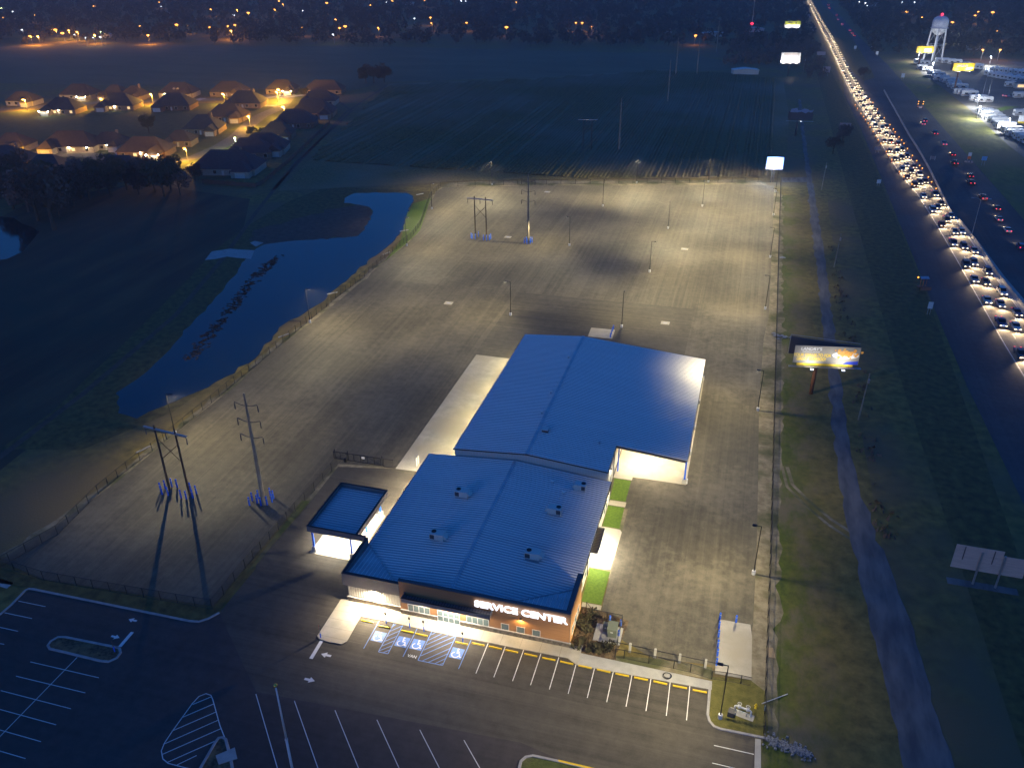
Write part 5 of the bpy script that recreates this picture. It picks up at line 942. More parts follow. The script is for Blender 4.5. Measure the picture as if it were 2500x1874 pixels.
for p, w_, z0, h_, lb in (((43.10,465.50), 5.6, 2.2, 3.4, 'pale sign back on two posts between gravel track and highway, nearest of the row'), ((41.88,655.34), 5.0, 2.4, 4.0, 'pale sign back beside the highway below the bright traffic'), ((41.61,743.63), 6.5, 2.8, 2.6, 'wide pink sign back beside the bright traffic'), ((40.20,912.73), 5.0, 2.6, 4, 'small faint sign back left of the far traffic, upper middle'), ((38.71,1046.64), 5.0, 2.6, 4, 'small faint sign back left of the far traffic, topmost'), ((55.44,426.68), 2.8, 1.5, 1.5, 'small pale sign back at the left edge of the highway works'), ((50.68,367.46), 1.6, 1.2, 1.6, 'small diamond-like sign back on the dark slope'), ((51.86,234.79), 1.3, 1.8, 2.0, 'small white sign on a post at the slope edge, lower right'), ((91.47,651.30), 2.2, 1.5, 2.6, 'small white sign right of the dark carriageway'), ((85.15,766.60), 2.0, 1.5, 2.4, 'tiny white sign by the far dark carriageway, lower of three'), ((84.56,802.20), 2.0, 1.5, 2.4, 'tiny white sign by the far dark carriageway, right of the upper two'), ((70.96,799.28), 2.0, 1.5, 2.4, 'tiny white sign by the far dark carriageway, left of the upper two')): small_sign(p, w_, z0, h_, pinkb if w_ > 2.5 else white_m, lb)
small_sign((98.21,414.13), 2.2, 2.2, 1.8, MATS['pale_blue'], 'small blue sign on a post on the dark slope below the trailers')
# ================================================================ TIMBER POLES ON THE TRACK
for b, h, lb in (((28.74,266.24), 11, 'leaning timber utility pole right of the gravel track, upper'), ((29.15,170.69), 11.5, 'timber utility pole right of the gravel track, near the scrub'), ((28.30,356.53), 11, 'timber utility pole right of the glowing screen sign'), ((26.73,662.54), 11, 'thin far timber pole below the white billboard')):
    t = thing('utility_pole', lb, 'utility pole', (*b, 0)); part(t, 'shaft', MB().cyl((0, 0, 0), (.25, 0, h), .18, .12, 8), pole_steel); part(t, 'transformer_can', MB().lathe([(.2, h - 2.2), (.22, h - 2.1), (.22, h - 1.3), (.1, h - 1.2)], (.35, -.2, 0), 10), galv)
# ================================================================ HIGHWAY FURNITURE
BAR = [(75.2, 603), (74.9, 540), (74.5, 473), (74.9, 430), (74.6, 400), (73.9, 370), (73.3, 350), (73.1, 328)]
t = thing('concrete_barrier', 'long pale concrete barrier dividing the lit lanes from the dark carriageway', 'barrier', (BAR[0][0], BAR[0][1], 0)); bl = MB().profile([(-.3, 0), (.3, 0), (.28, .08), (.13, .35), (.09, .95), (-.09, .95), (-.13, .35), (-.28, .08)], -2.98, 2.98).mesh('barrier_block', conc_grey)
for a, b in zip(BAR[:-1], BAR[1:]):
    a, b = Vector(a), Vector(b); n = max(1, round((b - a).length / 6))
    for k in range(n): p = a + (b - a) * ((k + .5) / n); link('barrier_block', bl, t, (p.x - BAR[0][0], p.y - BAR[0][1], .04), math.atan2(b.y - a.y, b.x - a.x) - math.pi / 2)
BR2 = [(73.1, 327), (74.6, 303), (75.2, 271), (77.2, 241), (79.5, 205)]
t = thing('median_kerb', 'low concrete median kerb running on from the barrier end towards the lower right', 'barrier', (BR2[0][0], BR2[0][1], 0))
for a, b in zip(BR2[:-1], BR2[1:]):
    a, b = Vector(a), Vector(b); n = max(1, round((b - a).length / 6))
    for k in range(n): p = a + (b - a) * ((k + .5) / n); link('barrier_block', bl, t, (p.x - BR2[0][0] + 1.2, p.y - BR2[0][1], .04), math.atan2(b.y - a.y, b.x - a.x) - math.pi / 2)
sheet('shoulder_strip', [(73.0, 330), (74.6, 303), (75.2, 271), (77.0, 241), (79.5, 200), (84, 200), (80.6, 241), (78.2, 271), (76.8, 303), (74.4, 332)], .056, conc_grey)
b = (74.85,306.31); t = thing('highway_lamp', 'tall unlit twin-arm highway lamp post at the median', 'lamp post', (*b, 0)); part(t, 'shaft', MB().cyl((0, 0, 0), (0, 0, 13.5), .16, .08, 10), galv); part(t, 'arm', MB().tube([(-2.4, 0, 14.0), (-1.2, 0, 14.0), (0, 0, 13.4), (1.2, 0, 14.0), (2.4, 0, 14.0)], .06, 6), galv)
for s in (-1, 1): part(t, 'lantern', MB().box((s * 2.6, 0, 14.0), (.8, .35, .18)), galv)
def barrel(p, label, side):
    if 'brl' not in LP: LP['brl'] = [MB().lathe([(.34, 0), (.34, .06), (.27, .08), (.25, .95), (.1, 1.0)], n=12).mesh('drum', orange_m), MB().lathe([(.272, .35), (.268, .5)], n=12).mesh('stripe', white_m), MB().lathe([(.12, 1.0), (.22, 1.1), (.22, 1.32), (.1, 1.4)], n=10).mesh('warning_lamp', barrel_e)]
    t = thing('traffic_drum', label, 'traffic drum', (p[0], p[1], .05), 0, side)
    for n_, me in zip(('drum', 'stripe', 'warning_lamp'), LP['brl']): link(n_, me, t)
for k, p in enumerate([(53.59,542.53),(54.08,531.24),(54.89,516.80),(55.55,507.83),(55.98,499.40),(56.55,490.38),(56.75,480.12),(57.27,469.50),(57.79,459.59),(57.96,450.49),(58.51,442.56),(59.32,426.01),(59.63,417.93),(60.12,410.60),(60.94,389.07),(61.87,380.88),(63.53,369.46)]): barrel(p, 'orange traffic drum, ' + ordinal(k + 1) + ' from the far end along the left edge of the lit lanes', 'traffic drums left of the lit lanes')
for k, p in enumerate([(62.39,578.03),(63.32,564.75),(64.12,552.38),(64.83,532.06),(66.06,507.16),(67.20,489.08),(67.76,477.93),(67.87,470.98),(68.45,459.55),(68.87,452.65),(69.08,445.16),(69.39,434.34),(69.93,420.70),(70.52,410.83),(70.61,402.08),(71.11,397.54),(71.54,382.75),(71.74,375.10),(72.03,365.00)]): barrel(p, 'orange traffic drum, ' + ordinal(k + 1) + ' from the far end between lit lanes and barrier', 'traffic drums right of the lit lanes')
t = thing('warning_trailer', 'roadside trailer with four orange lights in a square beside the dark carriageway', 'trailer', (*(89.54,548.52), 0)); part(t, 'board', MB().bx(-1.6, 1.6, -.08, 0, 1.6, 3.9), black_m); part(t, 'chassis', MB().bx(-1.5, 1.5, -.7, .9, .4, .7), orange_m)
for x in (-1.3, 1.3):
    for z in (2.2, 3.5): part(t, 'warning_lamp', MB().cyl((x, -.09, z), (x, -.2, z), .26, n=10), barrel_e)
    part(t, 'wheel', MB().cyl((x, -.3, .35), (x + .2, -.3, .35), .35, n=12), rubber)
for x in (-.6, 0, .6): part(t, 'barricade_rail', MB().bx(x - .25, x + .25, -1.4, -1.35, .2, .7), white_m)
t = thing('arrow_board_trailer', 'dark orange solar message trailer parked on the slope left of the lit lanes', 'trailer', (*(52.77,254.50), 0), .3); part(t, 'chassis', MB().bx(-1.4, 1.4, -.7, .7, .5, .75).bx(1.4, 2.8, -.08, .08, .5, .6), rust_m); part(t, 'solar_panel', MB().add([(-1.2, -.7, 3.3), (1.3, -.7, 3.3), (1.3, .5, 3.7), (-1.2, .5, 3.7)], [(0, 1, 2, 3)]), galv); part(t, 'mast', MB().cyl((0, 0, .7), (0, 0, 3.4), .1, n=8).cyl((-.8, 0, .7), (-.8, 0, 3.2), .06, n=8).cyl((.9, 0, .7), (.9, 0, 3.2), .06, n=8), orange_m)
part(t, 'barricade', MB().bx(-1.6, 1.6, -2.2, -2.1, .3, 1.2), mat('barricade_orange', (.4, .15, .08), rough=.6)); part(t, 'wheel', MB().cyl((-.2, -.85, .35), (-.2, -.7, .35), .35, n=12).cyl((-.2, .7, .35), (-.2, .85, .35), .35, n=12), rubber); part(t, 'beacon', MB().lathe([(.2, 3.3), (.2, 3.6), (.05, 3.7)], (-1.7, .3, 0), 10), barrel_e)
t = thing('barricade', 'striped barricade standing on the dark closed lane', 'barricade', (*(78.31,418.81), .05))
for z in (.5, 1.0, 1.5): part(t, 'rail', MB().bx(-1.2, 1.2, -.04, 0, z, z + .22), pinkb)
part(t, 'leg', MB().bx(-1.0, -.9, -.3, .4, 0, 1.75).bx(.9, 1.0, -.3, .4, 0, 1.75), galv)
t = thing('warning_sign', 'orange and white roadwork sign with small barricade right of the red tail lights', 'sign', (*(92.83,417.44), 0)); part(t, 'panel', MB().bx(-.7, .7, -.05, 0, 3.0, 4.6), white_m); part(t, 'lower_panel', MB().bx(-.7, .7, -.05, 0, 1.7, 2.95), orange_m); part(t, 'post', MB().bx(-.6, -.5, .003, .1, 0, 4.4).bx(.5, .6, .003, .1, 0, 4.4), galv)
for x in (-1.3, 0, 1.3): part(t, 'barricade_rail', MB().bx(x - .4, x + .4, -.8, -.74, .3, 1.1), pinkb)
# ================================================================ VEHICLES ON THE HIGHWAY
car_cols = {'white': (.62, .62, .60), 'silver': (.36, .37, .39), 'black': (.012, .012, .014), 'red': (.28, .015, .012), 'blue': (.02, .05, .16), 'grey': (.11, .11, .12)}
car_m = {k: mat('car_paint_' + k, v, rough=.3) for k, v in car_cols.items()}
car_glass = mat('car_glass', (.01, .012, .015), rough=.08)
SHAPES = {
 'sedan': ([(-2.35, .35), (-2.38, .8), (-2.0, .98), (1.0, .97), (2.1, .82), (2.35, .62), (2.35, .35)], [(-1.75, .98), (-1.15, 1.42), (.1, 1.45), (.95, .975)], 1.82, 4.7),
 'suv': ([(-2.35, .4), (-2.38, 1.0), (-2.3, 1.12), (1.1, 1.1), (2.2, .98), (2.38, .7), (2.38, .4)], [(-2.25, 1.125), (-1.95, 1.78), (.2, 1.8), (1.05, 1.105)], 1.92, 4.75),
 'pickup': ([(-2.9, .5), (-2.9, 1.15), (-.7, 1.15), (1.3, 1.15), (2.6, 1.1), (2.85, .8), (2.85, .5)], [(-.9, 1.155), (-.75, 1.82), (.55, 1.85), (1.35, 1.155)], 1.98, 5.8)}
def car(kind, col, label, loc, rz, group):
    key = ('car', kind, col)
    bp, cp, W_, L_ = SHAPES[kind]
    if key not in LP:
        cb = MB().profile(cp, -W_ * .42, W_ * .42); rf = MB().bx(cp[1][0] + .1, cp[2][0] - .05, -W_ * .40, W_ * .40, cp[2][1] + .002, cp[2][1] + .05)
        LP[key] = (MB().profile(bp, -W_ / 2, W_ / 2).mesh('body', car_m[col]), cb.mesh('windows', car_glass), rf.mesh('roof', car_m[col]), MB().cyl((0, -.11, 0), (0, .11, 0), .34, n=14).cyl((0, -.12, 0), (0, .12, 0), .19, n=10, mi=1).mesh('wheel', [rubber, galv]),
                   MB().box((0, 0, 0), (.06, .42, .20)).mesh('headlight', head_e), MB().box((0, 0, 0), (.06, .34, .22)).mesh('tail_light', tail_e))
    b_, w_, r_, wh_, hl, tl = LP[key]
    t = thing('car' if kind != 'pickup' else 'pickup_truck', label, 'car' if kind != 'pickup' else 'pickup', (loc[0], loc[1], .06), rz, group)
    link('body', b_, t); c = link('windows', w_, t); link('roof', r_, c)
    for x in (-L_ * .3, L_ * .3):
        for s in (-1, 1): link('wheel', wh_, t, (x, s * (W_ / 2 - .08), .34))
    for s in (-1, 1): link('headlight', hl, t, (bp[-1][0] + .01, s * W_ * .34, bp[-2][1] + .08)); link('tail_light', tl, t, (bp[0][0] - .03, s * W_ * .36, bp[1][1] - .02))
    return t
far_car = {}
def car_far(kind, col, label, loc, rz, group):
    key = (kind, col)
    if key not in far_car:
        bp, cp, W_, L_ = SHAPES[kind]
        mb = MB().profile(bp, -W_ / 2, W_ / 2).profile(cp, -W_ * .42, W_ * .42, 1)
        for s in (-1, 1): mb.box((bp[-1][0] + .03, s * W_ * .34, .75), (.06, .5, .3), 0, 2); mb.box((bp[0][0] - .03, s * W_ * .36, .85), (.06, .4, .25), 0, 3)
        far_car[key] = mb.mesh('car', [car_m[col], car_glass, head_e, tail_e])
    return tag(link('car' if kind != 'pickup' else 'pickup_truck', far_car[key], None, (loc[0], loc[1], .06), rz), label, 'car' if kind != 'pickup' else 'pickup', group)
def truck(loc, rz, label, group):
    t = thing('lorry', label, 'truck', (loc[0], loc[1], .06), rz, group)
    part(t, 'trailer', MB().bx(-8.2, 5.0, -1.28, 1.28, 1.1, 4.0), white_m); part(t, 'cab', MB().profile([(5.3, .6), (5.3, 3.3), (6.6, 3.2), (7.0, 2.1), (8.4, 1.8), (8.4, .6)], -1.2, 1.2), car_m['red']); part(t, 'windscreen', MB().add([(6.63, -1.0, 3.1), (6.63, 1.0, 3.1), (7.03, 1.0, 2.2), (7.03, -1.0, 2.2)], [(0, 1, 2, 3)]), car_glass)
    for x in (-7, -5.8, 3.8, 5.2, 7.6):
        for s in (-1, 1): part(t, 'wheel', MB().cyl((x, s * 1.0, .5), (x, s * 1.25, .5), .5, n=12), rubber)
    for s in (-1, 1): part(t, 'headlight', MB().box((8.44, s * .9, 1.1), (.06, .4, .25)), head_e)
    for x in np.arange(-8, 5, 2.2): part(t, 'marker_lamp', MB().box((x, -1.3, 1.3), (.3, .05, .14)).box((x, 1.3, 3.9), (.3, .05, .14)), amber_e)
beam = light('SPOT', 'headlight_beam', 560, (1, .74, .44), spot_size=math.radians(105), spot_blend=.7, shadow_soft_size=.2)
r_ = random.Random(21); names = ['left', 'middle', 'right']; cn_ = [0, 0, 0]; cd_ = 0
for lane, u in enumerate((.20, .51, .80)):
    y = 212 + r_.uniform(0, 8)
    while y < 1320:
        x = lerp_path(HL, y) * (1 - u) + lerp_path(HRs, y) * u; x2 = lerp_path(HL, y + 6) * (1 - u) + lerp_path(HRs, y + 6) * u
        a_ = math.atan2(-6, x - x2); kind = r_.choice(['sedan', 'suv', 'suv', 'pickup', 'sedan']); col = r_.choice(list(car_cols))
        wide = lerp_path(HRs, y) - lerp_path(HL, y)
        if wide < 8.2 and lane == 1: y += 14; continue
        if lane == 1 and y > 700: break
        cn_[lane] += 1; lb = '%s %s with headlights lit, %s from the near end of the %s bright lane' % (col, kind, ordinal(cn_[lane]), names[lane])
        if y < 520 and r_.random() < .012:
            truck((x, y), a_, 'white articulated lorry, %s vehicle from the near end of the %s bright lane' % (ordinal(cn_[lane]), names[lane]), 'lorries on the bright carriageway'); y += 16; t = None
        elif y < 430: t = car(kind, col, lb, (x, y), a_, 'cars on the bright carriageway')
        else: t = car_far(kind, col, lb, (x, y), a_, 'far cars on the bright carriageway')
        if t is not None and (y < 900 or lane == 0): put_light('headlight_beam', beam, t, (2.7, 0, 1.5), (0, math.radians(-52), 0))
        y += r_.uniform(10, 21) if y < 600 else r_.uniform(8, 12) * (1 + (y - 600) / 900)
rl = [(66.9, 1302), (71.6, 1079), (76, 920), (79.5, 760), (82.5, 620), (85.4, 508), (86.5, 465), (87.6, 409), (88.8, 369), (89.2, 333), (89.6, 300), (89.9, 240)]
beam_r = light('SPOT', 'headlight_beam_dark', 220, (1, .82, .60), spot_size=math.radians(70), spot_blend=.7, shadow_soft_size=.2)
for y in (300, 318, 331, 345, 358, 380, 392, 413, 430, 452, 476, 499, 507, 905, 925, 950, 1010, 1060, 1110, 1200, 1250):
    x = lerp_path(rl, y) + r_.choice((-1.7, 1.9)) * .6; a_ = math.pi / 2 + .03; kind = r_.choice(['sedan', 'suv', 'pickup']); col = r_.choice(list(car_cols))
    cd_ += 1; lb = '%s %s with red tail lights, %s from the near end of the dark carriageway' % (col, kind, ordinal(cd_))
    t = (car if y < 430 else car_far)(kind, col, lb, (x, y), a_, 'cars driving away on the dark carriageway')
    if y < 520: put_light('headlight_beam', beam_r, t, (2.8, 0, .9), (0, math.radians(-72), 0))
# ================================================================ WATER TOWER
b = (124.79,755.28); t = thing('water_tower', 'white multi-leg water tower with a red light on top', 'water tower', (*b, 0)); HT = 31.8; R_T = 5.7
part(t, 'tank', MB().lathe([(.6, HT - 14), (2.6, HT - 13.2), (4.5, HT - 11.6), (R_T, HT - 9), (R_T, HT - 3.6), (4.9, HT - 1.9), (3.1, HT - .7), (.8, HT)], n=28), white_m, True)
part(t, 'balcony', MB().lathe([(R_T, HT - 8.8), (R_T + .8, HT - 8.7), (R_T + .8, HT - 8.5), (R_T, HT - 8.4)], n=28), white_m); part(t, 'riser', MB().cyl((0, 0, 0), (0, 0, HT - 13.5), 1.0, n=14), white_m, True)
for k in range(6):
    a_ = k * math.pi / 3 + .3; part(t, 'leg', MB().cyl((R_T * 1.30 * math.cos(a_), R_T * 1.30 * math.sin(a_), 0), (R_T * math.cos(a_), R_T * math.sin(a_), HT - 8), .42, n=10), white_m)
    a2 = a_ + math.pi / 3
    for z0, z1, s0, s1 in ((1, 11, 1.29, 1.17), (11, 23, 1.17, 1.03)):
        part(t, 'brace', MB().cyl((R_T * s0 * math.cos(a_), R_T * s0 * math.sin(a_), z0), (R_T * s1 * math.cos(a2), R_T * s1 * math.sin(a2), z1), .09, n=5).cyl((R_T * s1 * math.cos(a_), R_T * s1 * math.sin(a_), z1), (R_T * s1 * math.cos(a2), R_T * s1 * math.sin(a2), z1), .14, n=5), white_m)
part(t, 'beacon', MB().lathe([(.3, HT), (.9, HT + .3), (.9, HT + 1.3), (.3, HT + 1.7)], n=12), red_e); put_light('tower_flood', light('SPOT', 'tower_flood', 30000, (.92, .96, 1), spot_size=math.radians(60), spot_blend=.6, shadow_soft_size=.4), t, (14, -22, 1.5), (math.radians(180 - 38), 0, math.radians(35)))
# ================================================================ RVS, BOATS AND LOT LAMPS
rv_white = mat('rv_white', (.66, .66, .65), rough=.4); rv_trim = [mat('rv_stripe_a', (.10, .11, .14), rough=.5), mat('rv_stripe_b', (.22, .12, .06), rough=.5), mat('rv_stripe_c', (.06, .10, .20), rough=.5)]
RVM = {}
def rv_mesh(k):
    if k in RVM: return RVM[k]
    L_ = (8.6, 9.8, 7.2)[k]; h = (3.3, 3.7, 3.1)[k]
    body = MB().profile([(-L_/2, .55), (-L_/2, h - .25), (-L_/2 + .3, h), (L_/2 - .5, h), (L_/2, h - .7), (L_/2, 1.1), (L_/2 - .5, .55)], -1.25, 1.25)
    RVM[k] = (body.mesh('body', rv_white), MB().bx(-L_*.32, -L_*.14, -1.27, -1.252, 1.7, 2.4).bx(L_*.08, L_*.3, -1.27, -1.252, 1.7, 2.4).mesh('window', car_glass), MB().bx(-L_/2 - .015, -L_/2 - .002, -.6, .6, 1.7, 2.5).mesh('rear_window', car_glass), MB().bx(-L_/2 + .1, L_/2 - .6, -1.265, -1.252, 1.0, 1.45).mesh('stripe', rv_trim[k]), MB().cyl((-.2, -1.26, .38), (-.2, -1.0, .38), .38, n=12).cyl((.7, -1.26, .38), (.7, -1.0, .38), .38, n=12).cyl((-.2, 1.0, .38), (-.2, 1.26, .38), .38, n=12).mesh('wheel', rubber), MB().bx(-.4, .3, -.35, .35, h + .002, h + .3).bx(-L_*.35, -L_*.3, -.2, .2, h + .002, h + .12).mesh('roof_unit', grey_m), MB().bx(L_/2, L_/2 + 1.1, -.06, .06, .5, .62).mesh('hitch', black_m), MB().bx(-L_*.07, L_*.04, -1.27, -1.252, .8, 2.5).mesh('door', grey_m))
    return RVM[k]
def rv(p, rz, k, label, group):
    t = thing('travel_trailer', label, 'camper trailer', (p[0], p[1], .03), rz, group)
    for n_, me in zip(('body', 'window', 'rear_window', 'stripe', 'wheel', 'roof_unit', 'hitch', 'door'), rv_mesh(k)): link(n_, me, t)
r_ = random.Random(31)
PF = [(118.55,537.01),(119.14,530.52),(119.41,523.14),(119.68,516.28),(119.99,509.60),(120.24,503.08),(120.78,497.36),(121.19,491.75),(121.59,486.25),(122.03,480.89),(123.15,477.41),(124.18,472.91),(125.18,468.49),(126.28,464.19)]
for k, p in enumerate(PF): rv((p[0] + 3, p[1]), math.radians(16) + r_.uniform(-.04, .04), r_.choice((0, 1, 1, 2)), 'white travel trailer, ' + ordinal(k + 1) + ' from the far end of the front diagonal row', 'trailers in the front diagonal row')
for k, p in enumerate([(112.05,733.51),(115.00,725.02),(110.63,703.55),(112.92,697.29)]): rv(p, math.radians(10) + r_.uniform(-.1, .1), 2, 'white camper, ' + ordinal(k + 1) + ' in the floodlit cluster at the far dealership corner', 'campers at the far corner')
for k, p in enumerate([(114.73,677.07),(116.44,668.10),(115.56,651.86),(117.63,646.51),(119.98,643.22),(119.89,624.71),(121.63,618.44),(120.66,634.00),(119.44,600.81),(121.68,598.43),(123.13,593.45)]): rv(p, math.radians(8) + r_.uniform(-.1, .1), r_.choice((0, 1, 2)), 'camper, ' + ordinal(k + 1) + ' from the far end of the slanting row by the yellow billboard', 'campers behind the yellow billboard')
for k, p in enumerate([(129.24,740.40),(133.58,737.04),(137.14,734.16)]): rv(p, math.radians(4), 1, 'long camper below the water tower, ' + ordinal(k + 1) + ' from the left', 'campers below the water tower')
for k, p in enumerate([(141.50,722.00),(143.74,721.32),(145.55,718.24),(147.55,716.38),(149.54,714.53),(151.51,712.69)]): rv(p, math.radians(75), 0, 'camper nose-on in the back row, ' + ordinal(k + 1) + ' right of the yellow billboard', 'campers in the back row')
for k, p in enumerate([(149.44,684.92),(150.52,678.91),(152.36,675.22),(154.39,672.64),(156.40,670.08),(158.39,667.54),(160.36,665.02),(162.31,662.53),(164.47,661.08),(166.61,659.63),(156.26,701.48),(158.95,699.90),(161.63,698.33),(164.29,696.77),(166.93,695.23),(169.55,693.69),(172.16,692.16),(173.98,690.46)]): rv(p, math.radians(78) + r_.uniform(-.05, .05), r_.choice((0, 1)), 'camper, ' + ordinal(k % 10 + 1) + ' from the left in the ' + ('lower' if k < 10 else 'upper') + ' line of the double row', 'campers in the double row')
for p, lb in (((155.95,635.28), 'long pale camper parked alone below the double row'), ((152.18,594.23), 'bright white camper by the dealership office at the right edge'), ((140.13,535.54), 'grey camper in shade at the right edge above the front row'), ((127.49,572.95), 'dark camper beside the flagpole at the dealership'), ((125.28,578.15), 'white camper under the floodlight in front of the flagpole')): rv(p, math.radians(14), 1, lb, None)
for k, p in enumerate([(144.86,597.31),(146.94,594.99)]): car_far('pickup' if k else 'sedan', ('white', 'blue')[k], ('white car', 'blue pickup')[k] + ' parked on the open dealership asphalt', p, .1, None)
def lot_lamp(p, label, h=7.5, m=None, power=3800, color=(.88, .94, 1), r=.45, group=None, cat='street lamp', name='street_lamp'):
    m = m or mercury_e; k = ('sl', m.name, h, r)
    if k not in LP: LP[k] = (MB().cyl((0, 0, 0), (0, 0, h - .2), .12, .08, 8).mesh('pole', galv), MB().cyl((0, 0, h - .25), (.9, 0, h + .1), .05, n=6).mesh('arm', galv), MB().lathe([(r * .45, h - r * .5), (r, h - r * .1), (r * .9, h + r * .25), (r * .3, h + r * .45)], (.9, 0, 0), 12).mesh('lamp_globe', m))
    t = thing(name, label, cat, (p[0], p[1], 0), -1.57 + RND.uniform(-.6, .6), group)
    for n_, me in zip(('pole', 'arm', 'lamp_globe'), LP[k]): link(n_, me, t)
    if power: put_light('street_light', light('POINT', 'lamp_%s_%d' % (m.name, power), power, color, shadow_soft_size=.5), t, (.9, 0, h - .9))
    return t
for k, p in enumerate([(114.71,687.74),(152.13,862.76),(159.93,729.74),(121.11,557.14),(114.67,520.72),(123.15,489.46),(112.52,742.35)]): lot_lamp(p, ('blue-white floodlight lamp between the campers below the water tower', 'white lamp right of the water tower legs', 'blue-white lamp on the dark ground right of the water tower', 'blue-white lamp near the flagpole of the dealership', 'blue-white lamp at the head of the front trailer row', 'blue-white lamp behind the near end of the trailer rows', 'blue-white lamp under the smaller yellow billboard')[k], 7, mercury_e, 4800 if k not in (1, 6) else 2500)
for b, h, lb in (((130.92,595.27), 12, 'thin pale pole at the dealership, left of two'), ((128.97,572.54), 13, 'thin pale pole at the dealership, right of two'), ((118.07,469.07), 7, 'thin unlit lamp post at the trailer row, left'), ((118.79,447.00), 7, 'thin unlit lamp post at the trailer row, right')):
    t = thing('thin_pole', lb, 'pole', (*b, 0)); part(t, 'shaft', MB().cyl((0, 0, 0), (0, 0, h), .1, .06, 8), galv); part(t, 'finial', MB().lathe([(.05, h), (.14, h + .1), (.02, h + .25)], n=8), galv)
p = (161.13,634.23); t = thing('office', 'lit dealership office with orange window glow at the right edge', 'building', (*p, 0), .2); part(t, 'wall', MB().bx(-5, 6, -3, 4, 0, 3.2), wall_m); part(t, 'roof', MB().profile([(-5.4, 3.2), (6.4, 3.2), (.5, 4.8)], -3.4, 4.4), trim_dark); part(t, 'window', MB().bx(-4, 0, -3.04, -3.01, .8, 2.4), win_e)
p = (133.66,503.10); t = thing('banner_sign', 'lit white and yellow banner board at the right edge behind the trailers', 'sign', (*p, 0), .2); part(t, 'panel', MB().bx(-3.5, 3.5, -.1, 0, 2.2, 6.2), ad_white); part(t, 'yellow_band', MB().bx(-3.5, 3.5, -.13, -.102, 2.2, 3.2), ad_yellow); part(t, 'post', MB().bx(-3, -2.8, .003, .2, 0, 6).bx(2.8, 3, .003, .2, 0, 6), galv)
# ================================================================ SUBDIVISION STREETS
street = asphalt('street_asphalt', (.14, .13, .11), 'X', 5, .1, .2, dirt_amt=.2)
mb = MB()
for pts in ([(-441.28,414.20),(-431.81,427.62),(-406.42,437.44),(-394.58,453.93),(-367.10,462.40),(-340.75,472.63),(-315.29,484.74),(-305.11,495.50),(-296.83,510.40)], [(-350.62,321.58),(-333.50,329.38),(-306.48,333.69),(-279.67,327.69),(-257.82,332.00),(-253.20,343.36),(-253.89,363.77),(-258.34,386.53),(-267.98,413.57),(-274.57,438.04),(-276.52,462.52),(-290.47,498.91)]): mb.band(pts, 8.5, .05)
struct('street', mb, street)
mb = MB()
for a, b in (((-304.71,351.27), (-284.43,332.16)), ((-276.06,338.86), (-275.43,328.74)), ((-339.98,478.96), (-340.08,466.75)), ((-247.34,330.21), (-238.11,328.20)), ((-290.51,505.32), (-302.84,487.66)), ((-282.11,505.13), (-294.17,489.69)), ((-295.93,463.56), (-281.26,467.03)), ((-263.04,444.23), (-257.78,445.49))): mb.band([a, b], 5, .06)
struct('driveway', mb, conc_grey)
lawn_t = mat('town_lawn', (.045, .06, .016), (.08, .095, .03), .3, .95)
sheet('town_lawn', [(-444.74,397.36),(-417.77,421.62),(-308.76,474.12),(-323.30,513.21),(-298.04,528.25),(-266.67,500.27),(-256.32,456.37),(-223.37,366.28),(-205.47,316.02),(-225.77,307.07),(-279.39,311.57),(-334.00,308.64),(-353.39,301.62)], .036, lawn_t)
sheet('town_lawn', [(-692.24,652.01),(-673.35,672.87),(-667.48,709.72),(-615.07,734.67),(-627.20,751.51),(-672.95,747.08),(-736.14,724.14),(-755.30,700.82)], .038, lawn_t)
# ================================================================ HOUSES
roof_c = [mat('shingle_dark', (.030, .032, .040), (.050, .052, .060), .8, .9), mat('shingle_brown', (.06, .042, .036), (.085, .06, .05), .8, .9)]
brick_c = [mat('brick_tan', (.22, .15, .10), (.32, .23, .16), 1.5, .85), mat('brick_pale', (.40, .34, .27), (.5, .44, .36), 1.5, .85), mat('brick_brown', (.14, .085, .06), (.2, .12, .085), 1.5, .85)]
def hip(mb, x0, x1, y0, y1, z, slope, ov=.6, hipx=True):
    x0 -= ov; x1 += ov; y0 -= ov; y1 += ov; hw_ = (y1 - y0) / 2; r_ = z + hw_ * slope; ym = (y0 + y1) / 2; q = hw_ * .95 if hipx else 0
    if x1 - x0 < 2 * q: q = (x1 - x0) / 2 - .05
    mb.add([(x0, y0, z), (x1, y0, z), (x1, y1, z), (x0, y1, z), (x0 + q, ym, r_), (x1 - q, ym, r_)], [(0, 1, 5, 4), (1, 2, 5), (2, 3, 4, 5), (3, 0, 4), (3, 2, 1, 0)])
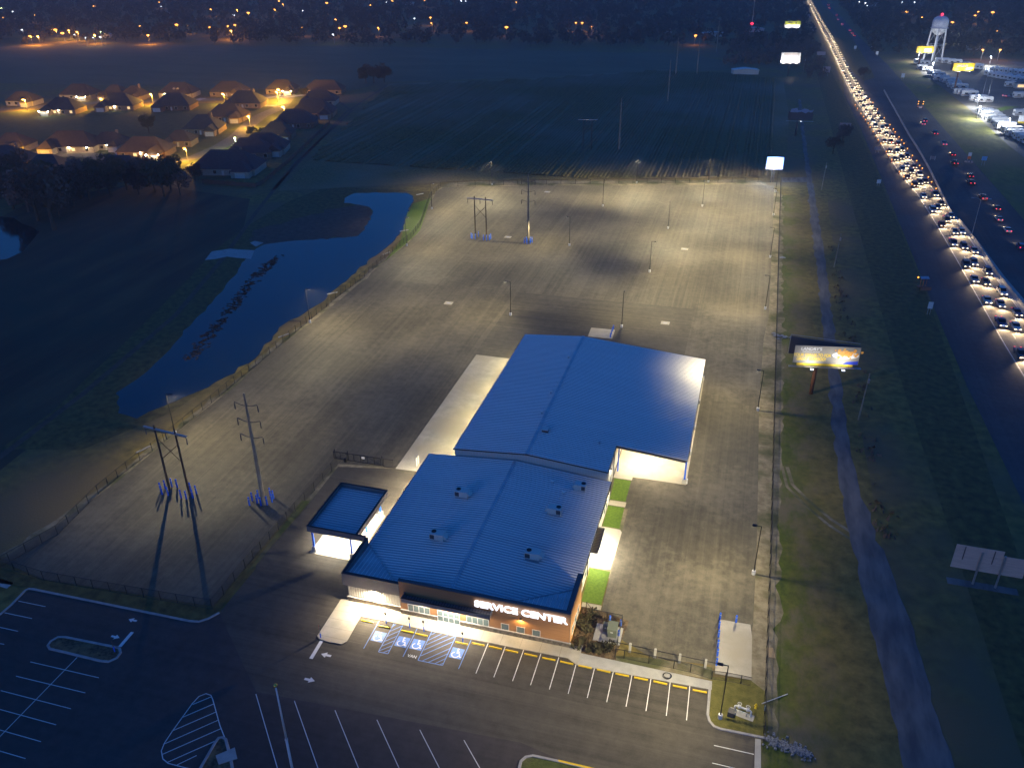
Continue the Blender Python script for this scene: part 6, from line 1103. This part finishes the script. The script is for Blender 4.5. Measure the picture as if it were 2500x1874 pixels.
def house(p, w_, d_, rz, label, rc=0, bc=0, lit=0, wing=1, garage=0, gable=0, dormers=0, chimney=0, slope=.80):
    w_ *= 1.1; d_ *= 1.1
    t = thing('house', label, 'house', (p[0], p[1], 0), math.radians(rz), 'houses of the subdivision')
    hh = 2.9
    wl = MB().bx(-w_/2, w_/2, -d_/2, d_/2, 0, hh); rf = MB(); hip(rf, -w_/2, w_/2, -d_/2, d_/2, hh, slope)
    if wing:
        s = 1 if wing > 0 else -1; x0, x1 = sorted((s * w_ * .18, s * w_ * .46)); wl.bx(x0, x1, -d_/2 - 4.5, -d_/2 - .01, 0, hh)
        ym = (x0 + x1) / 2; q = (x1 - x0) / 2 + .5; yb = -d_/2 - 5.0; zr = hh + q * slope
        rf.add([(x0 - .5, yb, hh), (x1 + .5, yb, hh), (ym, yb + (0 if gable else q * .9), zr), (x1 + .5, 0, hh), (x0 - .5, 0, hh), (ym, 0, zr)], [(0, 1, 2), (1, 3, 5, 2), (4, 0, 2, 5)])
        gx = ym
    part(t, 'wall', wl, brick_c[bc]); ro = part(t, 'roof', rf, roof_c[rc])
    if chimney: part(t, 'chimney', MB().bx(w_ * .2, w_ * .2 + 1, .5, 1.4, hh + 1, hh + d_ * .5 * slope + 1.3), brick_c[0], label=None).parent = ro
    for k in range(dormers): x = (k - (dormers - 1) / 2) * 2.6; part(t, 'dormer', MB().bx(x - .7, x + .7, -d_ * .36, -d_ * .1, hh + .6, hh + 2.3).add([(x - .9, -d_*.38, hh + 2.3), (x + .9, -d_*.38, hh + 2.3), (x, -d_*.38, hh + 3.1), (x, 0, hh + 3.1), (x - .9, 0, hh + 2.3), (x + .9, 0, hh + 2.3)], [(0, 1, 2), (0, 2, 3, 4), (1, 5, 3, 2)]), brick_c[1])
    n = 4 if w_ > 16 else 3
    for k in range(n):
        x = -w_/2 + w_ * (k + .5) / n
        if wing and abs(x - gx) < w_ * .17: continue
        wd = part(t, 'window', MB().bx(x - .75, x + .75, -d_/2 - .05, -d_/2 - .02, .9, 2.3), win_e if (lit and k % 2 == (lit % 2)) else car_glass); part(t, 'frame', MB().bx(x - .85, x - .751, -d_/2 - .08, -d_/2 - .015, .8, 2.4).bx(x + .751, x + .85, -d_/2 - .08, -d_/2 - .015, .8, 2.4).bx(x - .75, x + .75, -d_/2 - .08, -d_/2 - .015, 2.301, 2.4), frame_m).parent = wd
    part(t, 'door', MB().bx(-.5, .5, -d_/2 - .06, -d_/2 - .02, .1, 2.2), frame_m)
    if wing: part(t, 'garage_door', MB().bx(gx - 2.2, gx + 2.2, -d_/2 - 4.56, -d_/2 - 4.52, .1, 2.3), frame_m)
    if lit:
        for x in ([-w_ * .3, w_ * .05, w_ * .38] if lit > 1 else [0]): part(t, 'porch_light', MB().lathe([(.08, 2.35), (.16, 2.45), (.16, 2.7), (.06, 2.8)], (x, -d_/2 - .35, 0), 8), emitters['porch']); put_light('porch_lamp', light('POINT', 'porch', 22, (1, .74, .38), shadow_soft_size=.15), t, (x, -d_/2 - .8, 2.4))
    if garage:
        for q in (-2.8, 2.8): part(t, 'garage_light', MB().lathe([(.1, 2.4), (.2, 2.5), (.2, 2.75), (.06, 2.85)], (gx + q, -d_/2 - 4.8, 0), 8), emitters['porch'])
        put_light('garage_lamp', light('POINT', 'garage', 60, (1, .93, .72), shadow_soft_size=.15), t, (gx, -d_/2 - 5.8, 2.5))
emitters = {'porch': emit('porch_lens', (1, .8, .45), 60)}
P_H = {(215, 880): (-437.14,435.31), (560, 950): (-393.50,419.18), (700, 825): (-418.41,462.23), (1010, 825): (-395.55,467.56), (1170, 835): (-381.06,466.74), (1040, 915): (-369.52,437.75), (1555, 810): (-359.43,482.39), (1520, 915): (-336.44,445.57), (1990, 800): (-329.76,493.62), (2130, 895): (-298.71,462.07), (1975, 1010): (-286.81,423.84), (1770, 1115): (-281.13,392.35), (1570, 1225): (-275.02,363.34), (130, 1265): (-349.64,334.76), (640, 1265): (-320.92,341.82), (960, 1250): (-305.51,349.41), (1270, 1310): (-278.69,341.18), (90, 1400): (-327.40,308.47), (430, 1470): (-298.72,300.74), (1060, 1490): (-264.28,305.29), (1980, 1450): (-223.08,323.75), (2170, 1320): (-228.61,351.17)}
H_ = [  # tile x, y, width, depth, turn, label, roof, brick, lit, wing, garage, gable, dormers
 (215,880,16,10,10,'small pale house under an orange lamp at the far left of the upper street',1,1,0,1,0,1,0), (560,950,18,12,12,'dark roofed house with glowing front window left of centre, below the upper street',0,0,1,-1,1,0,0), (700,825,19,12,10,'house behind the upper street with a lit end wall beside an orange lamp',1,1,0,1,1,0,0),
 (1010,825,14,11,10,'steep gabled house behind the upper street left of the second orange lamp',1,2,0,-1,0,1,0), (1170,835,13,11,10,'brown house tucked between the gabled house and the second orange lamp',1,0,0,1,0,1,0), (1040,915,20,13,14,'dark hip-roofed house with small lit windows in front of the upper street',0,0,1,-1,0,0,0),
 (1555,810,20,12,12,'cream house with two dormers and warm porch lights on the upper street',1,1,2,1,0,0,2), (1520,915,20,13,14,'dark blue-roofed house in front of the dormer house',0,2,0,-1,0,0,0), (1990,800,20,12,12,'reddish roofed house beside the third orange lamp on the upper street',1,0,0,1,0,1,0),
 (2130,895,20,13,12,'dark roofed house in front of the reddish roofed house',0,0,0,-1,0,0,0), (1975,1010,19,12,14,'brown roofed house left of the orange lamp at the street bend',1,0,0,1,0,0,0), (1770,1115,17,13,16,'house with two stepped gables facing the near street',0,0,0,1,0,1,0),
 (1570,1225,12,9,14,'small gabled house behind the orange lamp of the near street',1,0,0,-1,0,1,0), (130,1265,15,11,12,'gabled house with bright front lamp at the left end of near street',1,1,2,1,0,1,0), (640,1265,24,13,14,'large pale brick house with warm lit front and long dark roof',1,1,2,-1,0,0,0), (960,1250,15,10,14,'porch wing house with three bright lamps beside the large pale house',1,1,2,1,0,0,0),
 (1270,1310,21,12,14,'brown brick house with bright garage lamps and a parked car on the near street',1,2,1,1,1,1,0), (90,1400,18,13,14,'dark roofed house at the left edge in front of the near street',0,2,0,-1,0,0,0), (430,1470,17,12,14,'dark roofed house with pale back windows at lower left of subdivision',0,1,0,1,0,0,0), (1060,1490,21,13,12,'dark blue-roofed house behind the trees below the near street',0,0,0,-1,0,0,0),
 (1980,1450,26,14,12,'wide dark roofed house with pale patio at the right of near street',0,1,0,1,0,0,0), (2170,1320,19,12,20,'dark roofed house on the green floodlit corner lawn',0,0,0,-1,0,0,0)]
for x, y, w_, d_, rz, lb, rc, bc, lit, wing, gar, gab, dor in H_:
    house(P_H[(x, y)], w_, d_, rz, lb, rc, bc, lit, wing, gar, gab, dor, chimney=(x % 3 == 0))
for p, w_, d_, rz, lb, rc, bc, lit, wing, gar, gab in (((-300.79,509.48), 17, 11, 12, 'orange-lit house under the twin lamps at the right end of the upper street', 1, 0, 0, 1, 1, 0), ((-272.57,513.84), 22, 11, 12, 'long low brick house at the far right end of the subdivision', 1, 0, 0, 0, 0, 0), ((-258.03,478.25), 19, 11, 14, 'house with pale end wall near the field edge', 0, 1, 0, -1, 0, 0), ((-245.03,445.10), 22, 14, 18, 'broad dark roofed house near the field edge below the orange lamp', 0, 0, 0, 1, 0, 0), ((-241.13,416.97), 20, 13, 18, 'dark roofed house second from the field fence', 0, 2, 0, -1, 0, 1), ((-236.23,389.16), 15, 11, 18, 'house with brown roof skirt between two dark roofs', 1, 0, 0, 1, 0, 0), ((-227.12,360.47), 20, 13, 18, 'dark roofed house with a pale rear gable nearest the field fence', 0, 1, 0, 1, 0, 1)): house(p, w_, d_, rz, lb, rc, bc, lit, wing, gar, gab)
t = car_far('suv', 'grey', 'grey car parked between bright garage lamps in the subdivision', (-272.86,334.57), 1.2, None)
fence('long wooden backyard fence along the field side of the subdivision', [(-223.07,303.03), (-197.69,303.01), (-197.53,308.54), (-205.22,345.08), (-215.55,386.12), (-225.69,426.89)], 1.8, 6, mat('fence_boards', (.10, .075, .06), rough=.9), name='board_fence')
mb = MB(); r_ = random.Random(17)
# ================================================================ STREET LAMPS
for k, p in enumerate([(-420.53,418.86),(-376.77,432.21),(-357.03,451.92),(-314.54,463.44),(-262.66,406.50),(-330.46,317.74),(-267.92,313.07),(-251.21,333.68)]): lot_lamp(p, ('orange street lamp over the small pale house at far left', 'orange street lamp beside the lit end wall, upper street', 'orange street lamp left of the dormer house', 'orange street lamp beside the reddish roofed house', 'orange street lamp at the bend between the streets', 'orange street lamp over the gabled house at the left end of near street', 'orange street lamp left of the bright garage lamps', 'orange street lamp right of the bright garage lamps, before the small gabled house')[k], 6.5, sodium_e, 5000, (1, .50, .05), .8)
for k, p in enumerate([(-286.16,477.46),(-289.64,485.97),(-258.32,436.02)]): lot_lamp(p, ('orange street lamp, lower of the twin lamps at the end of upper street', 'orange street lamp, upper of the twin lamps at the end of upper street', 'orange street lamp below the twin lamps')[k], 6.5, sodium_e, 6500, (1, .50, .05), .85)
lot_lamp((-240.93,358.27), 'greenish white street lamp over the vivid green corner lawn', 6.5, green_e, 2400, (.85, 1, .5), .6)
sheet('corner_lawn', [(-241.80,345.03),(-246.42,358.14),(-246.96,369.29),(-245.63,373.49),(-235.56,363.28),(-232.32,349.69)], .044, sod)
ORG = [(-817.65,862.30),(-829.55,829.50),(-645.51,709.70),(-658.44,732.36),(-605.82,705.17),(-640.13,722.74),(-787.18,1049.30),(-654.14,967.63),(-617.52,966.27),(-582.82,798.51),(-568.33,795.67),(-523.87,798.80),(-496.55,761.71),(-521.23,808.29),(-552.34,711.33),(-612.60,780.24),(-830.38,978.10),(-651.34,684.54),(-658.47,683.08),(-674.31,733.36),(-581.02,931.96),(-536.86,785.24)] + [(-635.91,1097.94),(-602.62,1049.41),(-573.86,978.83),(-554.03,1075.85),(-445.66,881.33),(-403.78,804.06),(-404.54,818.96),(-442.31,800.69),(-366.42,813.58),(-484.65,1127.11),(-441.56,1136.24),(-352.35,919.43),(-330.49,864.88),(-244.92,841.86),(-483.40,1054.22),(-296.34,873.81)] + [(-315.56,1129.22),(-181.78,896.00),(-165.09,861.85),(-187.93,895.96),(-62.36,809.53)] + [(141.87,1076.94),(149.83,1016.54),(169.52,967.39),(215.30,1091.71),(203.77,1045.55),(229.29,1087.36),(159.65,759.24),(171.82,761.84)]
for p in ORG: lot_lamp(p, 'distant orange street lamp among the dark woods along the top of the view', 8, sodium_e, 3500 if (p[1] < 780 and p[0] < -450) else 500, (1, .40, .06), RND.choice((1.0, 1.3, 1.8)), 'distant orange street lamps')  # globes oversized: the glare round each lamp is built into its shape
for p in [(195.53,893.84)] : lot_lamp(p, 'large orange lamp over a lit brown yard at the upper right', 8, sodium_e, 1500, (1, .42, .06), 1.1)
WHT = [(-879.36,895.55),(-708.20,726.59),(-597.38,682.74),(-589.68,684.33),(-587.28,690.28),(-581.36,903.39),(-741.88,991.88),(-624.57,701.35)] + [(-384.21,752.17),(-481.70,1101.07),(-391.79,1136.89),(-385.76,1137.90),(-551.37,908.97),(-365.92,906.59),(-532.53,970.71)] + [(102.50,1207.13),(107.92,1190.53),(107.38,1150.37),(151.78,1208.41),(166.22,1210.86)]
for p in WHT: lot_lamp(p, 'distant white lamp among the dark woods along the top of the view', 8, mercury_e, 120, (.9, .95, 1), RND.choice((.5, .8)), 'distant white lamps')
for p in [(-617.43,727.31),(-931.04,931.34)] : lot_lamp(p, 'distant greenish lamp at the upper left', 8, green_e, 250, (.85, 1, .5), .6, 'distant greenish lamps')
t = thing('red_beacon_mast', 'thin mast with a bright red beacon in the woods at top right of centre', 'mast', (*(-17.02,913.28), 0)); part(t, 'mast', MB().cyl((0, 0, 0), (0, 0, 42), .3, .15, 6), galv); part(t, 'beacon', MB().lathe([(.4, 7.5), (1.4, 8), (1.5, 9), (.4, 9.6)], n=12), red_e); put_light('beacon_light', light('POINT', 'beacon', 40, (1, .02, .02), shadow_soft_size=1), t, (0, -1.8, 8.5))
t = thing('lit_yard_ground', 'x', 'x', (0, 0, 0)); bpy.data.objects.remove(t)
for p, w_, lb in (((-50.65,879.63), 22, 'long pale shed roof in the woods behind the distant poles'), ((-97.95,899.72), 10, 'small pale shed roof in the woods, left of the long one'), ((-13.49,927.08), 16, 'faint pale roof beside the red beacon mast'), ((-471.13,1153.32), 14, 'faint bluish roof between blue lights at the top'), ((-718.64,976.81), 9, 'faint pale roof among the upper left lamps'), ((-631.28,750.67), 9, 'brick building beside white lamps at the upper left field edge'), ((129.15,1249.26), 30, 'pale lit buildings under white lamps beyond the highway'), ((166.03,827.14), 9, 'pale shed on the dark ground right of the water tower'), ((-13.15,653.54), 18, 'low pale shed at the edge of the field by the billboards')):
    t = thing('shed', lb, 'building', (*p, 0), .25); part(t, 'wall', MB().bx(-w_/2, w_/2, -3.5, 3.5, 0, 3), wall_m); part(t, 'roof', MB().profile([(-w_/2 - .3, 3), (w_/2 + .3, 3), (w_/2 + .3, 3.2), (0, 4.2), (-w_/2 - .3, 3.2)], -3.9, 3.9), galv)
# ================================================================ TREES
def tree_meshes(seed, n, R_, H_, m):
    r_ = random.Random(seed); tr = MB().cyl((0, 0, -.1), (0, 0, H_ * .5), .32, .2, 8); cl = []
    for k in range(9):
        a_ = k * 2.4 + r_.uniform(-.4, .4); q = R_ * r_.uniform(.25, .72); z = H_ * r_.uniform(.42, .85); c = Vector((q * math.cos(a_), q * math.sin(a_), z)); cl.append((c, R_ * r_.uniform(.28, .5)))
        tr.cyl((0, 0, H_ * r_.uniform(.2, .45)), c, .13, .04, 5)
    mb = MB()
    for k in range(n):
        c, s = r_.choice(cl); d = Vector((r_.gauss(0, 1), r_.gauss(0, 1), r_.gauss(0, .8))).normalized() * s * r_.uniform(.55, 1.1); p = c + d; w_ = r_.uniform(.12, .3) * (R_ / 5 + .5)
        u = Vector((r_.gauss(0, 1), r_.gauss(0, 1), r_.gauss(0, 1))).normalized() * w_; v_ = u.orthogonal().normalized() * w_ * .7
        mb.add([p - u, p + v_, p + u, p - v_], [(0, 1, 2, 3)])
    return mb.mesh('crown', m), tr.mesh('trunk', pole_wood)
leaf1 = mat('tree_leaves', (.028, .034, .014), (.060, .062, .024), .4, .9); leaf2 = mat('autumn_leaves', (.040, .028, .016), (.075, .055, .03), .4, .9); bare = mat('bare_twigs', (.10, .072, .055), (.16, .12, .09), .4, .9)
TM = [tree_meshes(1, 2200, 5.5, 10, leaf1), tree_meshes(2, 2200, 5.0, 9, leaf2), tree_meshes(3, 1500, 4.5, 10, bare)]
def tree(p, k, s, label, group=None):
    t = thing('tree', label, 'tree', (p[0], p[1], 0), RND.uniform(0, 6.3), group); t.scale = (s, s, s * RND.uniform(.9, 1.1)); link('crown', TM[k][0], t); link('trunk', TM[k][1], t)
for p, k, s, lb in (((-262.94,555.47), 0, 1.0, 'left round tree of the dark pair at the far field corner'), ((-257.05,555.84), 1, 1.35, 'middle tree of the dark clump at the far field corner'), ((-251.36,560.59), 1, 1.3, 'right tree of the dark clump at the far field corner'),
    ((-230.02,291.26), 0, 1.35, 'big leafy tree silhouetted against the lit near street'), ((-234.42,286.62), 1, 1.1, 'smaller tree left of the big silhouetted tree'), ((-228.70,306.34), 0, .7, 'small tree right of the big silhouetted tree'), ((-238.75,282.05), 1, 1.0, 'brown tree in front of the dark blue-roofed house'), ((-273.15,283.96), 1, 1.2, 'brown tree left of the orange-lit trunks'), ((-264.17,289.89), 2, 1.1, 'bare tree in front of the near street, orange-lit from behind'), ((-266.37,268.27), 1, 1.3, 'dark tree at the left, above the grey-brown tree'), ((-238.79,235.15), 2, 2.3, 'grey-brown leafless tree by the small pond at left'), ((-252.71,242.68), 2, 2.0, 'second leafless tree by the small pond at left'), ((-287.69,276.69), 1, 1.2, 'dark tree at the left edge of the subdivision'), ((-289.13,265.86), 0, 1.3, 'dark tree at far left above the small pond'), ((-272.97,252.41), 1, 1.4, 'dark tree on the bank of the small pond at left'), ((-257.45,270.85), 1, 1.2, 'tree at the upper edge of the dark left field'), ((-254.73,278.33), 0, 1.1, 'tree at the upper edge of the dark left field, right of another'), ((-308.70,382.76), 0, .9, 'tree in the dark yards between the two streets'), ((-250.67,388.39), 0, .5, 'small tree on the edge of green corner lawn'), ((-243.84,387.30), 0, .5, 'small round tree beside green lit bushes'), ((-311.20,463.77), 1, .55, 'dark bush-like tree between roofs on the upper street'), ((-278.83,497.43), 0, .6, 'dark tree beside the long low brick house'), ((-273.75,348.96), 0, .45, 'small tree beside the right garage window'),
    ((65.77,645.45), 2, .9, 'scrubby tree on the median beside bright traffic'), ((41.05,443.79), 2, 1.0, 'scrubby tree by the pale sign back'), ((35.67,420.63), 2, .9, 'scrubby tree left of the highway works, lower'), ((-23.19,228.63), 1, .1, 'x')):
    if lb != 'x': tree(p, k, s, lb)
r2 = random.Random(77)
for k, p in enumerate([(-299.91,280.89),(-277.90,270.41),(-280.09,278.61),(-263.42,279.28),(-248.73,277.81),(-247.92,286.74),(-243.79,293.20),(-226.49,281.75),(-221.08,284.81)] + [(-280.35,265.03),(-270.73,262.52),(-257.73,254.75),(-260.34,265.17),(-264.93,251.38),(-246.74,247.10),(-252.23,260.82),(-252.66,270.40),(-247.81,276.66),(-271.18,267.36),(-287.99,266.47)]):
    tree(p, (1, 2, 0, 2, 1)[k % 5], r2.uniform(1.0, 1.7), ('brown', 'leafless', 'dark green', 'leafless', 'brown')[k % 5] + ' tree in the brushy belt below the subdivision, ' + ordinal(k + 1) + ' from the upper left', 'trees in the brushy belt')
# thin wood along both sides of the far highway and behind the field
def canopy(name, label, pts_n, area, m, seed, hmin=6, hmax=13, rad=(2.5, 5), keep=None, leaves=34):
    r_ = np.random.default_rng(seed); V = []; F = []; n = 0
    while n < pts_n:
        x = r_.uniform(area[0], area[1]); y = r_.uniform(area[2], area[3])
        if keep is not None and not keep(x, y): continue
        n += 1; R_ = r_.uniform(*rad); H_ = r_.uniform(hmin, hmax)
        d = r_.normal(size=(leaves, 3)); d /= np.linalg.norm(d, axis=1)[:, None]; p = d * np.array([R_, R_, H_ * .38]) * r_.uniform(.6, 1.05, size=(leaves, 1)) + np.array([x, y, H_ * .6])
        u = r_.normal(size=(leaves, 3)); u /= np.linalg.norm(u, axis=1)[:, None]; u *= R_ * .34; v = np.cross(u, r_.normal(size=(leaves, 3))); v /= np.linalg.norm(v, axis=1)[:, None] + 1e-6; v *= R_ * .26
        q = np.stack([p - u, p + v, p + u, p - v], 1).reshape(-1, 3); V.append(q)
        V.append(np.array([[x - .2, y, 0], [x + .2, y, 0], [x + .1, y, H_ * .6], [x - .1, y, H_ * .6]]))
    V = np.concatenate(V); F = np.arange(len(V)).reshape(-1, 4); me = bpy.data.meshes.new(name); me.from_pydata(V.tolist(), [], F.tolist()); me.materials.append(m); o = stuff(link(name, me)); o['label'] = label; o['category'] = 'woods'
wood_far = mat('far_wood_leaves', (.022, .026, .020), (.055, .052, .040), .05, .95)
EDGE = [(-1500, 520), (-692.66,679.21), (-545.90,706.67), (-398.95,724.26), (-215.38,756.73), (-60.55,789.66), (16.38,781.62), (60, 830)]
def edge_y(x):
    for a, b in zip(EDGE[:-1], EDGE[1:]):
        if a[0] <= x <= b[0]: return a[1] + (b[1] - a[1]) * (x - a[0]) / (b[0] - a[0])
    return 800
lampxy = np.array([p for p in ORG + WHT])
def keepw(x, y): return y > edge_y(x) + 4 and not (38 + (1350 - y) * .005 < x < 84 and y < 1345) and np.min(np.hypot(lampxy[:, 0] - x, (lampxy[:, 1] - y - 6) * .35)) > 9
canopy('woodland', 'dark woods filling the distance beyond the fields', 5200, (-1250, 42, 560, 1500), wood_far, 3, keep=keepw)
canopy('woodland', 'dark woods beyond the water tower at the upper right', 1700, (84, 430, 780, 1500), wood_far, 4, keep=lambda x, y: np.min(np.hypot(lampxy[:, 0] - x, lampxy[:, 1] - y - 6)) > 12)
canopy('woodland', 'thin scrubby woods between the crop field and the highway', 300, (-30, 42, 640, 860), bare, 5, 4, 8, (1.5, 3), keep=lambda x, y: y > 690 or x > 28)
canopy('hedgerow', 'dark overgrown hedge along the ditch at the field edge', 150, (0, 1, 0, 1), leaf2, 6, 1, 2.6, (.7, 1.6)) if False else None
